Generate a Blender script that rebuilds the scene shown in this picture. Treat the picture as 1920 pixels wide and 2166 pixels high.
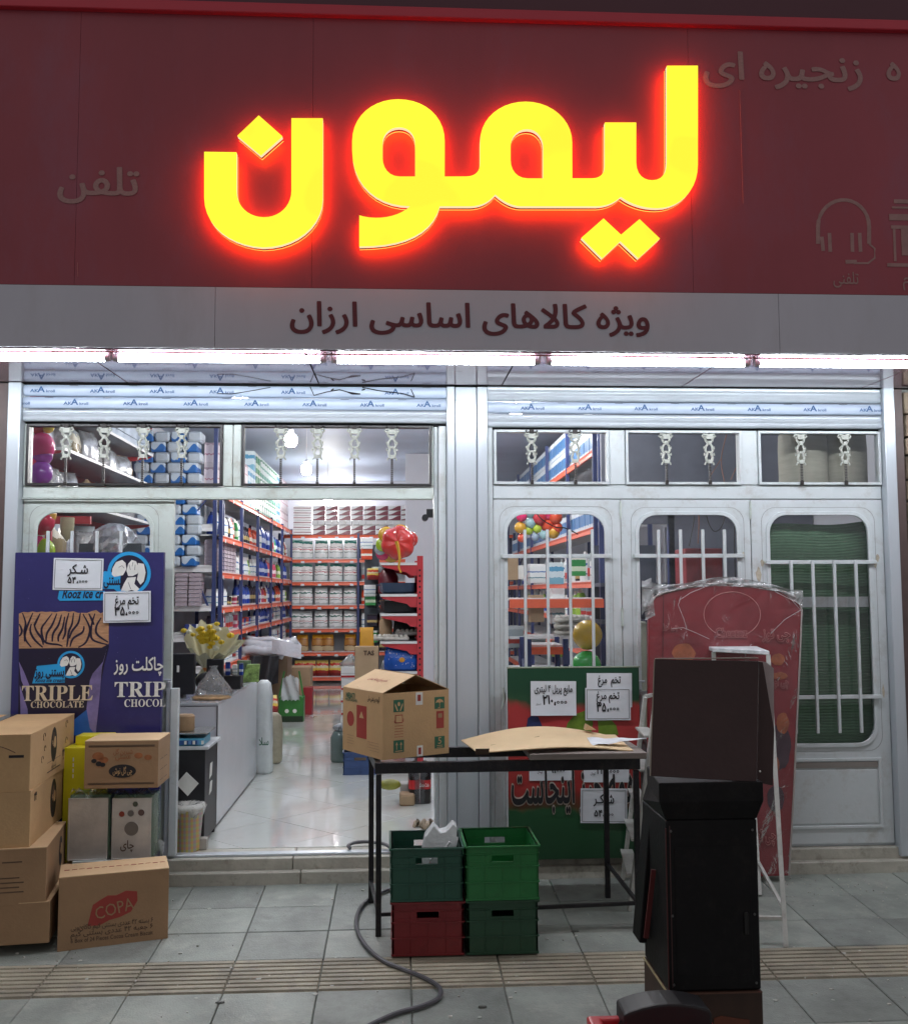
import bpy, bmesh, math, random
import numpy as np
from mathutils import Vector, Matrix
from mathutils.geometry import tessellate_polygon
random.seed(7)
for o in list(bpy.data.objects): bpy.data.objects.remove(o)
S = bpy.context.scene
COL = S.collection
# ------------------------------------------------------------------ camera
FPX, CXP, CYP = 2130.0, 960.0, 1083.0
_yd = Vector(((845-CXP)/FPX, -(1253-CYP)/FPX, -1)).normalized()
_D = -(170*170+FPX*FPX)/((845-CXP)-170*.004)
_xd = Vector((_D, -170+.004*_D, -FPX)).normalized()
_zd = _xd.cross(_yd).normalized()
RW = Matrix((_xd, _yd, _zd))                    # world = RW @ camera vector
CAM = Vector((0, -6.07, 1.56))
cam = bpy.data.cameras.new('camera'); camo = bpy.data.objects.new('camera', cam); COL.objects.link(camo)
cam.sensor_fit = 'HORIZONTAL'; cam.sensor_width = 36; cam.lens = 36*FPX/1920
cam.clip_start = .05; cam.clip_end = 200
camo.matrix_world = Matrix.Translation(CAM) @ RW.to_4x4()
S.camera = camo
# ------------------------------------------------------------------ night ambience
W = bpy.data.worlds.new('World'); S.world = W; W.use_nodes = True
bg = W.node_tree.nodes['Background']
AMB = (1.0, .94, .96); AMBS = .255
bg.inputs[0].default_value = (*AMB, 1); bg.inputs[1].default_value = AMBS
TUBE_L = 66.0; BULB_L = 330.0
S.view_settings.view_transform = 'Standard'; S.view_settings.look = 'None'
S.view_settings.exposure = .30; S.view_settings.gamma = 1
S.render.engine = 'CYCLES'
S.cycles.use_denoising = True
S.cycles.max_bounces = 8; S.cycles.diffuse_bounces = 4; S.cycles.glossy_bounces = 4; S.cycles.transparent_max_bounces = 16
S.cycles.caustics_reflective = False; S.cycles.caustics_refractive = False
S.cycles.sample_clamp_indirect = 6

# ------------------------------------------------------------------ helpers
def ray(px, py): return RW @ Vector(((px-CXP)/FPX, -(py-CYP)/FPX, -1))
def U(px, py, Y=0.0):
    d = ray(px, py); return CAM + d*((Y-CAM.y)/d.y)
def UX(px, py, X):
    d = ray(px, py); return CAM + d*((X-CAM.x)/d.x)
def UZ(px, py, Z):
    d = ray(px, py); return CAM + d*((Z-CAM.z)/d.z)
SL = .0437
def pav(y): return -.115 + SL*(y+.06)
def G(px, py):
    d = ray(px, py); t = (-.115+SL*(CAM.y+.06)-CAM.z)/(d.z-SL*d.y); return CAM + d*t
def s2l(c):
    if isinstance(c, str): c = tuple(int(c[i:i+2], 16)/255 for i in (0, 2, 4))
    return tuple(x/12.92 if x <= .04045 else ((x+.055)/1.055)**2.4 for x in c)
def newmat(name):
    m = bpy.data.materials.new(name); m.use_nodes = True
    nt = m.node_tree; return m, nt, nt.nodes['Principled BSDF']
def N(nt, t, **k):
    n = nt.nodes.new(t)
    for a, v in k.items(): setattr(n, a, v)
    return n
def L(nt, a, b): nt.links.new(a, b)
def mat(name, col, rough=.5, metal=0, var=.12, vs=6, bump=0, bs=60, spots=0, dirt=None, coord='Object', coat=0, stretch=None, spec=None, rnd=0):
    """col: linear rgb. var: broad mottling of the colour, bump: fine relief, dirt=(rgb, amount)"""
    m, nt, p = newmat(name)
    p.inputs['Roughness'].default_value = rough; p.inputs['Metallic'].default_value = metal
    if coat: p.inputs['Coat Weight'].default_value = coat; p.inputs['Coat Roughness'].default_value = .06
    if spec is not None: p.inputs['Specular IOR Level'].default_value = spec
    tc = N(nt, 'ShaderNodeTexCoord'); src = tc.outputs[coord]
    if stretch:
        mp = N(nt, 'ShaderNodeMapping'); mp.inputs['Scale'].default_value = stretch; L(nt, src, mp.inputs[0]); src = mp.outputs[0]
    n1 = N(nt, 'ShaderNodeTexNoise'); n1.inputs['Scale'].default_value = vs; n1.inputs['Detail'].default_value = 6; n1.inputs['Roughness'].default_value = .65
    L(nt, src, n1.inputs['Vector'])
    r = N(nt, 'ShaderNodeValToRGB'); r.color_ramp.elements[0].position = .3; r.color_ramp.elements[1].position = .7
    r.color_ramp.elements[0].color = (*[c*(1-var) for c in col], 1); r.color_ramp.elements[1].color = (*[min(1, c*(1+var)) for c in col], 1)
    L(nt, n1.outputs[0], r.inputs[0]); out = r.outputs[0]
    if dirt:
        n2 = N(nt, 'ShaderNodeTexNoise'); n2.inputs['Scale'].default_value = vs*1.9; n2.inputs['Detail'].default_value = 9; n2.inputs['Roughness'].default_value = .75
        L(nt, src, n2.inputs['Vector'])
        r2 = N(nt, 'ShaderNodeValToRGB'); r2.color_ramp.elements[0].position = .52; r2.color_ramp.elements[1].position = .72
        r2.color_ramp.elements[0].color = (0, 0, 0, 1); r2.color_ramp.elements[1].color = (dirt[1],)*3+(1,)
        L(nt, n2.outputs[0], r2.inputs[0])
        mx = N(nt, 'ShaderNodeMixRGB'); L(nt, r2.outputs[0], mx.inputs[0]); L(nt, out, mx.inputs[1]); mx.inputs[2].default_value = (*dirt[0], 1); out = mx.outputs[0]
    if rnd:
        oi = N(nt, 'ShaderNodeObjectInfo'); mr = N(nt, 'ShaderNodeMapRange'); L(nt, oi.outputs['Random'], mr.inputs[0]); mr.inputs[3].default_value = 1-rnd; mr.inputs[4].default_value = 1+rnd
        mv = N(nt, 'ShaderNodeMixRGB', blend_type='MULTIPLY'); mv.inputs[0].default_value = 1; L(nt, out, mv.inputs[1]); L(nt, mr.outputs[0], mv.inputs[2]); out = mv.outputs[0]
    L(nt, out, p.inputs['Base Color'])
    if bump:
        n3 = N(nt, 'ShaderNodeTexNoise'); n3.inputs['Scale'].default_value = bs; n3.inputs['Detail'].default_value = 5
        L(nt, src, n3.inputs['Vector'])
        b = N(nt, 'ShaderNodeBump'); b.inputs['Strength'].default_value = bump; b.inputs['Distance'].default_value = .01
        L(nt, n3.outputs[0], b.inputs['Height']); L(nt, b.outputs[0], p.inputs['Normal'])
    return m
def bands(name, stops, rough=.35, noise=.05, axis=2, coat=0):
    """flat printed packaging: colour bands up the Generated axis"""
    m, nt, p = newmat(name); p.inputs['Roughness'].default_value = rough
    tc = N(nt, 'ShaderNodeTexCoord'); sp = N(nt, 'ShaderNodeSeparateXYZ'); L(nt, tc.outputs['Generated'], sp.inputs[0])
    no = N(nt, 'ShaderNodeTexNoise'); no.inputs['Scale'].default_value = 4; L(nt, tc.outputs['Generated'], no.inputs['Vector'])
    ma = N(nt, 'ShaderNodeMath', operation='MULTIPLY_ADD'); L(nt, no.outputs[0], ma.inputs[0]); ma.inputs[1].default_value = noise; L(nt, sp.outputs[axis], ma.inputs[2])
    sb = N(nt, 'ShaderNodeMath', operation='SUBTRACT'); L(nt, ma.outputs[0], sb.inputs[0]); sb.inputs[1].default_value = noise*.5
    r = N(nt, 'ShaderNodeValToRGB'); r.color_ramp.interpolation = 'CONSTANT'
    els = r.color_ramp.elements
    while len(els) < len(stops): els.new(.5)
    for e, (pos, c) in zip(els, stops): e.position = pos; e.color = (*s2l(c), 1)
    L(nt, sb.outputs[0], r.inputs[0]); L(nt, r.outputs[0], p.inputs['Base Color'])
    return m
def wavemat(name, ca, cb, amp=.25, freq=5.5, off=.45, a=0, b=2, rough=.4, ph=0):
    """two-colour print divided by a wave"""
    m, nt, p = newmat(name); p.inputs['Roughness'].default_value = rough
    tc = N(nt, 'ShaderNodeTexCoord'); sp = N(nt, 'ShaderNodeSeparateXYZ'); L(nt, tc.outputs['Generated'], sp.inputs[0])
    m1 = N(nt, 'ShaderNodeMath', operation='MULTIPLY_ADD'); L(nt, sp.outputs[a], m1.inputs[0]); m1.inputs[1].default_value = freq; m1.inputs[2].default_value = ph
    m2 = N(nt, 'ShaderNodeMath', operation='SINE'); L(nt, m1.outputs[0], m2.inputs[0])
    m3 = N(nt, 'ShaderNodeMath', operation='MULTIPLY_ADD'); L(nt, m2.outputs[0], m3.inputs[0]); m3.inputs[1].default_value = -amp; m3.inputs[2].default_value = off
    m4 = N(nt, 'ShaderNodeMath', operation='GREATER_THAN'); L(nt, sp.outputs[b], m4.inputs[0]); L(nt, m3.outputs[0], m4.inputs[1])
    mx = N(nt, 'ShaderNodeMixRGB'); L(nt, m4.outputs[0], mx.inputs[0]); mx.inputs[1].default_value = (*s2l(ca), 1); mx.inputs[2].default_value = (*s2l(cb), 1)
    L(nt, mx.outputs[0], p.inputs['Base Color']); return m
def emis(name, col, s):
    m, nt, p = newmat(name); p.inputs['Base Color'].default_value = (0, 0, 0, 1); p.inputs['Roughness'].default_value = .4
    p.inputs['Emission Color'].default_value = (*col, 1); p.inputs['Emission Strength'].default_value = s; return m
def film(name, col=(.9, .92, .95), opac=.25, rough=.12, bump=.4, bs=14, gloss=.25):
    """thin clear or milky plastic / glass"""
    m, nt, p = newmat(name); out = nt.nodes['Material Output']
    p.inputs['Base Color'].default_value = (*col, 1); p.inputs['Roughness'].default_value = rough
    t = N(nt, 'ShaderNodeBsdfTransparent'); gl = N(nt, 'ShaderNodeBsdfGlossy'); gl.inputs['Roughness'].default_value = rough
    fr = N(nt, 'ShaderNodeFresnel'); fr.inputs[0].default_value = 1.45
    if bump:
        tc = N(nt, 'ShaderNodeTexCoord'); n3 = N(nt, 'ShaderNodeTexNoise'); n3.inputs['Scale'].default_value = bs; n3.inputs['Detail'].default_value = 5; n3.inputs['Distortion'].default_value = 1.5
        L(nt, tc.outputs['Object'], n3.inputs['Vector'])
        b = N(nt, 'ShaderNodeBump'); b.inputs['Strength'].default_value = bump; b.inputs['Distance'].default_value = .03
        L(nt, n3.outputs[0], b.inputs['Height'])
        for x in (p, gl, fr): L(nt, b.outputs[0], x.inputs['Normal'])
    m1 = N(nt, 'ShaderNodeMixShader'); m1.inputs[0].default_value = opac; L(nt, t.outputs[0], m1.inputs[1]); L(nt, p.outputs[0], m1.inputs[2])
    g2 = N(nt, 'ShaderNodeMath', operation='MULTIPLY'); L(nt, fr.outputs[0], g2.inputs[0]); g2.inputs[1].default_value = gloss*4
    m2 = N(nt, 'ShaderNodeMixShader'); L(nt, g2.outputs[0], m2.inputs[0]); L(nt, m1.outputs[0], m2.inputs[1]); L(nt, gl.outputs[0], m2.inputs[2])
    L(nt, m2.outputs[0], out.inputs['Surface']); return m

MW = {}
def thing(name, label, cat, loc=(0, 0, 0), rz=0, group=None):
    o = bpy.data.objects.new(name, None); COL.objects.link(o); o.empty_display_size = .1
    o.location = loc; o.rotation_euler = (0, 0, rz); tag(o, label, cat, group)
    MW[o] = Matrix.Translation(Vector(loc)) @ Matrix.Rotation(rz, 4, 'Z'); return o
def tag(o, label=None, cat=None, group=None, kind=None):
    if label: o['label'] = label
    if cat: o['category'] = cat
    if group: o['group'] = group
    if kind: o['kind'] = kind
    return o
def children(o): return CH.get(o, [])
CH = {}
def link(o, parent=None):
    COL.objects.link(o)
    if parent is not None: o.parent = parent; CH.setdefault(parent, []).append(o)
    return o
def dup(o, loc=None, rz=None, label=None, parent=None, mats=None):
    c = o.copy(); link(c, parent)
    if loc is not None: c.location = loc
    if rz is not None: c.rotation_euler = (0, 0, rz)
    if label: c['label'] = label
    for ch in list(children(o)): dup(ch, parent=c)
    return c
class MB:
    def __init__(s): s.bm = bmesh.new(); s.mi = 0
    def _f(s, vs):
        try: f = s.bm.faces.new(vs); f.material_index = s.mi; return f
        except ValueError: return None
    def box(s, x0, x1, y0, y1, z0, z1, M=None, t=0):
        """t: taper of the top (metres)"""
        P = [(x0, y0, z0), (x1, y0, z0), (x1, y1, z0), (x0, y1, z0), (x0+t, y0+t, z1), (x1-t, y0+t, z1), (x1-t, y1-t, z1), (x0+t, y1-t, z1)]
        v = [s.bm.verts.new(M @ Vector(p) if M else p) for p in P]
        for f in ((3, 2, 1, 0), (4, 5, 6, 7), (0, 1, 5, 4), (1, 2, 6, 5), (2, 3, 7, 6), (3, 0, 4, 7)): s._f([v[i] for i in f])
        return s
    def bar(s, p0, p1, w, h=None, up=(0, 0, 1)):
        """square bar from p0 to p1"""
        h = h or w; p0 = Vector(p0); p1 = Vector(p1); d = (p1-p0); l = d.length; d.normalize()
        u = Vector(up)
        if abs(d.dot(u)) > .95: u = Vector((0, 1, 0))
        r = d.cross(u).normalized(); u = r.cross(d)
        M = Matrix((r, d, u)).transposed().to_4x4(); M.translation = p0
        return s.box(-w/2, w/2, 0, l, -h/2, h/2, M)
    def rings(s, R, caps=True, closed=False):
        n = len(R[0]); V = [[s.bm.verts.new(p) for p in r] for r in R]
        rr = range(len(R) if closed else len(R)-1)
        for i in rr:
            a, b = V[i], V[(i+1) % len(R)]
            for j in range(n): s._f([a[j], a[(j+1) % n], b[(j+1) % n], b[j]])
        if caps and not closed: s._f(V[0][::-1]); s._f(V[-1])
        return s
    def tube(s, pts, r, seg=8, caps=True, rf=None):
        pts = [Vector(p) for p in pts]; R = []
        up = Vector((0, 0, 1))
        for i, p in enumerate(pts):
            d = (pts[min(i+1, len(pts)-1)]-pts[max(i-1, 0)]).normalized()
            u = up if abs(d.dot(up)) < .95 else Vector((0, 1, 0))
            a = d.cross(u).normalized(); b = a.cross(d)
            rr = r if rf is None else r*rf(i/(len(pts)-1))
            R.append([p+rr*(math.cos(2*math.pi*k/seg)*a+math.sin(2*math.pi*k/seg)*b) for k in range(seg)])
        return s.rings(R, caps)
    def lathe(s, prof, c=(0, 0, 0), seg=16, sy=1, sq=0, wob=None):
        """profile (r, z); sq>0 squares the section off"""
        R = []
        for r, z in prof:
            ring = []
            for k in range(seg):
                a = 2*math.pi*(k+.5)/seg; ca, sa = math.cos(a), math.sin(a)
                q = 1/max(abs(ca), abs(sa))**sq if sq else 1
                rr = r*q*(1 if wob is None else wob(a, z))
                ring.append((c[0]+rr*ca, c[1]+rr*sa*sy, c[2]+z))
            R.append(ring)
        return s.rings(R)
    def ball(s, c, r, seg=14, sc=(1, 1, 1), wob=None):
        n = max(6, seg//2+1); pr = [(max(.02*r, r*math.sin(math.pi*i/n)), -r*math.cos(math.pi*i/n)*sc[2]) for i in range(n+1)]
        return s.lathe([(a*sc[0], b) for a, b in pr], c, seg, sc[1]/sc[0], 0, wob)
    def prism(s, loop, f, a, b):
        """loop of 2-D points, f(u, v, w) -> world; w from a to b"""
        A = [s.bm.verts.new(f(u, v, a)) for u, v in loop]; B = [s.bm.verts.new(f(u, v, b)) for u, v in loop]; n = len(loop)
        s._f(A[::-1]); s._f(B)
        for i in range(n): s._f([A[i], A[(i+1) % n], B[(i+1) % n], B[i]])
        return s
    def frame(s, out, inn, f, a, b):
        """ring between two loops of the same length"""
        n = len(out); V = [[s.bm.verts.new(f(u, v, w)) for u, v in lp] for lp in (out, inn) for w in (a, b)]
        oa, ob, ia, ib = V
        for i in range(n):
            j = (i+1) % n
            s._f([oa[i], oa[j], ob[j], ob[i]]); s._f([ia[j], ia[i], ib[i], ib[j]])
            s._f([oa[j], oa[i], ia[i], ia[j]]); s._f([ob[i], ob[j], ib[j], ib[i]])
        return s
    def grid(s, f, nu, nv):
        V = [[s.bm.verts.new(f(i/nu, j/nv)) for j in range(nv+1)] for i in range(nu+1)]
        for i in range(nu):
            for j in range(nv): s._f([V[i][j], V[i+1][j], V[i+1][j+1], V[i][j+1]])
        return s
    def quad(s, *p): s._f([s.bm.verts.new(q) for q in p]); return s
    def build(s, name, m, parent=None, bev=0, seg=1, smooth=False, recalc=True, mesh_only=False, M=None):
        bm = s.bm
        if parent is not None: bmesh.ops.transform(bm, matrix=MWI(parent), verts=bm.verts)
        if M is not None: bmesh.ops.transform(bm, matrix=M, verts=bm.verts)
        if recalc: bmesh.ops.recalc_face_normals(bm, faces=bm.faces)
        if bev: bmesh.ops.bevel(bm, geom=[e for e in bm.edges if len(e.link_faces) == 2 and e.calc_face_angle(0) > .5], offset=bev, segments=seg, affect='EDGES', profile=.6, clamp_overlap=True)
        me = bpy.data.meshes.new(name); bm.to_mesh(me); bm.free()
        for mm in (m if isinstance(m, (list, tuple)) else [m]): me.materials.append(mm)
        if smooth:
            for p in me.polygons: p.use_smooth = True
            if smooth != 2: me.set_sharp_from_angle(angle=math.radians(40))
        if mesh_only: return me
        o = bpy.data.objects.new(name, me); link(o, parent)
        if parent is not None: MW[o] = mwi_root(parent)
        return o
def mwi_root(p): return MW[p]
def MWI(p): return MW[p].inverted()
def box(name, m, parent, *b, bev=.003, **k): return MB().box(*b).build(name, m, parent, bev=bev, **k)
def atlocal(o):
    """give a top-level mesh its origin at its base"""
    me = o.data; xs = [v.co for v in me.vertices]
    c = Vector(((min(v.x for v in xs)+max(v.x for v in xs))/2, (min(v.y for v in xs)+max(v.y for v in xs))/2, min(v.z for v in xs)))
    me.transform(Matrix.Translation(-c)); o.location = o.location+c; return o
def one(name, mb, m, label, cat, group=None, **k):
    return tag(atlocal(mb.build(name, m, None, **k)), label, cat, group)
def struct(name, mb, m, **k): return tag(mb.build(name, m, None, **k), kind='structure')
# ---- persian shaping
_F = {'ا': 'ﺍﺎ', 'آ': 'ﺁﺂ', 'ب': 'ﺏﺐﺑﺒ', 'پ': 'ﭖﭗﭘﭙ', 'ت': 'ﺕﺖﺗﺘ', 'ج': 'ﺝﺞﺟﺠ', 'چ': 'ﭺﭻﭼﭽ', 'ح': 'ﺡﺢﺣﺤ', 'خ': 'ﺥﺦﺧﺨ', 'د': 'ﺩﺪ', 'ر': 'ﺭﺮ', 'ز': 'ﺯﺰ', 'ژ': 'ﮊﮋ',
      'س': 'ﺱﺲﺳﺴ', 'ش': 'ﺵﺶﺷﺸ', 'ع': 'ﻉﻊﻋﻌ', 'غ': 'ﻍﻎﻏﻐ', 'ف': 'ﻑﻒﻓﻔ', 'ک': 'ﮎﮏﮐﮑ', 'گ': 'ﮒﮓﮔﮕ', 'ل': 'ﻝﻞﻟﻠ', 'م': 'ﻡﻢﻣﻤ', 'ن': 'ﻥﻦﻧﻨ', 'و': 'ﻭﻮ', 'ه': 'ﻩﻪﻫﻬ', 'ی': 'ﯼﯽﯾﯿ', 'ط': 'ﻁﻂﻃﻄ', 'ـ': 'ــــ'}
def fa(s):
    s = s.replace('لا', '\x01'); out = []
    def joins(c): return c in _F and len(_F[c]) == 4
    for i, c in enumerate(s):
        p = i > 0 and joins(s[i-1]); n = i+1 < len(s) and (s[i+1] in _F or s[i+1] == '\x01')
        if c == '\x01': out.append('ﻼ' if p else 'ﻻ'); continue
        if c not in _F: out.append(c); continue
        g = _F[c]
        if len(g) == 2: out.append(g[1] if p else g[0])
        else: out.append(g[3] if p and n else g[1] if p else g[2] if n else g[0])
    return ''.join(out[::-1])
def serif(s): return ''.join(chr(0x1D400+ord(c)-65) if 'A' <= c <= 'Z' else c for c in s)
_TC = {}
def text_mesh(s, bold=0.0, m=None, shear=0, sp=1.0, ext=0):
    """strokes are thickened by overprinting shifted copies; every layer lies a hair above the last"""
    k = (s, bold, m.name, shear, sp, ext)
    if k in _TC: return _TC[k]
    c = bpy.data.curves.new('t', 'FONT'); c.body = s; c.align_x = 'CENTER'; c.align_y = 'BOTTOM_BASELINE'; c.resolution_u = 2
    c.shear = shear; c.space_character = sp; c.fill_mode = 'NONE'
    o = bpy.data.objects.new('t', c); COL.objects.link(o); bpy.context.view_layer.update()
    b0 = bpy.data.meshes.new_from_object(o.evaluated_get(bpy.context.evaluated_depsgraph_get())); bpy.data.objects.remove(o)
    nb = {}
    for e in b0.edges:
        i, j = e.vertices; nb.setdefault(i, []).append(j); nb.setdefault(j, []).append(i)
    seen = set(); loops = []
    for i in nb:
        if i in seen: continue
        lp = [i]; seen.add(i); cur = i
        while True:
            nx = [j for j in nb[cur] if j not in seen]
            if not nx: break
            cur = nx[0]; seen.add(cur); lp.append(cur)
        P = [b0.vertices[j].co.copy() for j in lp]
        # vertex order gives the contour's direction
        if len(lp) > 2:
            fwd = sum(1 for q in range(len(lp)-1) if lp[q+1] == lp[q]+1); bwd = sum(1 for q in range(len(lp)-1) if lp[q+1] == lp[q]-1)
            if bwd > fwd: P.reverse()
            loops.append(P)
    bpy.data.meshes.remove(b0)
    def area(P): return sum(P[q].x*P[(q+1) % len(P)].y-P[(q+1) % len(P)].x*P[q].y for q in range(len(P)))/2
    def inside(p, P):
        r = False
        for q in range(len(P)):
            a, b = P[q], P[q-1]
            if (a.y > p.y) != (b.y > p.y) and p.x < (b.x-a.x)*(p.y-a.y)/(b.y-a.y)+a.x: r = not r
        return r
    def split(P):
        """cut a self-crossing contour into simple loops"""
        n = len(P)
        if n < 4: return [P]
        A = np.array([(p.x, p.y) for p in P]); B = np.roll(A, -1, 0); D = B-A
        R = A[None, :, :]-A[:, None, :]; den = D[:, None, 0]*D[None, :, 1]-D[:, None, 1]*D[None, :, 0]
        with np.errstate(all='ignore'):
            t = (R[..., 0]*D[None, :, 1]-R[..., 1]*D[None, :, 0])/den; u = (R[..., 0]*D[:, None, 1]-R[..., 1]*D[:, None, 0])/den
        ok = (abs(den) > 1e-12) & (t > 1e-5) & (t < 1-1e-5) & (u > 1e-5) & (u < 1-1e-5)
        I, J = np.nonzero(np.triu(ok, 2))
        for i, j in zip(I, J):
            if (j+1) % n == i: continue
            X = P[i].lerp(P[(i+1) % n], float(t[i, j]))
            return split(P[:i+1]+[X]+P[j+1:])+split([X]+P[i+1:j+1])
        return [P]
    loops = [q for P in loops for q in split(P) if abs(area(q)) > 2e-5]
    ars = [area(P) for P in loops]
    def is_hole(i):
        return any(k != i and ars[k]*ars[i] < 0 and abs(ars[k]) > abs(ars[i]) and inside((loops[i][0]+loops[i][len(loops[i])//2])/2 if 0 else loops[i][len(loops[i])//3], loops[k]) for k in range(len(loops)))
    hf = [is_hole(i) for i in range(len(loops))]
    outs = [P for P, h in zip(loops, hf) if not h]; holes = [P for P, h in zip(loops, hf) if h]
    own = {}
    for h in holes:
        c_ = [i for i, P in enumerate(outs) if inside(h[len(h)//3], P)]
        if len(c_) == 1: own.setdefault(c_[0], []).append(h)
    co = []; fc = []; isl = []
    for i, P in enumerate(outs):
        grp = [P]+own.get(i, []); base = len(co)
        for g in grp: co += g; isl += [i]*len(g)
        for t_ in tessellate_polygon([[Vector((p.x, p.y, 0)) for p in g] for g in grp]):
            t_ = tuple(base+x for x in t_); p0, p1, p2 = (co[x] for x in t_)
            fc.append(t_ if (p1.x-p0.x)*(p2.y-p0.y)-(p1.y-p0.y)*(p2.x-p0.x) > 0 else t_[::-1])
    n = len(co)
    dirs = [(0, 0)]
    if bold > 0:
        nd = 6 if bold < .035 else 10
        dirs += [(math.cos(2*math.pi*i/nd)*bold, math.sin(2*math.pi*i/nd)*bold) for i in range(nd)]
    V = []; F = []
    for d, (dx, dy) in enumerate(dirs):
        V += [(p.x+dx, p.y+dy, .0003*(4*d+isl[i] % 4)) for i, p in enumerate(co)]; F += [tuple(q+d*n for q in f) for f in fc]
    me = bpy.data.meshes.new('lettering'); me.from_pydata(V, [], F); me.materials.append(m)
    _TC[k] = me; return me
def letters(parent, s, pos, size, m, right=(1, 0, 0), up=(0, 0, 1), bold=.012, name='lettering', shear=0, sx=1, sp=1.0, fit=None, ext=0):
    """flat print centred on pos (baseline); right/up span its plane; fit = width in metres"""
    me = text_mesh(s, bold, m, shear, sp, ext); o = bpy.data.objects.new(name, me)
    if fit:
        me0 = text_mesh(s, 0, m, shear, sp, ext); w = max(v.co.x for v in me0.vertices)-min(v.co.x for v in me0.vertices); sx = fit/(w*size)
    r = Vector(right).normalized(); u = Vector(up).normalized(); n = r.cross(u)
    M = Matrix((r*size*sx, u*size, n*size)).transposed().to_4x4(); M.translation = Vector(pos)
    M = M @ Matrix.Translation((0, 0, .004)) if 0 else M
    link(o, parent); o.matrix_local = (MWI(parent) @ M) if parent is not None else M
    MW[o] = MW[parent] if parent is not None else Matrix()
    return o
def shape_mesh(loops, f, a, b):
    """filled 2-D outline with holes -> solid between planes a and b"""
    c = bpy.data.curves.new('s', 'CURVE'); c.dimensions = '2D'; c.fill_mode = 'BOTH'; c.extrude = .5
    for lp in loops:
        sp = c.splines.new('POLY'); sp.points.add(len(lp)-1); sp.use_cyclic_u = True
        for p, (u, v) in zip(sp.points, lp): p.co = (u, v, 0, 1)
    o = bpy.data.objects.new('s', c); COL.objects.link(o); bpy.context.view_layer.update()
    me = bpy.data.meshes.new_from_object(o.evaluated_get(bpy.context.evaluated_depsgraph_get())); bpy.data.objects.remove(o)
    for v in me.vertices: v.co = f(v.co.x, v.co.y, a if v.co.z < 0 else b)
    return me
def bez(p0, p1, p2, p3, n=10):
    return [tuple((1-t)**3*a+3*(1-t)**2*t*b+3*(1-t)*t*t*c+t**3*d for a, b, c, d in zip(p0, p1, p2, p3)) for t in [i/n for i in range(1, n+1)]]
def qb(p0, p1, p2, n=8): return [tuple((1-t)**2*a+2*(1-t)*t*b+t*t*c for a, b, c in zip(p0, p1, p2)) for t in [i/n for i in range(1, n+1)]]
def rrect(x0, x1, z0, z1, r, n=6, rb=None):
    rb = r if rb is None else rb; P = []
    for cx, cz, a0, rr in ((x1-r, z1-r, 0, r), (x0+r, z1-r, 90, r), (x0+rb, z0+rb, 180, rb), (x1-rb, z0+rb, 270, rb)):
        for i in range(n+1):
            a = math.radians(a0+90*i/n); P.append((cx+rr*math.cos(a), cz+rr*math.sin(a)))
    return P
def rect_like(x0, x1, z0, z1, n=6):
    """rectangle with the same point count as rrect"""
    P = []
    for cx, cz in ((x1, z1), (x0, z1), (x0, z0), (x1, z0)):
        for i in range(n+1):
            e = 1e-4*(i-n/2); P.append((cx+(e if (cx == x1) == (cz == z1) else e)*0, cz))
    return P
def XZ(u, v, w): return Vector((u, w, v))
ORD = ['first', 'second', 'third', 'fourth', 'fifth', 'sixth', 'seventh', 'eighth', 'ninth', 'tenth', 'eleventh', 'twelfth', 'thirteenth', 'fourteenth', 'fifteenth', 'sixteenth', 'seventeenth', 'eighteenth', 'nineteenth', 'twentieth']

# ------------------------------------------------------------------ materials
white_metal = mat('white_metal', (.56, .61, .62), .32, 0, .06, 3, .08, 30, dirt=((.33, .31, .26), .6), coat=.3)
cream_metal = mat('cream_metal', (.52, .58, .54), .4, 0, .08, 4, .1, 30, dirt=((.3, .27, .2), .6))
alu = mat('brushed_aluminium', (.52, .57, .61), .28, .25, .05, 5, .03, 90, coat=.2, stretch=(1, 1, .15))
dark_frame = mat('dark_frame', (.02, .018, .018), .4)
black_gap = mat('black_recess', (.008, .008, .01), .8)
sign_red = mat('sign_red', (.30, .05, .07), .42, 0, .16, .7, .05, 200, dirt=((.26, .10, .16), .45), stretch=(1, 1, .45))  # second noise mixes in a purplish tone, drawn out vertically
sign_dark = mat('sign_maroon', (.085, .022, .035), .5, 0, .05, 1.5)
sign_strip = mat('sign_strip', (.5, .035, .06), .4, 0, .05, 2)
band_grey = mat('band_grey', (.54, .55, .62), .4, 0, .08, .9, .03, 150, dirt=((.42, .40, .42), .4), stretch=(1, 1, .3))
ghost = mat('faded_print', (.36, .20, .19), .6, 0, .15, 20)
maroon_print = mat('maroon_print', (.12, .015, .025), .5)
soffit_m = mat('glossy_soffit', (.24, .135, .165), .07, 0, .06, 3, coat=.08, spec=.5)
glass_m = film('window_glass', (.6, .65, .7), .006, .01, 0, gloss=.15)
dusty_glass = film('dusty_glass', (.55, .6, .65), .03, .02, 0, gloss=.17)
stone_m = mat('step_stone', (.43, .42, .36), .5, 0, .2, 5, .3, 40, dirt=((.14, .12, .09), .75))
floor_m = mat('floor_tile', (.68, .71, .68), .07, 0, .07, 1.6, coat=.6, dirt=((.42, .40, .33), .3))
grout_m = mat('grout', (.22, .22, .2), .8)
pave_m = mat('paving', (.265, .295, .265), .5, 0, .26, 3.5, .35, 120, dirt=((.44, .45, .40), .6), rnd=.10)
pave_b = mat('paving_dark', (.225, .25, .228), .5, 0, .3, 4, .35, 120, dirt=((.13, .13, .12), .6))
tact_m = mat('tactile_paving', (.32, .295, .225), .6, 0, .28, 4, .35, 120, dirt=((.20, .19, .18), .7), rnd=.12)
mortar_m = mat('mortar', (.17, .18, .165), .9, 0, .3, 30)
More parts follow.
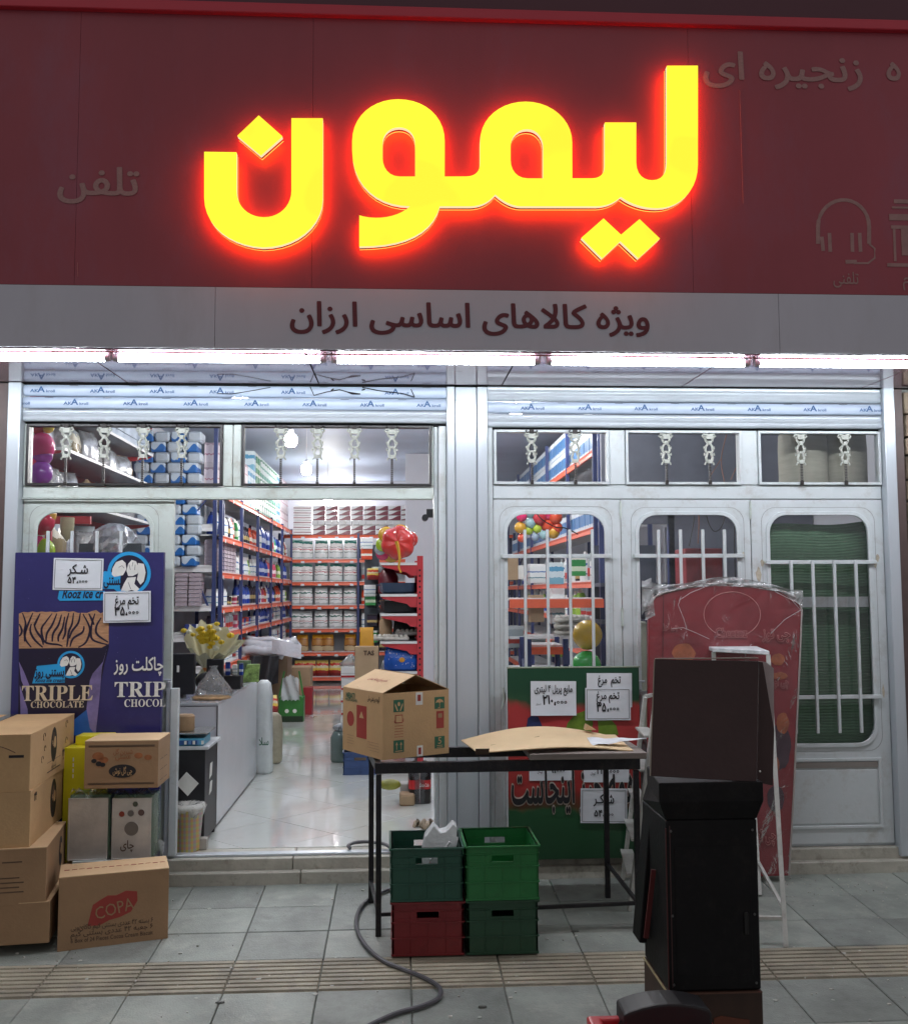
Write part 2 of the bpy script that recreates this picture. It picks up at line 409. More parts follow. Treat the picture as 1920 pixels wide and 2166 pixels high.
wall_in = mat('interior_wall', (.56, .57, .62), .7, 0, .05, 2)
ceil_m = mat('ceiling_paint', (.40, .46, .58), .6, 0, .05, 2)
brown_m = mat('brown_jamb', (.085, .055, .05), .5, 0, .2, 5)
brick_m = mat('stone_brick', (.22, .17, .12), .8, 0, .35, 12, 1.0, 40)
black_m = mat('black_plastic', (.012, .012, .015), .4, 0, .2, 8)
ink = mat('black_ink', (.012, .012, .015), .6)
paper_m = mat('white_paper', (.70, .74, .78), .6, 0, .04, 6, .5, 7)
carton = mat('carton', (.52, .335, .165), .75, 0, .12, 3, .12, 90, dirt=((.34, .2, .1), .35))
carton_b = mat('carton_brown', (.33, .205, .11), .75, 0, .14, 3, .12, 90, dirt=((.24, .15, .08), .4))
carton_in = mat('carton_inner', (.60, .42, .24), .8, 0, .08, 5)
rack_blue = mat('rack_blue', (.03, .045, .14), .45, 0, .15, 8)
rack_orange = mat('rack_orange', (.75, .12, .05), .4, 0, .1, 8)
rack_red = mat('rack_red', (.45, .03, .04), .4, 0, .1, 8)
shelf_w = mat('shelf_white', (.66, .66, .66), .4)
dark_steel = mat('dark_steel', (.018, .018, .022), .35, .3, .4, 9, .15, 60, dirt=((.09, .07, .06), .5))
print_green = mat('print_green', (.03, .13, .075), .6); print_red = mat('print_red', (.55, .06, .04), .6)
print_redd = mat('print_dull_red', (.33, .045, .035), .7)
# ================================================================== GROUND
mortar = struct('pavement', MB().quad((-14, -14, pav(-14)-.012), (14, -14, pav(-14)-.012), (14, .4, pav(.4)-.012), (-14, .4, pav(.4)-.012)), mortar_m)
MW[mortar] = Matrix()
def slope_box(x0, x1, y0, y1, top, th, m, name):
    mb = MB(); P = []
    for y, x in ((y0, x0), (y0, x1), (y1, x1), (y1, x0)): P.append((x, y))
    g = .0025; ins = .004
    lo = [mb.bm.verts.new((x, y, pav(y)-th)) for x, y in P]
    mid = [mb.bm.verts.new((x, y, pav(y)+top-.003)) for x, y in P]
    cx, cy = (x0+x1)/2, (y0+y1)/2
    hi = [mb.bm.verts.new((x+(ins if x < cx else -ins), y+(ins if y < cy else -ins), pav(y)+top)) for x, y in P]
    for a, b in ((lo, mid), (mid, hi)):
        for i in range(4): mb._f([a[i], a[(i+1) % 4], b[(i+1) % 4], b[i]])
    mb._f(hi); return mb
XJ = [.052+.41*i for i in range(-8, 11)]
def tiles():
    rows = [(-.06, -.44), (-.44, -.79), (-.79, -1.135)]
    for r, (ya, yb) in enumerate(rows):
        for i in range(len(XJ)-1):
            if XJ[i+1] < -3.2 or XJ[i] > 4.0: continue
            dz = random.uniform(-.002, .002)
            m = pave_b if random.random() < .3 else pave_m
            slope_box(XJ[i]+.002, XJ[i+1]-.002, yb+.002, ya-.002, dz, .02, m, 't').build('paving_tile', m, mortar)
    # ribbed tactile tiles
    ya, yb = -1.135, -1.49
    for i in range(len(XJ)-1):
        mb = slope_box(XJ[i]+.002, XJ[i+1]-.002, yb+.002, ya-.002, -.006, .02, None, 't')
        nr = 8; w = (ya-yb-.012)/nr
        for k in range(nr):
            y0 = yb+.006+w*k+.006; y1 = y0+w-.011
            P = []
            for (x, y, zz) in ((XJ[i]+.003, y0, -.006), (XJ[i+1]-.003, y0, -.006), (XJ[i+1]-.003, y1, -.006), (XJ[i]+.003, y1, -.006)): P.append(mb.bm.verts.new((x, y, pav(y)+zz)))
            Q = [mb.bm.verts.new((x, y, pav(y)+.003)) for x, y in ((XJ[i]+.005, y0+.003), (XJ[i+1]-.005, y0+.003), (XJ[i+1]-.005, y1-.003), (XJ[i]+.005, y1-.003))]
            for a in range(4): mb._f([P[a], P[(a+1) % 4], Q[(a+1) % 4], Q[a]])
            mb._f(Q)
        mb.build('tactile_tile', tact_m, mortar)
    y = -1.49
    for r in range(5):
        for i in range(len(XJ)-1):
            if r > 2 and not (-2.6 < XJ[i] < 2.6): continue
            m = pave_b if random.random() < .15 else pave_m
            slope_box(XJ[i]+.002, XJ[i+1]-.002, y-.41+.002, y-.002, random.uniform(-.002, .002), .02, m, 't').build('paving_tile', m, mortar)
        y -= .41
tiles()
# crumbs and litter on the paving
lt = MB()
for i in range(170):
    x = random.uniform(-2.2, 2.7); yy = random.uniform(-1.9, -.1); r = random.choice((.002, .003, .004, .006))
    lt.box(x, x+r*random.uniform(1, 3), yy, yy+r*1.6, pav(yy)-.002, pav(yy)+.004)
for i in range(70):
    x = random.gauss(2.45, .28); yy = random.gauss(-.32, .14)
    if yy < -.1: lt.box(x, x+.006, yy, yy+.005, pav(yy)-.002, pav(yy)+.004)
tag(lt.build('litter', mat('litter', (.5, .5, .46), .8, 0, .8, 40)), 'pale crumbs and grit scattered over the paving', 'litter', kind='stuff')
# worn stains, gum and a leaf on the paving
stain_m = mat('stain_dark', (.14, .15, .135), .55, 0, .3, 20); gum_m = mat('gum', (.42, .44, .40), .7)
def flat_blob(name, m, x, y, rx, ry, h, label, cat, kind=None, k=14):
    mb = MB(); P = [(x+rx*math.cos(i*2*math.pi/k)*random.uniform(.7, 1.15), y+ry*math.sin(i*2*math.pi/k)*random.uniform(.7, 1.15)) for i in range(k)]
    lo = [mb.bm.verts.new((a, b, pav(b)+.0015)) for a, b in P]; hi = [mb.bm.verts.new((a+(x-a)*.1, b+(y-b)*.1, pav(b)+.0015+h)) for a, b in P]
    mb._f(hi); [mb._f([lo[i], lo[(i+1) % k], hi[(i+1) % k], hi[i]]) for i in range(k)]
    return mb
gm_ = MB()
for i in range(46):
    x = random.uniform(-1.9, 2.4); y = random.uniform(-1.95, -.2); r = random.uniform(.006, .014); q = flat_blob('g', None, x, y, r, r, .0012, '', '')
    me_ = bpy.data.meshes.new('tmp'); q.bm.to_mesh(me_); q.bm.free(); gm_.bm.from_mesh(me_); bpy.data.meshes.remove(me_)
tag(gm_.build('gum_spots', gum_m), 'flattened pale gum spots dotted over the paving', 'gum', kind='stuff')
for i, (px, py) in enumerate(((465, 2123), (1020, 2132), (1216, 1972))):
    q = G(px, py); o_ = flat_blob('leaf', None, q.x, q.y, .02, .008, .006, '', '').build('leaf', stain_m)
    tag(atlocal(o_), ('dark curled leaf on the paving near the cartons', 'small dark leaf on the paving beyond the hose', 'small dark scrap on the paving under the table')[i], 'leaf')
# step
stp = tag(bpy.data.objects.new('step', None), kind='structure'); COL.objects.link(stp); MW[stp] = Matrix()
xs = [-2.6, -.62, .5, 1.55, 3.9]
for a, b in zip(xs, xs[1:]):
    MB().box(a+.002, b-.002, -.02, .22, -.1, .018).build('stone_slab', stone_m, stp, bev=.004)
    MB().box(a+.05+.002, b+.05-.002, -.075, -.022, -.16, -.045).build('stone_slab', stone_m, stp, bev=.006)
MB().box(-2.3, 3.1, .03, .09, .018, .034).build('floor_track', alu, stp, bev=.003)
# ================================================================== SHOP FLOOR
fl = struct('shop_floor', MB().box(-3.2, 3.6, .22, 12.2, -.05, .012), grout_m); MW[fl] = Matrix()
def floor_tiles():
    s = .60; q = s/math.sqrt(2); cnt = 0
    for i in range(-22, 24):
        for j in range(-2, 26):
            cx = (i-j)*q; cy = (i+j)*q+.55
            if cx < -2.9-q or cx > 2.6 or cy < .22-q+.02 or cy > 9.2: continue
            if cx > .9 and cy > 1.5: continue
            if cx < -1.7 and cy > 1.3: continue
            # diamond clipped at the sill (y=.222)
            P = [(cx, cy-q+.003), (cx+q-.003, cy), (cx, cy+q-.003), (cx-q+.003, cy)]
            Q = []
            for k in range(4):
                a, b = P[k], P[(k+1) % 4]
                if a[1] >= .222: Q.append(a)
                if (a[1]-.222)*(b[1]-.222) < 0:
                    t = (.222-a[1])/(b[1]-a[1]); Q.append((a[0]+t*(b[0]-a[0]), .222))
            if len(Q) < 3: continue
            dz = random.uniform(0, .0006)
            MB().prism(Q, lambda u, v, w: Vector((u, v, w)), .012, .02+dz).build('floor_tile', floor_m, fl)
floor_tiles()
MB().box(-3.1, 3.5, 9.0, 12.0, .012, .0195).build('floor_tile', floor_m, fl)
MB().box(1.0, 3.5, .225, 8.99, .012, .0185).build('floor_tile', floor_m, fl)
# ================================================================== SHOP SHELL
struct('back_wall', MB().box(-3.2, 3.6, 12.0, 12.2, 0, 3.7), wall_in)
struct('side_wall', MB().box(-3.1, -2.9, .1, 12, 0, 3.7), wall_in)
struct('side_wall', MB().box(3.35, 3.55, .12, 12, 0, 3.7), wall_in)
ce = struct('ceiling', MB().box(-3.2, 3.6, .05, 12.1, 3.56, 3.7), ceil_m); MW[ce] = Matrix()
struct('column', MB().box(.085, .95, 8.4, 9.0, .0, 3.6), wall_in)
struct('lintel_wall', MB().box(-3.2, 3.6, .1, .3, 2.82, 3.6), wall_in)
one('backdrop', MB().box(1.62, 3.34, 1.9, 1.95, 2.1, 3.55).box(2.16, 3.34, 1.9, 1.95, .02, 2.099), mat('backdrop', (.14, .15, .19), .7, 0, .2, 2), 'dark blue-grey partition added in place of the dim room behind the folding doors', 'backdrop')  # added dark sheet; its colour stands for the unlit room beyond
# ================================================================== FACADE FRAME
def post(x0, x1, y0=-.02, y1=.10, z1=2.81, m=alu, z0=.018):
    return MB().box(x0, x1, y0, y1, z0, z1)
pt = tag(bpy.data.objects.new('door_frame', None), kind='structure'); COL.objects.link(pt); MW[pt] = Matrix()
def fr(name, m, *b, bev=.004): return MB().box(*b).build(name, m, pt, bev=bev)
fr('post', alu, -2.315, -2.24, -.05, .10, -.04, 2.812)
fr('post', alu, 2.998, 3.066, -.05, .10, -.03, 2.818)
fr('post', alu, .285, .335, -.03, .12, .018, 2.808)
fr('post', alu, .3375, .468, -.018, .12, .018, 2.808)
fr('post', alu, .4705, .533, -.03, .12, .018, 2.808)
fr('jamb', white_metal, .208, .232, .03, .16, .02, 2.57); fr('jamb', white_metal, .235, .2825, .0, .14, .02, 2.57)
fr('jamb', white_metal, .536, .566, .01, .13, .02, 2.57)
fr('rail', cream_metal, -2.238, .2045, .02, .13, 2.127, 2.198)
fr('rail', white_metal, .569, 2.996, .02, .13, 2.127, 2.212)
fr('rail', cream_metal, -2.238, .2045, .0, .019, 2.120, 2.1265)
# black recess behind shutter bottoms
fr('recess', black_gap, -2.238, .283, .03, .14, 2.575, 2.62, bev=0); fr('recess', black_gap, .536, 2.996, .03, .14, 2.553, 2.60, bev=0)
# mullions
for x0, x1, m in ((-2.238, -2.222, cream_metal), (-1.062, -1.005, cream_metal), (-1.001, -.952, cream_metal), (.196, .205, cream_metal)):
    fr('mullion', m, x0, x1, .015, .125, 2.2, 2.574)
for x0, x1 in ((.569, .572), (1.285, 1.385), (2.115, 2.215)): fr('mullion', white_metal, x0, x1, .015, .125, 2.214, 2.552)
# ================================================================== TRANSOM WINDOWS with iron ornaments
iron_w = mat('cast_iron_white', (.43, .45, .40), .5, 0, .15, 30); iron_d = mat('iron_rod', (.02, .016, .014), .5, .3, .3, 30)
def ornament(parent, x, zt, zb, dark=True):
    """cast scroll ornament above a twisted rod"""
    y = -.004 if dark else -.004
    h = (zt-zb); o = MB(); y0, y1 = y-.012, y+.0
    zc = zt-.02
    def P(pts, w=.006): o.tube([(x+a*1.15, y, zt-b) for a, b in pts], w*1.35, 5)
    for s in (-1, 1):
        P([(s*.004, .022), (s*.030, .020), (s*.036, .030), (s*.028, .040), (s*.018, .036)], .005)
        P([(s*.022, .03), (s*.018, .06), (s*.006, .078), (s*.016, .095), (s*.02, .12), (s*.010, .14), (s*.018, .165), (s*.012, .19)], .0062)
        P([(s*.02, .105), (s*.028, .098), (s*.027, .112)], .004); P([(s*.02, .145), (s*.027, .138), (s*.027, .152)], .004)
        P([(s*.012, .19), (s*.022, .2), (s*.024, .21)], .004)
    o.box(x-.02, x+.02, y0, y1, zt-.05, zt-.022); o.box(x-.009, x+.009, y0, y1, zt-.085, zt-.062); o.box(x-.010, x+.010, y0, y1, zt-.137, zt-.125)
    o.box(x-.013, x+.013, y0, y1, zt-.2, zt-.178)
    g = o.build('ornament', iron_w, parent)
    r = MB(); k = 12; zz = zt-.2
    for i in range(k):
        a, b = zb+(zz-zb)*i/k, zb+(zz-zb)*(i+1)/k
        r.box(x-.0075, x+.0075, y-.012, y, a, b-.003, t=.0015)
    r.box(x-.009, x+.009, y-.014, y+.002, zb-.014, zb+.010)
    r.build('rod', iron_d, parent)
    if dark:
        c = MB()
        for s in (-1, 1): c.tube([(x+s*.002, y-.006, zt-.012), (x+s*.03, y-.006, zt-.012), (x+s*.037, y-.006, zt-.003), (x+s*.028, y-.006, zt-.0)], .004, 5)
        c.box(x-.014, x+.014, y-.012, y, zt-.02, zt+.002); c.build('bracket', iron_d, parent)
def transom(x0, x1, z0, z1, orn, label, fm, w=.02, dark=True, gm=glass_m):
    t = thing('transom_window', label, 'window', ((x0+x1)/2, .03, z0), group='panes in the row above the doors')
    MB().frame([(x0, z0), (x1, z0), (x1, z1), (x0, z1)], [(x0+w, z0+w), (x1-w, z0+w), (x1-w, z1-w), (x0+w, z1-w)], XZ, .0, .05).build('frame', fm, t, bev=.002)
    MB().box(x0+w, x1-w, .03, .036, z0+w, z1-w).build('pane', gm, t)
    for px in orn: ornament(t, px, z1-.005, z0+.012, dark)
    return t
transom(-2.22, -1.064, 2.202, 2.572, [U(x, 900).x for x in (142, 222, 304, 386)], 'dark framed pane with pink balloons behind it, above the blue freezer board', dark_frame, .015)
transom(-.949, .194, 2.202, 2.572, [U(x, 900).x for x in (595, 672, 750, 829)], 'dark framed pane showing two round lamps, above the open doorway', dark_frame, .014)
transom(.574, 1.283, 2.214, 2.55, [U(x, 905).x for x in (1123.5, 1215)], 'white framed pane with blue boxes behind it, above the doors', white_metal, .016, True)
transom(1.387, 2.113, 2.214, 2.55, [U(x, 905).x for x in (1407, 1498)], 'white framed pane with orange wires behind it, above the doors', white_metal, .016, False, dusty_glass)
transom(2.217, 2.994, 2.214, 2.55, [U(x, 905).x for x in (1691, 1784)], 'white framed pane with two pale rolls behind it, by the stone wall', white_metal, .016, False, dusty_glass)
# ================================================================== ROLLER SHUTTERS
film_b = mat('protective_film', (.46, .54, .66), .3, 0, .06, 4, .15, 12)
print_blue = mat('print_blue', (.03, .10, .25), .5)
def shutter(x0, x1, zs, films, label, texts):
    t = thing('roller_shutter', label, 'shutter', ((x0+x1)/2, 0, zs[-1]), group='rolled-up shutters under the sign')
    for i, (a, b) in enumerate(zip(zs, zs[1:])):
        h = a-b-.004; z0 = b+.002
        if films[i]: pr = [(0, 0), (-.012, .004), (-.020, h*.3), (-.021, h*.7), (-.012, h-.004), (0, h)]
        else: pr = [(0, 0), (-.014, .003), (-.02, h*.18), (-.014, h*.36), (-.016, h*.40), (-.022, h*.58), (-.014, h*.74), (-.014, h*.80), (-.017, h*.92), (0, h)]
        mb = MB().prism([(y, z+z0) for y, z in pr]+[(.01, z0+h), (.01, z0)], lambda u, v, w: Vector((w, u, v)), x0, x1)
        sl = mb.build('slat', film_b if films[i] else alu, t, bev=.0008, smooth=True)
        for px in texts[i] if films[i] else []:
            p = U(px, 820); zz = z0+h*.28; yy = -.0235
            letters(sl, 'AK', (p.x-.045, yy, zz), .028, print_blue, bold=.02, sx=1.3); letters(sl, 'A', (p.x-.005, yy, zz+.001), .05, print_blue, bold=.03, sx=1.2)
            letters(sl, 'kroll', (p.x+.05, yy, zz), .024, print_blue, bold=.015, sx=1.2)
            mark = MB().box(p.x+.16, p.x+.21, yy, yy+.003, z0+h*.88, z0+h*.90); mark.build('lettering', ink, sl)
    return t
shutter(-2.238, .284, [2.81, 2.736, 2.661, 2.582], [1, 1, 0], 'rolled-up grey shutter with torn film and blue print, above the open doorway', [(92, 218, 343.5, 469, 620, 838), (40, 163, 288, 415, 543, 665, 786, 905)])
shutter(.536, 2.996, [2.818, 2.722, 2.648, 2.562], [0, 1, 0], 'rolled-up grey shutter with one strip of printed film, above the folding doors', [(), (1123.5, 1243.5, 1362, 1481, 1600, 1717, 1835)])
tf = MB()
def tear(pts, w=.003): tf.tube([U(a, b, -.028) for a, b in pts], w, 4)
tear([(460, 832), (490, 833), (540, 825), (572, 819)], .0022); tear([(656, 818), (664, 836), (690, 829), (718, 824), (735, 829), (762, 833)], .003)
tear([(766, 819), (800, 826), (850, 832), (877, 840)], .003); tear([(877, 840), (869, 823)], .0025); tear([(700, 826), (706, 822)], .004); tear([(735, 829), (745, 833), (762, 833)], .004); tear([(765, 825), (772, 823)], .004)
tag(atlocal(tf.build('torn_film', black_gap)), 'dark edges of torn plastic film hanging off the shutter', 'film', kind='stuff')
# ================================================================== CANOPY
so = tag(bpy.data.objects.new('soffit', None), kind='structure'); COL.objects.link(so); MW[so] = Matrix()
js = [-6.2, -5.05, -3.93, -2.74, -1.62, -.485, .62, 1.73, 2.86, 4.0, 5.1, 6.2]
for a, b in zip(js, js[1:]): MB().prism([(-.985, 2.790), (-.055, 2.814), (-.055, 2.824), (-.985, 2.80)], lambda u, v, w: Vector((w, u, v)), a+.004, b-.004).build('soffit_panel', soffit_m, so)
MB().box(-6.2, 6.2, -.99, .05, 2.836, 2.86).build('backing_board', black_gap, so)
MB().box(-6.2, 6.2, -.052, .1, 2.822, 2.83).build('edge_trim', black_gap, so)
sign = thing('shop_sign', 'large dark red shop sign with glowing yellow letters over a grey band', 'sign', (.3, -1.0, 2.81))
gj = [-6.2, -4.5, -2.6, -.935, 1.98, 4.1, 6.2]
for a, b in zip(gj, gj[1:]): MB().box(a+.0012, b-.0012, -1.0, -.986, 2.795, 3.112).build('band_panel', band_grey, sign)
rj = [-6.2, -3.3, -1.64, -.45, 1.53, 3.4, 6.2]
for a, b in zip(rj, rj[1:]): MB().box(a+.0008, b-.0008, -1.0, -.96, 3.114, 4.555).build('red_panel', sign_red, sign)
# black backing behind joints, upper strip and cornice
MB().box(-6.2, 6.2, -.955, -.93, 2.84, 5.3).build('backing_board', black_gap, sign)
stl = [U(0, 32, -1.03).z, U(1920, 56, -1.03).z]
MB().box(-6.2, 6.2, -1.035, -.96, 4.556, 4.612).build('edge_strip', sign_strip, sign, bev=.004)
MB().box(-6.2, 6.2, -1.0, -.96, 4.614, 5.3).build('cornice_panel', sign_dark, sign)
# lettering on the band and ghost print on the red
letters(sign, fa('ویژه کالاهای اساسی ارزان'), U(998, 692, -1.002), .175, maroon_print, bold=.022, fit=U(1374, 690, -1).x-U(617, 690, -1).x)
letters(sign, fa('تلفن'), U(208, 411, -1.002), .20, ghost, bold=.02, fit=.40)
letters(sign, fa('زنجیره ای'), U(1658, 169, -1.002), .21, ghost, bold=.02, fit=.86)
letters(sign, fa('ه'), U(1890, 169, -1.002), .21, ghost, bold=.02)
letters(sign, fa('تلفنی'), U(1789, 600, -1.002), .09, ghost, bold=.01, fit=.135)
letters(sign, fa('م'), U(1917, 600, -1.002), .09, ghost, bold=.01)
hp = MB()
def T(pts, w): hp.tube([U(a, b, -1.003) for a, b in pts], w, 6)
c = [(1730, 512)]+[(1730+54+54*math.cos(math.radians(180-a)), 480-54*math.sin(math.radians(180-a))*1.0) for a in range(0, 181, 15)][::1]+[(1838, 520)]
T([(1730+ (1838-1730)*.0, 515)]+[(1784-54*math.cos(math.radians(a)), 478-56*math.sin(math.radians(a))) for a in range(0, 181, 12)]+[(1838, 515)], .011)
T([(1738, 500), (1741, 530)], .010); T([(1754, 492), (1756, 532)], .010); T([(1802, 492), (1803, 532)], .010); T([(1818, 492), (1820, 532)], .010)
T([(1838, 515), (1850, 525), (1850, 545), (1836, 556), (1806, 556)], .006); T([(1788, 553), (1812, 553)], .012)
bmesh.ops.transform(hp.bm, matrix=Matrix.Translation((0, -1.0012, 0)) @ Matrix.Diagonal((1, .08, 1, 1)) @ Matrix.Translation((0, 1.003, 0)), verts=hp.bm.verts); hp.build('pictogram', ghost, sign)
sh = MB()
def B2(x0, y0, x1, y1):
    a, b = U(x0, y0, -1.003), U(x1, y1, -1.003); sh.box(a.x, b.x, -1.003, -1.0, b.z, a.z)
B2(1890, 421, 1925, 430); B2(1886, 436, 1925, 441); B2(1880, 452, 1925, 466); B2(1884, 476, 1925, 484); B2(1888, 484, 1896, 552); B2(1905, 484, 1925, 540); B2(1876, 556, 1925, 564)
sh.build('pictogram', ghost, sign)
sc = MB(); 
for a, b in (((164, 555), (165, 585)),): sc.tube([U(*a, -1.003), U(*b, -1.003)], .0015, 4)
sc.tube([U(1564, 190, -1.003), U(1568, 330, -1.003), U(1571, 430, -1.003)], .0012, 4)
sc.build('scratch', mat('scratch', (.5, .2, .2), .6), sign)
# glowing letters
yel = emis('glowing_yellow', (1.0, .83, .025), 1.12); redled = emis('red_backlight', (1.0, .08, .014), 12.0); rim = emis('acrylic_rim', (1.0, .78, .45), .8)
nt = yel.node_tree; tc = N(nt, 'ShaderNodeTexCoord'); no = N(nt, 'ShaderNodeTexNoise'); no.inputs['Scale'].default_value = 3.0; no.inputs['Detail'].default_value = 1; L(nt, tc.outputs['Object'], no.inputs['Vector'])
r = N(nt, 'ShaderNodeValToRGB'); r.color_ramp.elements[0].position = .36; r.color_ramp.elements[0].color = (1.0, .68, .03, 1); r.color_ramp.elements[1].position = .6; r.color_ramp.elements[1].color = (.98, .90, .03, 1)
L(nt, no.outputs[0], r.inputs[0]); L(nt, r.outputs[0], nt.nodes['Principled BSDF'].inputs['Emission Color'])
ret = mat('letter_return', (.25, .03, .02), .4)
def uz(p):
    q = U(p[0], p[1], -1.09); return (q.x, q.z)
main_ = [(1409, 141), (1474, 141), (1474, 350)]+bez((1474, 350), (1474, 405), (1436, 441), (1389, 441))+qb((1389, 441), (1345, 441), (1312, 417))+qb((1312, 417), (1292, 436), (1262, 437))+[(1100, 437)]+qb((1100, 437), (1074, 436), (1047, 412))+qb((1047, 412), (1028, 436), (995, 437))+[(930, 437)]+bez((930, 437), (915, 492), (860, 522), (760, 522))+[(760, 457)]+bez((760, 457), (795, 468), (843, 462), (868, 437))+bez((868, 437), (800, 437), (745, 395), (745, 320))+[(745, 300)]+bez((745, 300), (745, 248), (788, 212), (842, 212))+bez((842, 212), (898, 212), (940, 248), (940, 300))+[(940, 375), (985, 375)]+qb((985, 375), (1015, 375), (1015, 345))+[(1015, 300)]+bez((1015, 300), (1015, 252), (1058, 217), (1111, 217))+bez((1111, 217), (1165, 217), (1209, 255), (1209, 303))+[(1209, 379), (1250, 379)]+qb((1250, 379), (1278, 379), (1278, 350))+[(1278, 261), (1344, 261), (1344, 345)]+bez((1344, 345), (1344, 372), (1360, 383), (1378, 383), 6)+bez((1378, 383), (1398, 383), (1409, 368), (1409, 345), 6)
ho1 = [(878, 375), (845, 375)]+bez((845, 375), (822, 375), (809, 357), (809, 335), 6)+[(809, 305)]+bez((809, 305), (809, 284), (824, 270), (844, 270), 7)+bez((844, 270), (864, 270), (878, 284), (878, 308), 7)
ho2 = [(1148, 379), (1115, 379)]+bez((1115, 379), (1092, 379), (1079, 362), (1079, 340), 6)+[(1079, 312)]+bez((1079, 312), (1079, 290), (1094, 274), (1114, 274), 7)+bez((1114, 274), (1134, 274), (1148, 290), (1148, 312), 7)
nun = [(433, 323), (501, 324), (501, 405)]+bez((501, 405), (501, 437), (525, 461), (559, 461))+bez((559, 461), (592, 461), (617, 437), (617, 405))+[(617, 252), (683, 252), (683, 420)]+bez((683, 420), (683, 480), (625, 524), (556, 524))+bez((556, 524), (488, 520), (433, 480), (433, 420))
dia = [(548, 246), (597.6, 290), (552, 330), (503, 289)]
dots = [(1275, 463.6), (1312, 498), (1351, 465), (1394, 506), (1349, 547), (1311, 511), (1272.6, 547), (1229, 504)]
for lp in ([main_, ho1, ho2], [nun], [dia], [dots]):
    lz = [[uz(p) for p in l] for l in lp]
    def sub(name, m, a, b, par):
        me = shape_mesh(lz, XZ, a, b); me.name = name; me.materials.append(m); o = bpy.data.objects.new(name, me); link(o, par); o.matrix_local = MWI(sign); MW[o] = MW[sign]
        if par is not sign: o.matrix_local = Matrix()
        return o
    le = sub('letter', ret, -1.070, -1.050, sign)
    sub('rim', rim, -1.0965, -1.0705, le)
    sub('glowing_face', yel, -1.104, -1.097, le)
    sub('backlight', redled, -1.0495, -1.044, le)
# ================================================================== TUBE LAMPS
tube_e = emis('tube_light', (.86, .93, 1.0), TUBE_L)
cap_m = mat('tube_cap', (.5, .5, .52), .4, .3)
xc = [-3.14, -2.02, -.92, .19, 1.31, 2.43, 3.5]
names = ['beyond the cream jamb', 'above the blue board', 'above the open doorway', 'above the post between the openings', 'above the first folding door', 'above the green cloth door', 'beyond the stone wall']
t0 = None
tz = 2.7635
def tube_lamp(x, label):
    t = thing('tube_lamp', label, 'lamp', (x, -.9, tz-.02), group='tube lamps under the canopy edge')
    MB().tube([(x-.512, -.9, tz), (x+.512, -.9, tz)], .0175, 14).build('tube', tube_e, t)
    for s in (-1, 1): MB().tube([(x+s*.513, -.9, tz), (x+s*.535, -.9, tz)], .018, 12).build('end_cap', cap_m, t)
    for s in (-1, 1): MB().box(x+s*.541-.004, x+s*.541+.004, -.915, -.885, tz-.01, 2.792).build('clip', cap_m, t)
    return t
for x, n in zip((-3.14, -2.02, -.925, .19, 1.31, 2.42, 3.53), names): tube_lamp(x, 'bright white tube lamp under the canopy edge, '+n)
wr = MB()
wr.tube([(-6, -.95, 2.784), (-2.6, -.95, 2.780), (-1.5, -.95, 2.785), (-.3, -.95, 2.781), (.8, -.95, 2.785), (2, -.95, 2.780), (6, -.95, 2.784)], .0035, 5)
one('cable', wr, mat('red_cable', (.3, .05, .05), .5), 'thin red cable run along the tube lamps', 'cable')
# ================================================================== SIDE WALLS OUTSIDE
one('jamb', MB().box(3.07, 3.125, -.03, .2, -.12, 2.81), brown_m, 'dark brown metal jamb beside the stone wall', 'jamb')
one('jamb', MB().box(-2.42, -2.318, -.03, .2, -.12, 2.81), brown_m, 'dark brown metal jamb at the pale door edge', 'jamb')
bw = tag(bpy.data.objects.new('stone_wall', None), kind='structure'); COL.objects.link(bw); MW[bw] = Matrix()
MB().box(3.127, 6.0, .03, .3, -.13, 2.83).build('mortar', mortar_m, bw)
z = -.12; r = 0
while z < 2.78:
    h = random.uniform(.105, .15); x = 3.13-(.12 if r % 2 else 0)
    while x < 4.2:
        w = random.uniform(.24, .4); a = max(x, 3.13)
        if x+w-a > .04:
            MB().box(a+.005, x+w-.005, -.03-random.uniform(0, .035), .05, z+.005, min(z+h, 2.8)-.005).build('brick', brick_m, bw, bev=.012, seg=2)
        x += w
    z += h; r += 1
struct('side_wall', MB().box(-6, -2.48, .0, .3, -.13, 2.83), mat('outer_wall', (.40, .41, .40), .7, 0, .2, 4))
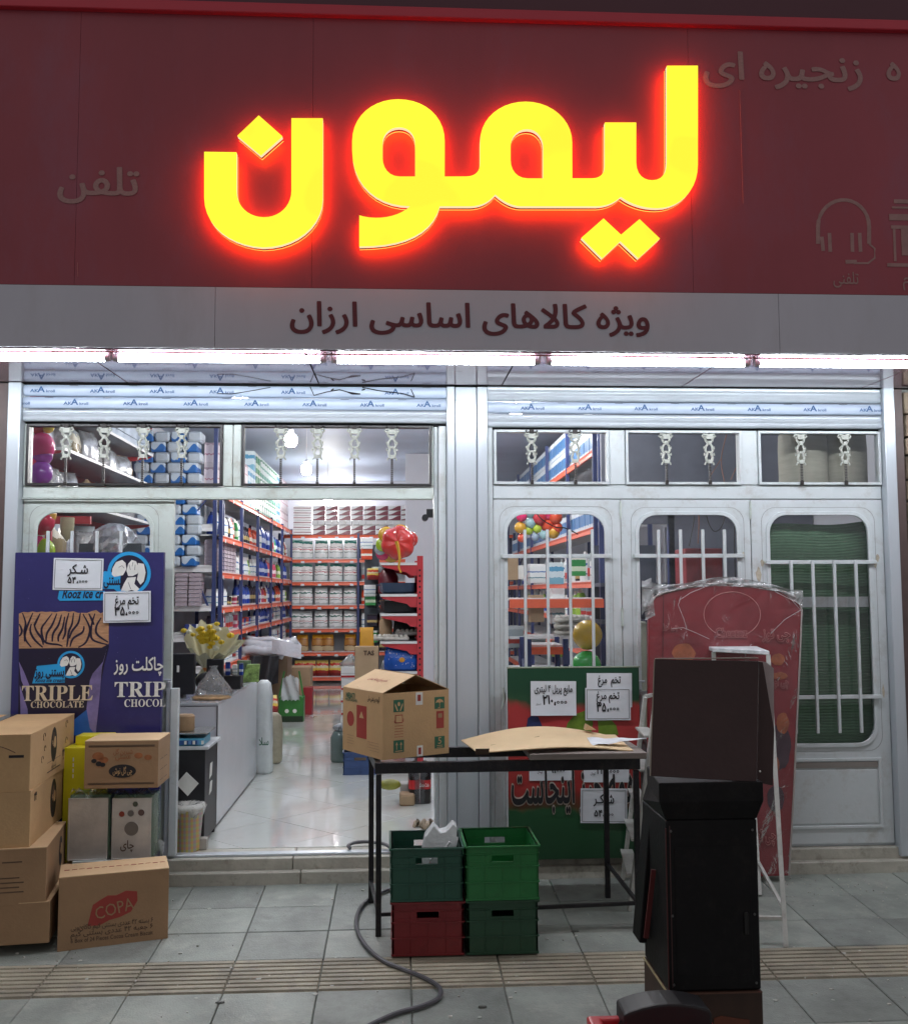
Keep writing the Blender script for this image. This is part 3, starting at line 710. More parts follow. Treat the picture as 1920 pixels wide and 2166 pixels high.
# ================================================================== DOOR LEAVES
def leaf(x0, x1, wx0, wx1, wz0, wz1, label, m, bars, barz, hz, r=.12, panel=True, y=.03, gm=glass_m, midrail=None, bar_r=.0085):
    t = thing('door_leaf', label, 'door', ((x0+x1)/2, y, .035), group='white metal door leaves')
    zt, zb = 2.122, .036
    n = 7
    inn = rrect(wx0, wx1, wz0, wz1, r, n-1)
    out = []
    for i in range(4):
        cx = x1 if i in (0, 3) else x0; cz = zt if i < 2 else zb
        out += [(cx, cz)]*n
    # skin round the opening: split into four strips plus corner fillets
    mb = MB()
    yf, yb = y-.012, y+.03
    V = lambda u, v, w: Vector((u, w, v))
    ring_o = []
    for k, (u, v) in enumerate(inn):
        q = k//n
        a = math.radians(90*q+90*(k % n)/(n-1)); du, dv = math.cos(a), math.sin(a)
        # project from the window corner centre to the leaf edge
        if q in (0, 3): ex = x1
        else: ex = x0
        if q in (0, 1): ez = zt
        else: ez = zb
        tt = (k % n)/(n-1)
        if q % 2 == 0: p = (ex, v+(ez-v)*min(1, 2*tt)) if tt <= .5 else (ex+(u-ex)*(2*tt-1), ez)
        else: p = (u+(ex-u)*min(1, 2*tt), ez) if tt <= .5 else (ex, ez+(v-ez)*(2*tt-1))
        ring_o.append(p)
    mb.frame(ring_o, inn, V, yf, yb)
    mb.build('frame', m, t)
    # raised bead round the glass
    inn2 = rrect(wx0+.014, wx1-.014, wz0+.014, wz1-.014, r-.012, n-1); o2 = rrect(wx0-.010, wx1+.010, wz0-.010, wz1+.010, r+.008, n-1)
    MB().frame(o2, inn2, V, yf-.010, yf+.004).build('bead', m, t, bev=.002)
    o3 = rrect(wx0-.035, wx1+.035, wz0-.035, wz1+.035, r*.5+.03, n-1); i3 = rrect(wx0-.0335, wx1+.0335, wz0-.0335, wz1+.0335, r*.5+.0285, n-1)
    MB().frame(o3, i3, V, yf-.0012, yf+.001).build('groove', mat('seam_shade', (.12, .12, .12), .7), t)
    MB().box(wx0+.002, wx1-.002, y, y+.006, wz0+.002, wz1-.002).build('pane', gm, t)
    if midrail: MB().box(wx0+.01, wx1-.01, y+.012, y+.03, midrail-.032, midrail+.032).build('rail', m, t)
    for bx in bars:
        MB().box(bx-bar_r, bx+bar_r, y-.062, y-.045, barz[1], barz[0]).build('guard_bar', white_metal, t, bev=.002)
    for z in hz:
        MB().box(wx0-.022, wx1+.022, y-.0445, y-.030, z-.012, z+.012).build('crossbar', white_metal, t, bev=.002)
        for xx in (wx0-.016, wx1+.016): MB().box(xx-.008, xx+.008, y-.031, yf, z-.010, z+.010).build('stud', cream_metal, t)
    if panel:
        px0, px1, pz0, pz1 = wx0-.02, wx1+.02, .125, .545
        MB().frame([(px0, pz0), (px1, pz0), (px1, pz1), (px0, pz1)], [(px0+.02, pz0+.02), (px1-.02, pz0+.02), (px1-.02, pz1-.02), (px0+.02, pz1-.02)], V, yf-.010, yf-.001).build('panel_trim', m, t, bev=.003)
        MB().box(px0+.03, px1-.03, yf-.006, yf-.0015, pz0+.03, pz1-.07).build('panel', m, t, bev=.002)
        MB().box(px0+.024, px1-.024, yf-.008, yf-.0015, pz1-.058, pz1-.024).build('slot', mat('slot_grey', (.22, .20, .18), .6), t)
    return t
lf1 = leaf(.57, 1.348, .64, 1.262, .62, 2.045, 'white door leaf behind the green board, with four guard bars', white_metal, [.755, .892, 1.028, 1.165], (1.935, .72), (1.775, .95))
lf2 = leaf(1.354, 2.157, 1.448, 2.083, .62, 2.04, 'white door leaf behind the red display board', white_metal, [1.572, 1.708, 1.846, 1.98], (1.935, .72), (1.775, .95), gm=dusty_glass)
lf3 = leaf(2.163, 2.994, 2.262, 2.908, .62, 2.04, 'white door leaf with green cloth behind its glass, next to the stone wall', white_metal, [2.39, 2.525, 2.66, 2.795], (1.745, .70), (1.735, .915), gm=dusty_glass, midrail=1.49)
for l, x in ((lf2, 1.351), (lf3, 2.16)):
    for z in (2.0, 1.35, .5): MB().tube([(x, .012, z), (x, .012, z+.11)], .008, 8).build('hinge', cream_metal, l)
# sliding leaf at the brown jamb
lf0 = leaf(-2.236, -1.352, -2.165, -1.475, .62, 2.055, 'cream metal door leaf half hidden by the blue freezer board', cream_metal, [-2.075, -1.935, -1.79, -1.65], (1.93, .72), (1.775,), panel=False, y=.05)
MB().box(-1.345, -1.30, .0, .05, .035, 1.0).build('edge_post', white_metal, lf0, bev=.003); MB().box(-1.372, -1.3465, .01, .04, .035, 1.04).build('edge_post', alu, lf0, bev=.002)
MB().tube([U(x, y, -.02) for x, y in ((1064, 1455), (1066, 1480), (1061, 1500))], .006, 6).build('handle', cream_metal, lf1)
for l, x, z in ((lf2, 1.40, 1.02), (lf3, 2.205, 1.02), (lf0, -1.41, 1.05)):
    y_ = .018 if l is not lf0 else .038
    MB().box(x-.016, x+.016, y_-.010, y_, z-.09, z+.05).build('lock_plate', alu, l, bev=.002); MB().tube([(x, y_-.010, z), (x, y_-.04, z), (x+.07, y_-.045, z)], .007, 8).build('handle', alu, l); MB().tube([(x, y_-.0115, z-.055), (x, y_-.0105, z-.055)], .007, 8).build('keyhole', black_gap, l)
# old paint patches and scuffs on the leaves
sc_m = mat('bare_filler', (.44, .40, .31), .8, 0, .3, 30)
for l, pts in ((lf3, [(1604, 1215, 14, 34), (1612, 1190, 9, 18), (1856, 1180, 9, 20), (1851, 1195, 8, 14), (1868, 1462, 6, 30)]), (lf2, [(1572, 1175, 7, 16)])):
    for (a, b, w, h) in pts:
        p = U(a, b, .0165); mb = MB(); k = 11
        mb.prism([(p.x+w*.0014*math.cos(i*2*math.pi/k)*random.uniform(.6, 1.1), p.z+h*.0014*math.sin(i*2*math.pi/k)*random.uniform(.7, 1.1)) for i in range(k)], XZ, .0165, .018); mb.build('paint_chip', sc_m, l)
# green cloth behind leaf 3
def curtain():
    # horizontally ribbed cloth with a sagging top edge and soft vertical folds
    mb = MB(); nv = 360; nu = 22; x0, x1 = 2.21, 2.97
    def f(a, b):
        top = 1.965+.03*a-.06*max(0, .12-a)/.12
        z = .60+(top-.60)*b+.01*math.sin(a*7)*b
        return Vector((x0+(x1-x0)*a, .13+.0024*math.sin(b*2*math.pi*76+math.sin(a*5)*.6)+.010*math.sin(a*6+b*3)+.004*math.sin(a*19+b*7), z))
    mb.grid(f, nu, nv)
    return one('curtain', mb, mat('green_cloth', (.10, .21, .115), .75, 0, .18, 9), 'green ribbed cloth hung behind the door glass', 'curtain', smooth=2, recalc=False)
curtain()
# ================================================================== BLUE FREEZER BOARD (ice cream print)
fb = thing('freezer_board', 'tall dark blue ice cream poster board behind the cardboard boxes', 'board', (-1.8, -.06, -.115))
blue_m = mat('board_blue', (.022, .02, .12), .35, 0, .08, 3, coat=.2, dirt=((.05, .05, .2), .3))
BX0, BX1, BT = -2.232, -1.378, 1.80
box('panel', blue_m, fb, BX0, BX1, -.085, -.045, -.113, BT)
FY = -.0865
def Q(px, py, dy=0): return U(px, py, FY-dy)
dkm = mat('board_dark', (.012, .008, .03), .4)
def poly(name, m, pts, dy, par=fb):
    P = [Q(a, b, dy) for a, b in pts]; mb = MB(); mb.prism([(p.x, p.z) for p in P], XZ, FY-dy, FY-dy+.0008); return mb.build(name, m, par)
poly('print', dkm, [(40, 1365), (231, 1365), (222, 1400), (212, 1450), (202, 1555), (38, 1555)], .0004)
wafer = mat('wafer', (.42, .23, .12), .6, 0, .3, 9, stretch=(2, 1, 12))
top = [(40, 1298)]+[(40+i*9.6, 1295+random.uniform(-5, 3)) for i in range(1, 20)]+[(230, 1300)]
poly('print', wafer, top+[(230, 1362), (215, 1370), (40, 1372)], .0009)
wl = MB()
WC = [[(215,755),(245,850),(235,930),(245,1010),(300,1085)],[(315,755),(270,860),(240,950),(235,1030)],[(300,860),(290,930),(330,1010),(410,1085)],[(325,860),(350,930),(400,1000),(415,1060)],[(385,760),(340,850),(330,880)],[(500,760),(440,840),(400,900),(405,980),(440,1040),(560,1060),(600,1075)],[(545,760),(500,870),(450,950),(440,1030)],[(590,770),(560,870),(510,950),(500,1030)],[(620,790),(600,900),(560,980),(560,1030)],[(660,755),(630,870),(625,950),(600,1010)],[(705,755),(690,860),(660,930),(650,1010),(640,1080)],[(770,755),(750,850),(690,930),(665,1000)],[(805,880),(790,940),(700,1000),(670,1080)],[(795,765),(850,870),(860,940),(820,1040),(750,1085)],[(910,760),(880,860),(870,960),(900,1020),(1030,1060)],[(970,800),(925,880),(930,960),(1035,1035)],[(850,760),(880,820),(900,870)],[(185,860),(210,930),(185,980)]]
def cmull(P, k=6):
    out = []
    for i in range(len(P)-1):
        a, b, c, d = P[max(i-1, 0)], P[i], P[i+1], P[min(i+2, len(P)-1)]
        for j in range(k):
            t = j/k; out.append(tuple(.5*((2*b[q])+(c[q]-a[q])*t+(2*a[q]-5*b[q]+4*c[q]-d[q])*t*t+(3*b[q]-a[q]-3*c[q]+d[q])*t**3) for q in (0, 1)))
    return out+[P[-1]]
for cv in WC:
    P = [Q(x/4.53, 1130+y/4.53, .0014) for x, y in cmull(cv)]; m_ = len(P)
    for i_, (a, c) in enumerate(zip(P, P[1:])):
        w = .0065*(.45+.55*math.sin(math.pi*(i_+.5)/m_)); d_ = (c-a).normalized(); px_ = Vector((d_.z, 0, -d_.x))*w
        wl.quad(a-px_, a+px_, c+px_, c-px_)
wl.build('print', dkm, fb)
lil = mat('print_lilac', (.20, .16, .36), .4, 0, .4, 6); sky = mat('print_sky', (.02, .33, .68), .4); whp = mat('print_white', (.72, .72, .68), .5); gold = mat('print_cream', (.62, .52, .36), .5)
poly('print', lil, [(226, 1372), (218, 1400), (196, 1425), (190, 1440), (186, 1470), (183, 1500), (190, 1540), (202, 1556), (206, 1520), (211, 1470), (214, 1430), (216, 1410)], .0018)
poly('print', lil, [(40, 1400), (50, 1420), (62, 1450), (58, 1470), (45, 1440)], .0018); poly('print', lil, [(42, 1450), (58, 1500), (60, 1540), (44, 1545)], .0018)
poly('print', mat('print_azure', (.02, .10, .35), .4, 0, .3, 6), [(160, 1520), (185, 1500), (200, 1556), (120, 1556)], .0016)
def badge(cx, cy, r, banner):
    P = [(cx+r*math.cos(a*math.pi/18), cy+r*math.sin(a*math.pi/18)) for a in range(36)]; P2 = [(cx+.84*r*math.cos(a*math.pi/18), cy+.84*r*math.sin(a*math.pi/18)) for a in range(36)]
    poly('print', sky, P, .002); poly('print', dkm, P2, .0024)
    s = r/50
    if banner: poly('print', sky, banner, .0026)
    def g(pts): return [(cx+a*s, cy+b*s) for a, b in pts]
    poly('print', whp, g([(-40, 2), (-38, -12), (-30, -26), (-16, -31), (-8, -24), (-6, -10), (-14, 4), (-24, 6), (-34, 8)]), .003)
    poly('print', whp, g([(-6, -6), (-2, -22), (6, -31), (16, -28), (22, -14), (20, 0), (8, 6), (-2, 6)]), .003)
    poly('print', whp, g([(20, -24), (34, -22), (38, -2), (34, 18), (26, 26), (18, 14), (21, 0)]), .003)
    poly('print', whp, g([(6, 9), (16, 8), (12, 24), (24, 36), (16, 42), (6, 38), (-4, 41), (-19, 40), (-12, 24), (-4, 10)]), .003)
    for pts in (((-24, -14), (-16, -18), (-11, -12)), ((0, -20), (3, -8)), ((9, -26), (7, -16)), ((14, -20), (13, -8)), ((-2, 20), (4, 36))):
        m2 = MB(); m2.tube([Q(cx+a*s, cy+b*s, .0034) for a, b in pts], .0012, 4); m2.build('print', dkm, fb)
badge(273, 1213, 46, [(216, 1211), (222, 1208), (255, 1214), (254, 1246), (212, 1246)])
badge(150, 1406, 29, [(78, 1409), (138, 1403), (137, 1444), (68, 1446)])
poly('print', sky, [(125, 1250), (222, 1250), (222, 1270), (126, 1271), (122, 1266)], .0026)
letters(fb, 'Rooz ice cr', Q(173, 1265, .0032), .075, dkm, shear=.3, fit=.185*1.25, bold=.03)
letters(fb, fa('بستنی'), Q(238, 1237, .0034), .085, dkm, fit=.10, bold=.03)
letters(fb, fa('بستنی روز'), Q(105, 1430, .0034), .07, dkm, fit=.165, bold=.03)
m2 = MB(); a, b = Q(72, 1432, .003), Q(138, 1431.5, .003); m2.box(a.x, b.x, a.y-.0004, a.y, a.z-.002, a.z+.001); m2.build('print', dkm, fb)
letters(fb, 'Rooz ice cream', Q(105, 1443, .0034), .03, dkm, shear=.3, fit=.165, bold=.02)
letters(fb, serif('TRIPLE'), Q(121, 1482, .0036), .125, gold, fit=.40, bold=.004); letters(fb, serif('CHOCOLATE'), Q(121, 1497, .0036), .052, gold, fit=.30, bold=-.004)
letters(fb, fa('چاکلت روز'), Q(294, 1418, .0036), .105, whp, fit=.28, bold=.018)
letters(fb, serif('TRIP'), Q(296, 1474, .0036), .125, whp, fit=.29, bold=.004); letters(fb, serif('CHOCOL'), Q(306, 1495, .0036), .062, whp, fit=.235, bold=-.004)
spk = MB()
for i in range(26):
    p = Q(random.uniform(60, 345), random.uniform(1185, 1500), .001); h = random.uniform(.001, .006)
    spk.box(p.x, p.x+.0015, p.y-.0005, p.y, p.z, p.z+h)
spk.build('scratches', lil, fb)
# ---------------------------------------------------------------- price sheets
def sheet(px, py, w, h, rot, lines, label, par_y, border=True, curl=0):
    """lines: (text, z offset from top, size, fit)"""
    p = U(px, py, par_y)      # top centre
    t = thing('price_sheet', label, 'price sheet', (p.x, par_y, p.z-h), 0, 'price sheets on the boards')
    c, s = math.cos(math.radians(rot)), math.sin(math.radians(rot)); R = Vector((c, 0, s)); Z = Vector((-s, 0, c)); O = Vector(p)
    mb = MB(); mb.grid(lambda a, b: O+R*((a-.5)*w)-Z*(b*h)+Vector((0, -.0015-curl*(b**3)*(1 if a < .5 else .6)-.0012*math.sin(a*9+b*5), 0)), 8, 6)
    for f in list(mb.bm.faces): pass
    mb.build('paper', paper_m, t, smooth=2, recalc=False)
    if border:
        b = MB(); q = .010
        def at(u, v): return O+R*u-Z*v+Vector((0, -.0045, 0))
        for (u0, v0, u1, v1) in ((-w/2+q, q, w/2-q, q), (-w/2+q, h-q, w/2-q, h-q), (-w/2+q, q, -w/2+q, h-q), (w/2-q, q, w/2-q, h-q)): b.bar(at(u0, v0), at(u1, v1), .0022, .0008, up=(0, 1, 0))
        b.build('border', ink, t)
    for tx, dz, size, fit, dx in lines:
        if '|' in tx:
            # price: digits, then three small rings
            dg, nz = tx.split('|'); nz = int(nz); wr_ = fit*.46; x0 = dx-fit/2
            letters(t, dg, O+R*(x0+(fit-wr_)/2)-Z*dz+Vector((0, -.0048, 0)), size, ink, right=R, up=Z, bold=.03, fit=fit-wr_-.004)
            rg = MB(); rr = wr_/nz*.36
            for i in range(nz):
                cx = O+R*(x0+fit-wr_+wr_*(i+.5)/nz)-Z*(dz-size*.20)+Vector((0, -.0052, 0))
                oo = [(rr*math.cos(a*math.pi/8), rr*math.sin(a*math.pi/8)*1.0) for a in range(16)]; ii = [(u*.48, v*.48) for u, v in oo]
                rg.frame(oo, ii, lambda u, v, w: cx+R*u+Z*v+Vector((0, w, 0)), 0, .0006)
            rg.build('lettering', ink, t); continue
        letters(t, tx, O+R*dx-Z*dz+Vector((0, -.0048, 0)), size, ink, right=R, up=Z, bold=.02, fit=fit)
    return t
fx, fy = FY-.004, 0
sheet(167, 1181, .285*1.0, .185, -1, [(fa('شـکر'), .088, .075, .115, 0), ('۵۴،|3', .145, .052, .115, 0)], 'white sheet for sugar taped high on the blue board, priced at 54,000', fx)
sheet(269, 1251, .272, .18, 1, [(fa('تخم مرغ'), .075, .07, .135, 0), ('۳۵،|3', .138, .072, .14, 0)], 'white egg price sheet taped lower on the blue board, by the doorway', fx-.006)
# ================================================================== GREEN AND RED BOARD
gb = thing('display_board', 'red and green printed board leaning on the doors behind the table', 'board', (.97, -.09, .0))
m, nt, p = newmat('fruit_print'); p.inputs['Roughness'].default_value = .4
tc = N(nt, 'ShaderNodeTexCoord'); sp = N(nt, 'ShaderNodeSeparateXYZ'); L(nt, tc.outputs['Generated'], sp.inputs[0])
no = N(nt, 'ShaderNodeTexNoise'); no.inputs['Scale'].default_value = 3.2; no.inputs['Detail'].default_value = 3; L(nt, tc.outputs['Generated'], no.inputs['Vector'])
ma = N(nt, 'ShaderNodeMath', operation='MULTIPLY_ADD'); L(nt, no.outputs[0], ma.inputs[0]); ma.inputs[1].default_value = .22; L(nt, sp.outputs[2], ma.inputs[2])
r = N(nt, 'ShaderNodeValToRGB'); e = r.color_ramp.elements; e[0].position = .0; e[0].color = (.01, .055, .022, 1); e[1].position = 1.0; e[1].color = (.008, .06, .028, 1)
for pos, c in ((.36, (.015, .085, .03)), (.45, (.34, .03, .027)), (.82, (.46, .05, .05)), (.90, (.42, .04, .04)), (.945, (.015, .07, .03))): x = e.new(pos); x.color = (*c, 1)
L(nt, ma.outputs[0], r.inputs[0]); L(nt, r.outputs[0], p.inputs['Base Color']); fruit_m = m
gx0, gx1 = U(1073, 1412, -.10).x, U(1351, 1412, -.10).x
gzt, gzb = U(1200, 1412, -.10).z, U(1200, 1818, -.10).z
box('panel', fruit_m, gb, gx0, gx1, -.10, -.078, gzb, gzt)
box('edge_strip', mat('edge_green', (.28, .34, .26), .5), gb, gx0-.006, gx1+.006, -.103, -.0985, gzt-.004, gzt+.006); box('edge_strip', white_metal, gb, gx0-.008, gx0-.001, -.102, -.08, gzb, gzt)
def gpoly(m, pts, dy): 
    P = [U(a, b, -.1005-dy) for a, b in pts]; MB().prism([(q.x, q.z) for q in P], XZ, -.1005-dy, -.1005-dy+.0006).build('print', m, gb)
ggr = mat('print_lime', (.13, .22, .02), .5, 0, .5, 8); gbl = mat('print_navy', (.025, .035, .11), .5, 0, .4, 8)
gpoly(ggr, [(1195, 1550), (1200, 1530), (1215, 1512), (1238, 1503), (1250, 1512), (1254, 1530), (1250, 1550)], .001); gpoly(ggr, [(1264, 1522), (1290, 1520), (1303, 1535), (1308, 1555), (1266, 1555)], .001)
gpoly(gbl, [(1112, 1545), (1116, 1520), (1124, 1514), (1138, 1516), (1146, 1535), (1146, 1552)], .001)
tx = fa('همه چیز اینجاست'); 
wht_o = mat('outline_pale', (.5, .42, .36), .6)
ctr = U(1214, 1697, -.1025)
letters(gb, tx, (ctr.x+.0, ctr.y, ctr.z), .30, wht_o, bold=.048, fit=U(1348, 1690, -.1).x-U(1086, 1690, -.1).x); letters(gb, tx, (ctr.x, ctr.y-.005, ctr.z), .30, ink, bold=.020, fit=U(1348, 1690, -.1).x-U(1086, 1690, -.1).x)
sheet(1170, 1441, .27, .20, -.5, [(fa('مایع پریل ۴ لیتری'), .062, .056, .225, 0), ('۲۱۰،|3', .14, .085, .145, .01), (fa('تومان'), .142, .02, .03, -.09)], 'plain white dish soap sheet on the green part of the board, priced 210,000', -.104, border=False, curl=.012)
sheet(1288, 1424, .27, .20, -.5, [(fa('تخم  مرغ'), .058, .062, .135, 0)], 'egg sheet half covered by another one, topmost on the red and green board', -.104, border=False)
sheet(1285, 1455, .27, .19, -.3, [(fa('تخم مرغ'), .065, .062, .135, 0), ('۳۵،|3', .138, .072, .135, 0)], 'bordered egg sheet at 35,000 overlapping the plain one on the leaning board', -.112)
sheet(1166, 1578, .265, .20, 0, [('۳۹،|3', .155, .07, .12, .02), (fa('تومان'), .155, .02, .03, -.07)], 'plain sheet half hidden behind the table beam, beside the board edge', -.104, border=False)
sheet(1282, 1582, .27, .20, -1, [('۲۳۰،|3', .15, .07, .135, .01), (fa('تومان'), .155, .02, .03, -.08)], 'plain sheet behind the table leg, just above the sugar sheet', -.104, border=False)
sheet(1277, 1668, .275, .20, -1.2, [(fa('شـکـر'), .085, .075, .12, 0), ('۵۴،|3', .16, .052, .115, 0)], 'bordered sugar sheet low on the red and green board, behind the table leg', -.112)
# ================================================================== RED SNACK DISPLAY in plastic wrap
cz = thing('snack_display', 'tall red snack display board with arched top, wrapped in clear plastic', 'display board', (1.85, -.2, -.115))
cred = mat('display_red', (.22, .017, .024), .4, 0, .15, 3, coat=.2, dirt=((.12, .012, .02), .4))
CY = -.20
pts = [(1369, 1860), (1371, 1500), (1371, 1300), (1374, 1278), (1385, 1262), (1404, 1254), (1440, 1245), (1490, 1236), (1530, 1234), (1600, 1240), (1660, 1252), (1686, 1266), (1695, 1290), (1692, 1370), (1686, 1500), (1678, 1680), (1668, 1853)]
P = [U(a, b, CY) for a, b in pts]; P = [(q.x, max(q.z, pav(CY)+.004)) for q in P]
MB().prism(P, XZ, CY, CY+.035).build('panel', cred, cz, bev=.003)
edge = [P[i] for i in range(2, len(P))]
MB().tube([Vector((u, CY-.002, v)) for u, v in edge], .006, 5).build('edge_strip', mat('edge_pale', (.4, .36, .34), .5), cz)
a, b = U(1403, 1256, CY-.004), U(1396, 1850, CY-.004); MB().bar(a, b, .003, .002).build('fold_line', mat('fold_dark', (.06, .01, .012), .6), cz)
outl = mat('outline_pink', (.62, .27, .25), .6)
def cl(s, px, py, size, fit, b=.0): letters(cz, s, U(px, py, CY-.003), size, outl, bold=.055, fit=fit); letters(cz, s, U(px, py, CY-.0075), size, cred, bold=.016, fit=fit)
cl('Cheetoz', 1546, 1348, .075, .185); cl(fa('چی توز'), 1642, 1350, .085, .165); cl(fa('چی توز'), 1650, 1450, .07, .10); cl(fa('چی توز'), 1418, 1330, .05, .09)
cl(fa('چی توز'), 1617, 1778, .10, .13)
orp = mat('print_orange_haze', (.36, .10, .04), .6, 0, .4, 10); blp = mat('print_blue_haze', (.04, .05, .11), .6, 0, .5, 10); yep = mat('print_yellow_haze', (.42, .24, .07), .6, 0, .4, 10); dkp = mat('print_dark_haze', (.05, .02, .035), .6, 0, .5, 6)
def blob(m, cx, cy, rx, ry, dy=.002):
    k = 18; P = [U(cx+rx*math.cos(i*2*math.pi/k)*random.uniform(.9, 1.08), cy+ry*math.sin(i*2*math.pi/k)*random.uniform(.9, 1.08), CY-dy) for i in range(k)]
    MB().prism([(q.x, q.z) for q in P], XZ, CY-dy, CY-dy+.0008).build('print', m, cz)
mb = MB(); mb.tube([U(1548+60*math.cos(a*math.pi/16), 1300+48*math.sin(a*math.pi/16), CY-.0015) for a in range(33)], .0018, 4); mb.build('print', outl, cz)
blob(orp, 1446, 1382, 24, 22); blob(orp, 1645, 1395, 15, 13); blob(orp, 1648, 1430, 18, 8)
blob(dkp, 1650, 1580, 22, 50); blob(orp, 1655, 1530, 14, 22, .003); blob(dkp, 1640, 1690, 18, 30); blob(orp, 1640, 1620, 8, 20, .003)
wrap = film('clear_wrap', (.6, .6, .62), .04, .2, .8, 6, gloss=.2); wrap2 = film('milky_wrap', (.56, .58, .58), .42, .22, .7, 16, gloss=.14)
def f(a, b):
    px = 1374+(1692-1374)*a-b*22*a; arch = 1240+30*abs(2*a-1)**2.6
    py = arch+(1850-arch)*b
    q = U(px, py, CY-.018-.010*math.sin(a*21+b*9)*math.sin(b*17+a*5)-.006*math.sin(a*50+b*30)); q.z = max(q.z, pav(CY)+.01); return q
mb = MB(); mb.grid(f, 30, 50); mb.build('wrap', wrap, cz, smooth=2, recalc=False)
def f2(a, b):
    px = 1357+(1345)*0+(1698-1357)*a; y0 = 1228+8*math.sin(a*9)+(18*max(0, a-.8)/.2); y1 = 1262-22*math.sin(a*math.pi)+(40*max(0, .08-a)/.08)+(22*max(0, a-.85)/.15)
    return U(px, y0+(y1-y0)*b, CY-.012-.012*math.sin(a*55)*b-.006*math.sin(b*9+a*30))
mb = MB(); mb.grid(f2, 60, 6); mb.build('wrap', wrap2, cz, smooth=2, recalc=False)
mb = MB(); mb.grid(lambda a, b: U(1357+20*a+8*b, 1232+80*b-10*a, CY-.01-.01*math.sin(b*12)), 5, 10); mb.build('wrap', wrap2, cz, smooth=2, recalc=False)
crm = mat('plastic_crease', (.55, .5, .5), .3)
for pts in (((1440, 1262), (1434, 1280), (1446, 1310), (1452, 1330)), ((1436, 1270), (1460, 1254), (1490, 1242)), ((1640, 1252), (1675, 1270), (1694, 1292)), ((1630, 1340), (1660, 1310), (1694, 1290)), ((1420, 1330), (1445, 1328), (1470, 1338), (1500, 1352))):
    MB().tube([U(a, b, CY-.03) for a, b in pts], .0013, 4).build('crease', crm, cz)
# ================================================================== STEEL TABLE with slab and carton
TF, TB = -.88, -.40
lf_ = Vector((-.105, TF, pav(TF))); rf_ = Vector((1.215, TF+.03, pav(TF))); lb_ = Vector((-.155, TB, pav(TB))); rb_ = Vector((1.15, TB, pav(TB)))
TZ = .705
tb = thing('steel_table', 'black angle-steel table frame standing on the paving in front of the doors', 'table', (.5, -.65, -.15))
w = .028
for q in (lf_, rf_, lb_, rb_): MB().box(q.x-w/2, q.x+w/2, q.y-w/2, q.y+w/2, q.z-.0, TZ-.0625).build('leg', dark_steel, tb, bev=.002)
def bm_(a, b, z, h, wd=.03): MB().bar((a.x, a.y, z), (b.x, b.y, z), wd, h).build('beam', dark_steel, tb, bev=.002)
ex = Vector((.02, 0, 0)); ey = Vector((0, .0165, 0))
bm_(lf_-ex, rf_+ex, TZ-.03, .055); bm_(lb_-ex, rb_+ex, TZ-.03, .055)
bm_(lf_+ey, lb_-ey, TZ-.03, .05); bm_(rf_+ey, rb_-ey, TZ-.03, .05)
lo = pav(TF)+.105
MB().bar((lf_.x+.014, lf_.y, lo), (rf_.x-.014, rf_.y, lo+.02), .018).build('rail', dark_steel, tb, bev=.002); MB().bar((rf_.x, rf_.y+.014, lo+.02), (rb_.x, rb_.y-.014, lo+.1), .018).build('rail', dark_steel, tb, bev=.002)
MB().bar((lf_.x, lf_.y+.014, lo), (lb_.x, lb_.y-.014, lo+.03), .018).build('rail', dark_steel, tb, bev=.002)
slab_m = mat('grey_board', (.22, .19, .17), .55, 0, .25, 6, .2, 40, stretch=(.4, 4, 4))
one('table_board', MB().box(.66, 1.262, -.90, -.42, TZ+.001, TZ+.033), slab_m, 'worn grey board lying on the far end of the steel table', 'board', bev=.003)
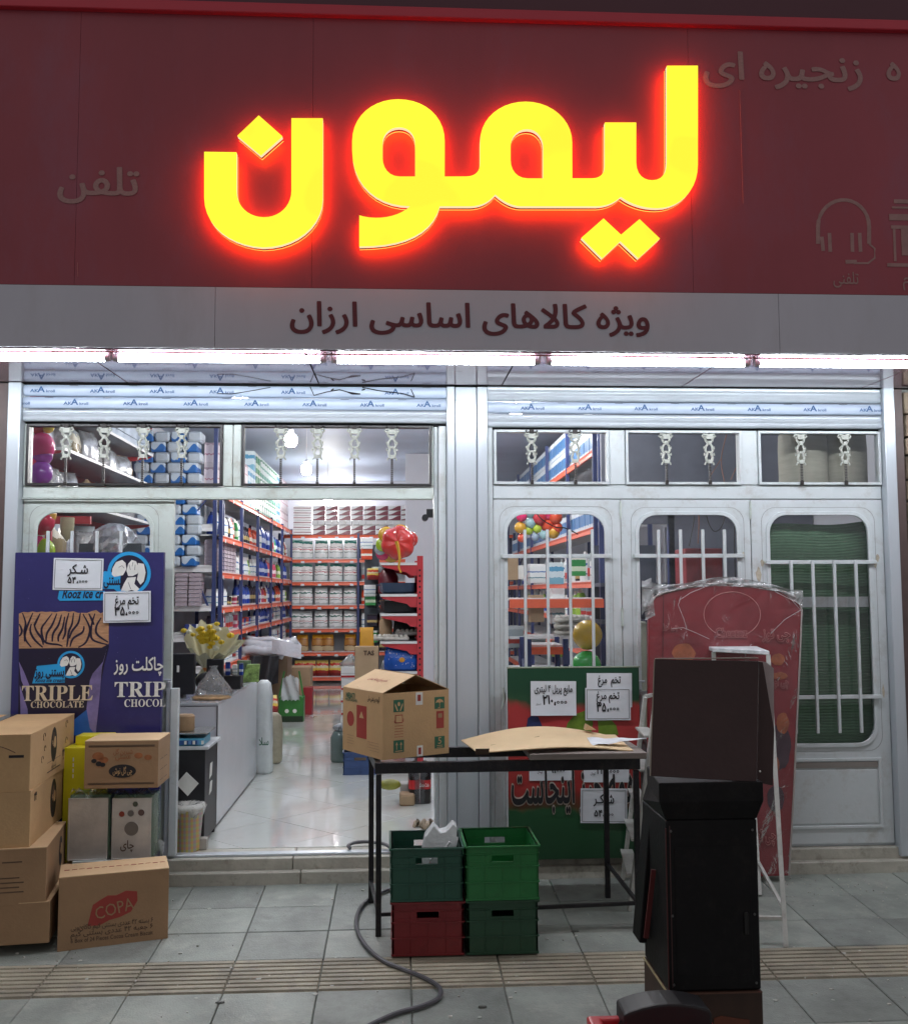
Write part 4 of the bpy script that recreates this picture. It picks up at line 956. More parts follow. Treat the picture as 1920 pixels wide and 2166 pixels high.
def sheetcard():
    # big bent cardboard sheet lying over the board
    O = Vector((.36, -.86, TZ+.01)); mb = MB()
    out = [(1030, 1580), (1060, 1563), (1150, 1551), (1205, 1546), (1255, 1550), (1313, 1556), (1375, 1553), (1340, 1565), (1290, 1572), (1255, 1580), (1210, 1588), (1150, 1592), (1095, 1589), (1060, 1584)]
    def f(a, b):
        x = .40+.80*a; y = -.87+.44*b-.03*math.sin(a*6)*(1-b)
        edge = .065*math.sin(math.pi*min(1, a*1.05))*(.35+.65*b)+.028
        return Vector((x-.06*b*(1-a), y, TZ+.006+edge+.02*a*a*b))
    A = [[f(i/16, j/8) for j in range(9)] for i in range(17)]
    V0 = [[mb.bm.verts.new(p) for p in r] for r in A]; V1 = [[mb.bm.verts.new(p+Vector((0, 0, .005))) for p in r] for r in A]
    for i in range(16):
        for j in range(8): mb._f([V0[i][j], V0[i][j+1], V0[i+1][j+1], V0[i+1][j]]); mb._f([V1[i][j], V1[i+1][j], V1[i+1][j+1], V1[i][j+1]])
    for i in range(16):
        mb._f([V0[i][0], V0[i+1][0], V1[i+1][0], V1[i][0]]); mb._f([V0[i][8], V1[i][8], V1[i+1][8], V0[i+1][8]])
    for j in range(8): mb._f([V0[0][j], V1[0][j], V1[0][j+1], V0[0][j+1]]); mb._f([V0[16][j], V0[16][j+1], V1[16][j+1], V1[16][j]])
    t = thing('cardboard_sheet', 'flattened tan cardboard sheet bulging over the end of the steel table', 'cardboard', (.8, -.65, TZ+.03))
    mb.build('sheet', mat('tan_card', (.68, .51, .30), .8, 0, .06, 4), t, smooth=True)
    MB().bar(f(.12, .35)+Vector((0, 0, .0055)), f(.45, .5)+Vector((0, 0, .0062)), .003, .001).build('crease', mat('crease_brown', (.16, .09, .05), .8), t)
    MB().prism([(1.02, .8), (1.03, .83), (1.08, .80)], lambda u, v, w: Vector((u, w, v-.0)), -.5, -.44).build('flap', carton_in, t)
    mb = MB(); mb.grid(lambda a, b: Vector((1.0+.30*a, -.80+.15*b*(1-a)+.04*a, TZ+.055+.03*a+.02*b*(1-a)+.006*math.sin(a*14)*(1-a))), 10, 4)
    mb.build('torn_strip', mat('white_card', (.66, .68, .7), .6), t, smooth=2, recalc=False)
    mb = MB(); mb.box(-.035, .035, -.001, .001, 0, .035, Matrix.Translation((.42, -.875, TZ+.03)) @ Matrix.Rotation(.5, 4, 'X')); mb.build('handle_hole', mat('hole_brown', (.08, .05, .035), .9), t)
sheetcard()
# ---- carton helper
def carton_box(name, label, cn, ang, w, d, h, z0, m=carton, flaps='closed', group=None, cat='cardboard box', tape=None):
    """cn: front-left-bottom corner; ang: rotation; w along local x, d along local y; origin at corner"""
    t = thing(name, label, cat, (cn[0], cn[1], z0), ang, group)
    M = MW[t]; mb = MB(); k = .004
    P = [(0, 0), (w, 0), (w, d), (0, d)]
    if flaps == 'closed':
        mb.box(0, w, 0, d, 0, h, M); mb.build('body', m, t, bev=.003, seg=2)
        c = MB(); c.box(0, w, 0, d/2-.001, h+.0005, h+.004, M); c.box(0, w, d/2+.001, d, h+.0005, h+.0035, M); c.build('flap', carton_in if m is carton_b else m, t)  # brown cartons get top flaps paler than their sides
    else:
        for b in ((0, w, 0, k), (0, w, d-k, d), (0, k, k+.0001, d-k-.0001), (w-k, w, k+.0001, d-k-.0001)): mb.box(*b, 0, h, M)
        mb.box(k, w-k, k, d-k, 0, k, M); mb.build('body', m, t)
    return t, M
def onface(t, M, s, x, z, size, m, face='f', fit=None, d=.0015, bold=.012, shear=0, w=0):
    if face == 'f': pos = M @ Vector((x, -d, z)); R = M.to_3x3() @ Vector((1, 0, 0))
    elif face == 'r': pos = M @ Vector((w+d, x, z)); R = M.to_3x3() @ Vector((0, 1, 0))
    elif face == 'l': pos = M @ Vector((-d, w-x, z)); R = M.to_3x3() @ Vector((0, -1, 0))
    letters(t, s, pos, size, m, right=R, up=(0, 0, 1), fit=fit, bold=bold, shear=shear)
def patch(t, M, m, x0, x1, z0, z1, face='f', d=.001, w=0, name='print', shape=None):
    mb = MB()
    def fn(u, v, q):
        if face == 'f': return M @ Vector((u, -d+q, v))
        if face == 'r': return M @ Vector((w+d-q, u, v))
        return M @ Vector((-d+q, w-u, v))
    if shape == 'ell': lp = [((x0+x1)/2+(x1-x0)/2*math.cos(a*math.pi/12), (z0+z1)/2+(z1-z0)/2*math.sin(a*math.pi/12)) for a in range(24)]
    else: lp = shape or [(x0, z0), (x1, z0), (x1, z1), (x0, z1)]
    mb.prism(lp, fn, 0, .0008); return mb.build(name, m, t)
# ---- the carton on the table
n_ = Vector((-.086, -.845)); rgt = Vector((.262, -.64)); lft = Vector((-.30, -.43))
BW = (rgt-n_).length; a1 = math.atan2((rgt-n_).y, (rgt-n_).x); BD = .44; BH = .335
bc, M = carton_box('egg_carton_box', 'tan carton with green and red prints and open tented flaps, on the steel table', n_, a1, BW, BD, BH, TZ+.002, carton, 'open')
u = Vector((1, 0, 0))
# tented flaps: hinged on the left and right sides
mb = MB(); an = math.radians(24); fl_ = BW*.53
R1 = [(0, 0, BH), (0, BD, BH), (fl_*math.cos(an), BD-.01, BH+fl_*math.sin(an)), (fl_*math.cos(an)*1.02, .015, BH+fl_*math.sin(an)*.92)]
def slabq(R, m, nm):
    mb = MB(); A = [mb.bm.verts.new(M @ Vector(p)) for p in R]; B = [mb.bm.verts.new(M @ (Vector(p)+Vector((0, 0, .004)))) for p in R]
    mb._f(A[::-1]); mb._f(B)
    for i in range(4): mb._f([A[i], A[(i+1) % 4], B[(i+1) % 4], B[i]])
    mb.build(nm, m, bc)
slabq(R1, carton_in, 'flap')
slabq([(BW, 0, BH), (BW, BD, BH), (BW-fl_*.84, BD, BH+fl_*.40), (BW-fl_*.86, .03, BH+fl_*.38)], carton_in, 'flap')
slabq([(.01, BD, BH), (BW-.01, BD, BH), (BW-.02, BD-.14, BH+.01), (.02, BD-.14, BH+.01)], carton_in, 'flap')
R = (M.to_3x3() @ Vector((0, -1, 0))); upv = (M.to_3x3() @ Vector((math.cos(an), 0, math.sin(an))))
pos = M @ Vector((.10*math.cos(an), BD*.5, BH+.10*math.sin(an)+.007)); letters(bc, fa('تخم مرغ بسته بندی'), pos, .04, print_redd, right=R, up=upv, fit=.2)
def ficon(x, z, s, kind, m=print_green):
    patch(bc, M, m, x-s/2, x+s/2, z-s/2, z+s/2)
    pl = carton
    if kind == 'arrows':
        for dx in (-.013, .013): patch(bc, M, pl, 0, 0, 0, 0, d=.0022, shape=[(x+dx-.002, z-.016), (x+dx+.002, z-.016), (x+dx+.002, z+.008), (x+dx+.008, z+.006), (x+dx, z+.022), (x+dx-.008, z+.006), (x+dx-.002, z+.008)])
        patch(bc, M, pl, x-.022, x+.022, z-.026, z-.022, d=.0022)
    if kind == 'umbrella':
        patch(bc, M, pl, 0, 0, 0, 0, d=.0022, shape=[(x-.025, z), (x-.018, z+.014), (x, z+.021), (x+.018, z+.014), (x+.025, z), (x+.012, z+.004), (x, z), (x-.012, z+.004)]); patch(bc, M, pl, x-.0015, x+.0015, z-.026, z, d=.0022); patch(bc, M, pl, x-.010, x+.0015, z-.028, z-.024, d=.0022)
    if kind == 'hands':
        patch(bc, M, pl, x-.008, x+.008, z-.002, z+.02, d=.0022, shape='ell')
        for s_ in (-1, 1): patch(bc, M, pl, 0, 0, 0, 0, d=.0022, shape=[(x+s_*.004, z-.026), (x+s_*.012, z-.026), (x+s_*.024, z+.002), (x+s_*.022, z+.014), (x+s_*.012, z-.006)])
    if kind == '5': letters(bc, '5', M @ Vector((x, -.0025, z-.008)), .05, pl, right=M.to_3x3() @ Vector((1, 0, 0)), bold=.01); patch(bc, M, pl, x-.018, x+.018, z-.018, z-.015, d=.0022); patch(bc, M, pl, x-.018, x+.018, z-.027, z-.024, d=.0022)
ficon(.095, .268, .062, 'hands'); ficon(.345, .268, .062, 'umbrella'); ficon(.095, .062, .062, 'arrows'); ficon(.345, .062, .062, '5')
patch(bc, M, print_redd, .325, .372, .135, .225); patch(bc, M, carton_b, .335, .360, .19, .212, d=.002)
patch(bc, M, print_redd, 0, 0, 0, 0, shape=[(.073+a, .18+b) for a, b in ((0, 0), (.045, 0), (.045, .042), (0, .042))]); patch(bc, M, carton, .077, .114, .184, .218, d=.002); onface(bc, M, fa('یمین'), .096, .19, .03, print_redd)
for i in range(5): patch(bc, M, print_redd, .07, .122, .165-i*.014, .167-i*.014)
patch(bc, M, whp, .198, .24, .265, .33); patch(bc, M, print_redd, .208, .228, .285, .318, d=.002); patch(bc, M, whp, .205, .24, .0, .055); patch(bc, M, print_redd, .213, .23, .01, .045, d=.002)
def L_(u0, u1, z0, z1, m, shape=None, d=.001): return patch(bc, M, m, u0, u1, z0, z1, 'l', d, BD, shape=shape)
patch(bc, M, print_redd, .16, .27, .085, .255, 'l', .001, BD); patch(bc, M, carton, .18, .25, .175, .235, 'l', .002, BD, shape=[(.215, .225), (.19, .19), (.24, .19)])
patch(bc, M, print_redd, .05, .13, .135, .215, 'l', .001, BD, shape='ell')
onface(bc, M, 'NEJATI', .09, .285, .04, print_green, 'l', fit=.10, w=BD, bold=.03); onface(bc, M, 'MOSTAGHEL', .10, .268, .02, print_green, 'l', fit=.14, w=BD); onface(bc, M, fa('گروه صنعتی ملی'), .345, .29, .035, ink, 'l', fit=.13, w=BD)
for i in range(4): patch(bc, M, carton_b, .05, .13-.01*(i % 2), .085-.014*i, .087-.014*i, 'l', .001, BD); patch(bc, M, carton_b, .28+.02*(i % 2), .40, .075-.014*i, .077-.014*i, 'l', .001, BD)
# ================================================================== CRATES
def crate_m(n, c): return mat(n, c, .38, 0, .12, 6, dirt=(tuple(x*.45 for x in c), .5), coat=.15)
cgreen = crate_m('crate_bright_green', (.02, .19, .05)); cdk = crate_m('crate_dark_green', (.018, .075, .038)); cdk2 = crate_m('crate_teal_green', (.016, .085, .055)); cred_ = crate_m('crate_red', (.20, .012, .016)); cblue = crate_m('crate_blue', (.03, .07, .2))
def crate(x0, y0, w, d, h, z0, m, label, rz=0, cells=(4, 3), group='plastic crates'):
    t = thing('plastic_crate', label, 'crate', (x0, y0, z0), rz, group); M = MW[t]; k = .010
    def wall(f, ln, hole):
        """f(u, v, q): u along, v up, q inwards"""
        mb = MB(); ha, hb, hz0, hz1 = ln/2-.052, ln/2+.052, h-.075, h-.045
        zs = [0, h*.30, h*.60, h]
        # wall built from strips round the hand hole
        def s(u0, u1, v0, v1, q0=0, q1=k):
            A = [mb.bm.verts.new(f(a, b, q)) for q in (q0, q1) for a, b in ((u0, v0), (u1, v0), (u1, v1), (u0, v1))]
            for g in ((0, 1, 2, 3), (7, 6, 5, 4), (0, 4, 5, 1), (1, 5, 6, 2), (2, 6, 7, 3), (3, 7, 4, 0)): mb._f([A[i] for i in g])
        if hole: s(0, ln, 0, hz0); s(0, ln, hz1, h); s(0, ha, hz0, hz1); s(hb, ln, hz0, hz1)
        else: s(0, ln, 0, h)
        # ribs, ledges and rim
        for zz in (h*.33, h*.62): s(-.002, ln+.002, zz-.003, zz+.003, -.006, 0)
        s(-.004, ln+.004, h-.009, h, -.010, k); s(-.002, ln+.002, .0, .010, -.004, 0); s(0, ln, h-.04, h-.036, -.004, 0)
        for i in range(1, cells[0]):
            uu = ln*i/cells[0]
            if hole and ha-.01 < uu < hb+.01: s(uu-.0015, uu+.0015, .01, hz0-.004, -.003, 0)
            else: s(uu-.0015, uu+.0015, .01, h-.04, -.003, 0)
        if hole:
            for (a, b, c, e) in ((ha-.006, hb+.006, hz0-.005, hz0), (ha-.006, hb+.006, hz1, hz1+.005), (ha-.006, ha, hz0, hz1), (hb, hb+.006, hz0, hz1)): s(a, b, c, e, -.004, 0)
        mb.build('wall', m, t, bev=.001)
    wall(lambda a, b, q: M @ Vector((a, q, b)), w, True); wall(lambda a, b, q: M @ Vector((a, d-q, b)), w, True)
    wall(lambda a, b, q: M @ Vector((q, d-a, b)), d, True); wall(lambda a, b, q: M @ Vector((w-q, a, b)), d, True)
    MB().box(k, w-k, k, d-k, .002, .010, M).build('floor', m, t)
    return t
z1 = pav(-1.14)+.010; H = .248
crate(-.035, -1.165, .338, .36, H, z1, cred_, 'dark red crate on the paving, under the one holding a white carton')
crate(-.04, -1.168, .338, .36, H, z1+H+.002, cdk2, 'dark green crate with a white carton sticking out, on the red crate', .01)
crate(.322, -1.165, .335, .36, H, z1, cdk, 'dark green crate on the paving, under the bright green one')
crate(.318, -1.172, .345, .37, H+.006, z1+H+.002, cgreen, 'bright green empty crate on top of its stack', .01)
# white carton and blue thing in the crate
def torn(x, y, z):
    t = thing('foam_carton', 'crumpled white foam carton sticking out of the dark green crate', 'carton', (x, y, z))
    wm = mat('foam_white', (.62, .66, .66), .6, 0, .06, 10, .3, 30)
    pr = [(-.085, 0), (-.09, .14), (-.075, .215), (-.03, .27), (.0, .235), (.03, .24), (.065, .275), (.085, .26), (.07, .1), (.07, 0)]
    MB().prism(pr, lambda u, v, w: Vector((x+u, y+w+v*.15, z+v)), 0, .10).build('body', wm, t, bev=.004)
    MB().tube([(x-.06, y-.01, z+.06), (x-.05, y-.008, z+.12), (x-.02, y-.0, z+.15), (x+.01, y-.0, z+.15), (x+.045, y-.003, z+.20)], .008, 5).build('fold', wm, t)
    MB().bar((x+.03, y-.015, z+.03), (x+.075, y+.02, z+.22), .03, .012).build('flap', wm, t)
torn(.20, -1.03, z1+H+.045)
one('blue_bottle', MB().lathe([(.03, 0), (.033, .02), (.033, .13), (.012, .17), (.012, .19)], (.285, -.98, z1+H+.012)), mat('deep_blue', (.02, .05, .3), .3), 'small blue bottle beside the white carton in the crate', 'bottle', smooth=True)
# ================================================================== HOSE
hz = .0105
hp_ = [(740, 1800, 1), (737, 1794, 1), (755, 1788, 1), (790, 1788, 1), (828, 1797, 1), (850, 1830, 0), (832, 1882, 0), (795, 1898, 0), (765, 1922, 0), (754, 1950, 0), (758, 1980, 0), (778, 2012, 0), (812, 2040, 0), (850, 2056, 0), (890, 2072, 0), (920, 2088, 0), (932, 2102, 0), (925, 2120, 0), (890, 2136, 0), (840, 2150, 0), (790, 2172, 0), (740, 2200, 0)]
P = []
for a, b, ins in hp_:
    if ins: q = UZ(a, b, .032); q.y = max(q.y, .05) if a < 828 else q.y; q.z = .048
    else: q = G(a, b); q.z = pav(q.y)+hz+.002
    P.append(q)
P[4] = Vector((P[4].x, .02, .05)); P[5] = Vector((P[5].x, -.14, pav(-.14)+.02))
def catmull(P, k=7):
    P = [Vector(p) for p in P]; out = []
    for i in range(len(P)-1):
        a, b, c, d = P[max(i-1, 0)], P[i], P[i+1], P[min(i+2, len(P)-1)]
        for j in range(k):
            t = j/k; out.append(.5*((2*b)+(c-a)*t+(2*a-5*b+4*c-d)*t*t+(3*b-a-3*c+d)*t**3))
    return out+[P[-1]]
one('hose', MB().tube(catmull(P), .0105, 8), mat('grey_hose', (.09, .09, .10), .4, 0, .1, 20), 'thin grey hose curling from the doorway over the paving', 'hose', smooth=True)
# ================================================================== CARDBOARD BOXES by the blue board
cp, M = carton_box('cardboard_box', 'brown carton with a red oval brand print standing in front of the gift tins', (-1.642, -.985), math.atan2(.142, .493), .513, .25, .345, pav(-.95)-.004, carton_b, 'closed')
copa = [(.135, .108), (.19, .105), (.235, .125), (.285, .135), (.335, .155), (.365, .205), (.362, .25), (.31, .258), (.265, .24), (.225, .243), (.19, .225), (.158, .205), (.148, .165)]
patch(cp, M, print_redd, 0, 0, 0, 0, shape=[(x, z) for x, z in copa])
R_ = (M.to_3x3() @ Vector((1, 0, .2))).normalized(); letters(cp, 'COPA', M @ Vector((.262, -.003, .150)), .085, carton_b, right=R_, up=R_.cross(M.to_3x3() @ Vector((0, 1, 0))) , bold=.0, fit=.18)
for s, z in (('۶ بسته ۲۴ عددی بستنی کیم کاکائویی', .095), ('۶ جعبه ۲۴ عددی بستنی کیم', .065)): onface(cp, M, fa(s), .25, z, .032, mat('faded_ink', (.11, .065, .04), .7) if 'faded_ink' not in bpy.data.materials else bpy.data.materials['faded_ink'], fit=.38)
onface(cp, M, '6 Box of 24 Pieces Cocoa Cream Biscuit', .25, .035, .028, bpy.data.materials['faded_ink'], fit=.38)
tp = MB()
for i in range(14):
    x = .02+i*.035; tp.box(x, x+.024, .118+.003*(i % 3), .128, .3498, .3506, M)
tp.build('tape_print', print_redd, cp)
def edge_box(near, back, Yn, h, w, label, m=carton, wtop=0):
    Np = U(*near, Yn); B = UZ(*back, Np.z); dv = (B-Np); dv.z = 0; d = dv.length; ang = math.atan2(dv.y, dv.x)-math.pi/2
    c = Np-Vector((math.cos(ang), math.sin(ang), 0))*w
    t, M = carton_box('cardboard_box', label, (c.x, c.y), ang, w, d, h, Np.z, m, 'closed', 'cartons stacked beside the blue board'); return t, M, w, d, h
fk = bpy.data.materials['faded_ink']
def oval(t, M, w, d, h, cy, cz, s=.07, txt=True):
    patch(t, M, ink, cy-s*.8, cy+s*.8, cz-s*1.25, cz+s*1.25, 'r', .001, w, shape='ell')
    patch(t, M, fk, cy-s*.45, cy+s*.2, cz-s*.3, cz+s*.9, 'r', .002, w, shape='ell'); patch(t, M, carton, cy-s*.1, cy+s*.5, cz-.02, cz+.04, 'r', .0025, w, shape='ell')
    letters(t, fa('زیره'), M @ Vector((w+.0035, cy-.02, cz+.005)), .05, carton, right=M.to_3x3() @ Vector((0, 1, 0)), fit=.05)
def stacktop():
    zz = []
    t, M, w, d, h = edge_box((103, 1995), (141, 1932), -1.0, .19, .5, 'lowest dark carton of the stack beside the blue board', carton_b)
    t, M, w, d, h = edge_box((96, 1912), (137, 1845), -1.0, .262, .5, 'third carton from the top of the stack, with faint brown lines of print', carton_b)
    oval(t, M, w, d, h, d*.72, .15, .06)
    for i in range(4): patch(t, M, fk, w-.22, w-.10-.02*(i % 2), .06+.022*i, .066+.022*i)
    patch(t, M, fk, w-.20, w-.11, .20, .206)
    t, M, w, d, h = edge_box((61.6, 1797), (142, 1720), -1.0, .272, .46, 'second carton from the top of the stack, with a dark oval print', carton)
    oval(t, M, w, d, h, d*.58, .15, .08); onface(t, M, '۲۴', .09, .215, .055, ink, 'r', w=w, bold=.03)
    t, M, w, d, h = edge_box((62, 1676), (155, 1613), -1.0, .272, .46, 'topmost carton of the stack beside the blue board, with dark oval print', carton)
    oval(t, M, w, d, h, d*.5, .165, .072); onface(t, M, '۲۴', d*.73, .075, .05, ink, 'r', w=w, bold=.03); onface(t, M, '۲۴', d*.73, .05, .02, ink, 'r', w=w)
    patch(t, M, ink, d*.36, d*.66, .035, .039, 'r', .001, w); patch(t, M, ink, d*.36, d*.66, .085, .087, 'r', .001, w); letters(t, fa('کیک دوقلو'), M @ Vector((w+.002, d*.5, .05)), .035, ink, right=M.to_3x3() @ Vector((0, 1, 0)), fit=.09)
    for a, b, r in ((.28, .23, .02), (.25, .12, .018), (.80, .24, .02), (.80, .15, .018), (.30, .17, .014)):
        mb = MB(); mb.tube([M @ Vector((w+.001, d*a+r*math.cos(k), b+r*math.sin(k))) for k in [i*.7 for i in range(7)]], .0015, 4); mb.build('print', fk, t)
    patch(t, M, ink, w-.10, w-.03, .165, .178); 
    mb = MB(); mb.tube([M @ Vector((w-.28+.03*i, -.001, .19+.035*math.sin(i*.45))) for i in range(8)], .0018, 4); mb.build('print', fk, t)
    MB().box(w-.36, w-.31, .0, d, h+.0045, h+.0055, M).build('tape', film('brown_tape', (.3, .25, .2), .5, .1, 0), t)
stacktop()
# gift tins on a hidden carton
Yt = -.50
a, b = U(140, 1825, Yt), U(326, 1826, Yt)
carton_box('cardboard_box', 'low carton hidden behind the oval print box, carrying the two gift tins', (a.x-.01, Yt-.01), 0, b.x-a.x-.05, .30, a.z-.012-pav(Yt), pav(Yt), carton_b, 'closed')
one('foam_slab', MB().box(U(155, 1830, Yt).x, U(236, 1830, Yt).x, Yt-.02, Yt+.2, a.z-.006, a.z+.008), mat('pale_foam', (.55, .62, .6), .6), 'pale foam slab edge under the gift tins', 'slab')
tin_m = mat('embossed_tin', (.60, .59, .56), .42, .3, .15, 8, .2, 25)
def tin(x0, x1, zb, zt, label, deco):
    t = thing('gift_tin', label, 'tin', ((x0+x1)/2, Yt, zb), group='tall gift tins in green plastic')
    MB().box(x0, x1, Yt, Yt+.16, zb, zt-.004).build('body', tin_m, t, bev=.004)
    MB().frame([(x0-.002, zb), (x1+.002, zb), (x1+.002, zt), (x0-.002, zt)], [(x0+.006, zb+.006), (x1-.006, zb+.006), (x1-.006, zt-.008), (x0+.006, zt-.008)], XZ, Yt-.002, Yt+.004).build('rim', tin_m, t, bev=.001)
    gw = film('green_wrap', (.25, .60, .35), .22, .15, .6, 20)
    MB().box(x0-.002, x1+.016, Yt+.006, Yt+.165, zb+.01, zt+.014, t=.006).build('wrap', gw, t)
    mb = MB(); mb.grid(lambda a, b: Vector((x0+(x1-x0)*a, Yt+.02+.14*b, zt+.016+.012*math.sin(a*23+b*7)+.02*math.sin(b*3+a*9))), 16, 6); mb.build('wrap', wrap2, t, smooth=2, recalc=False)
    if deco:
        cx = (x0+x1)/2; h = zt-zb
        def rg(u, v, r, m, fill=True):
            if fill: MB().prism([(cx+u+r*math.cos(k*math.pi/9), zb+v+r*math.sin(k*math.pi/9)) for k in range(18)], XZ, Yt-.0015, Yt).build('print', m, t)
            MB().tube([(cx+u+r*math.cos(k*math.pi/12), Yt-.002, zb+v+r*math.sin(k*math.pi/12)) for k in range(25)], .0014, 4).build('emboss', tin_m, t)
        rg(0, h*.5, .038, mat('tin_grey', (.20, .19, .18), .35, .5)); rg(-.052, h*.74, .016, mat('tin_red', (.32, .06, .035), .4, .3)); rg(-.005, h*.75, .018, bpy.data.materials['tin_grey']); rg(.05, h*.76, .018, mat('tin_rust', (.15, .10, .09), .4, .4)); rg(.018, h*.9, .015, mat('tin_green', (.10, .12, .09), .4, .4))
        letters(t, fa('چای'), (cx-.02, Yt-.003, zb+h*.18), .06, fk, fit=.07)
    return t
tin(U(143, 1800, Yt).x, U(226, 1800, Yt).x, a.z+.010, U(143, 1689, Yt).z, 'plain silver gift tin in green plastic under the dark-oval carton', False)
tin(U(236, 1800, Yt).x, U(318, 1800, Yt).x, a.z+.010, U(240, 1689, Yt).z, 'silver gift tin with embossed circles beside the plain tin', True)
zc = U(176, 1672, -.52).z
q0, q1 = U(177, 1672, -.56), U(333, 1674, -.56)
mx_, M = carton_box('cardboard_box', 'carton with dark oval and orange prints, lying on the two gift tins', (q0.x, -.56), .02, q1.x-q0.x, .30, U(176, 1572, -.56).z-q0.z, q0.z+.006, carton_b, 'closed')
w_ = q1.x-q0.x; h_ = U(176, 1572, -.56).z-q0.z
patch(mx_, M, ink, w_*.33, w_*.70, .055, .125, shape='ell'); letters(mx_, fa('چی گل نوش'), M @ Vector((w_*.52, -.003, .078)), .045, carton, right=M.to_3x3() @ Vector((1, 0, 0)), fit=.10)
for z in (.022, h_-.028): patch(mx_, M, ink, .02, w_-.02, z, z+.003); patch(mx_, M, ink, .02, w_-.02, z+.006, z+.008)
oro = mat('print_rust', (.30, .11, .04), .7, 0, .3, 20); 
for x, z, r in ((.07, .17, .03), (.10, .15, .024), (.28, .17, .022), (.33, .16, .02)): patch(mx_, M, oro, x-r, x+r, z-r*.7, z+r*.7, shape='ell')
for x, z, r in ((.05, .145, .014), (.075, .13, .016), (.095, .125, .014)): patch(mx_, M, ink, x-r, x+r, z-r*.8, z+r*.8, shape='ell', d=.0018)
letters(mx_, fa('شیرین گل'), M @ Vector((.2, -.002, .18)), .035, oro, right=M.to_3x3() @ Vector((1, 0, 0)), fit=.10); letters(mx_, fa('عسلی'), M @ Vector((.2, -.002, .155)), .035, oro, right=M.to_3x3() @ Vector((1, 0, 0)), fit=.08)
for i in range(6): patch(mx_, M, ink, .05+.10*(i % 2), .12+.10*(i % 2), .03+.055*(i//2), .032+.055*(i//2), 'r', .001, w_)
ylw = mat('bright_yellow', (.62, .56, .01), .45, 0, .06, 5)
ya, yb = U(150, 1655, -.3), U(200, 1655, -.3)
yt = thing('yellow_carton', 'bright yellow box behind the carton stack and the blue board', 'box', ((ya.x+yb.x)/2, -.3, ya.z))
MB().box(ya.x-.03, yb.x+.02, -.34, -.12, pav(-.2)+.02, U(150, 1582, -.34).z).build('body', ylw, yt, bev=.003); MB().box(ya.x, yb.x+.06, -.24, -.11, U(150, 1582, -.34).z+.001, U(150, 1557, -.24).z).build('lid', ylw, yt, bev=.003)
mb = MB()
for i in range(4): mb.box(ya.x+.02, ya.x+.026, -.3415, -.3405, ya.z+.03+.03*i, ya.z+.05+.03*i)
mb.build('print', whp, yt)
pb = MB(); a, b = U(318, 1780, -.42), U(338, 1820, -.42)
pb.grid(lambda u, v: Vector((a.x+(b.x-a.x+.02)*u, -.42-.02*math.sin(u*7+v*4), b.z+(a.z-b.z)*v+.01*math.sin(u*11))), 8, 8)
one('plastic_bag', pb, wrap2, 'crumpled clear bag beside the embossed tin', 'plastic bag', smooth=2, recalc=False)
# ================================================================== STREET STAND (dark lid over a black cabinet)
st = thing('vendor_stand', 'black street vendor stand seen from behind with its brown lid raised', 'stand', (1.2, -2.1, pav(-2.2)))
sb = mat('stand_black', (.004, .004, .005), .55, 0, .5, 5, .15, 60, dirt=((.02, .018, .016), .5), spec=.25); sbr = mat('stand_brown', (.048, .026, .026), .7, 0, .12, 5, .1, 50); sedge = mat('stand_edge', (.25, .21, .17), .5); pale = mat('lid_inside', (.45, .38, .38), .6)
ns = U(1415, 2102, -2.25); rs = U(1610, 2102, -2.25); zb0 = ns.z
MB().box(ns.x, rs.x, -2.25, -1.88, zb0+.006, .70).build('cabinet', sb, st, bev=.004)
# neck widening to the tray
kz0, kz1 = .701, U(1380, 1655, -2.25).z
nk = MB(); A = [(ns.x, -2.25), (rs.x, -2.25), (rs.x, -1.88), (ns.x, -1.88)]; e0, e1 = U(1392, 1660, -2.26).x, U(1612, 1660, -2.26).x
Bq = [(e0, -2.27), (e1, -2.27), (e1-.0, -1.90), (e0+.045, -1.90)]
nk.rings([[Vector((x, y, kz0)) for x, y in A], [Vector((x, y, kz0+.07)) for x, y in Bq], [Vector((x, y, kz1)) for x, y in Bq]]); nk.build('tray', sb, st, bev=.003)
# lid panel: raised, leaning slightly; right flange folds back
tl, tr_, br_, bl = U(1386, 1395, -2.20), U(1604, 1399, -2.20), U(1600, 1655, -2.26), U(1377, 1642, -2.26)
mb = MB(); k = Vector((0, .012, 0))
A = [mb.bm.verts.new(p) for p in (bl, br_, tr_, tl)]; B = [mb.bm.verts.new(p+k) for p in (bl, br_, tr_, tl)]
mb._f(A); mb._f(B[::-1]); [mb._f([A[i], B[i], B[(i+1) % 4], A[(i+1) % 4]]) for i in range(4)]; mb.build('lid', sbr, st, bev=.002)
pl = [U(x, y, -2.17) for x, y in ((1606, 1399), (1621, 1401), (1637, 1414), (1638, 1548), (1632, 1540))]
MB().prism([(p.x, p.z) for p in pl], XZ, -2.165, -2.155).build('side_flap', pale, st)  # pale colour stands for light on the flange's inner side
pl = [U(x, y, -2.2) for x, y in ((1605, 1400), (1613, 1401), (1637, 1545), (1634, 1662), (1601, 1656))]
MB().prism([(p.x, p.z) for p in pl], XZ, -2.2, -2.188).build('side_flap', sbr, st)
MB().box(tl.x, tr_.x, tl.y-.001, tl.y+.013, tl.z+.0005, tl.z+.004).build('lid_edge', sedge, st); MB().bar(bl+Vector((-.003, .004, 0)), tl+Vector((-.003, .004, 0)), .004).build('lid_edge', sedge, st)
MB().ball(U(1607, 1632, -2.275), .004, 8).build('rivet', whp, st)
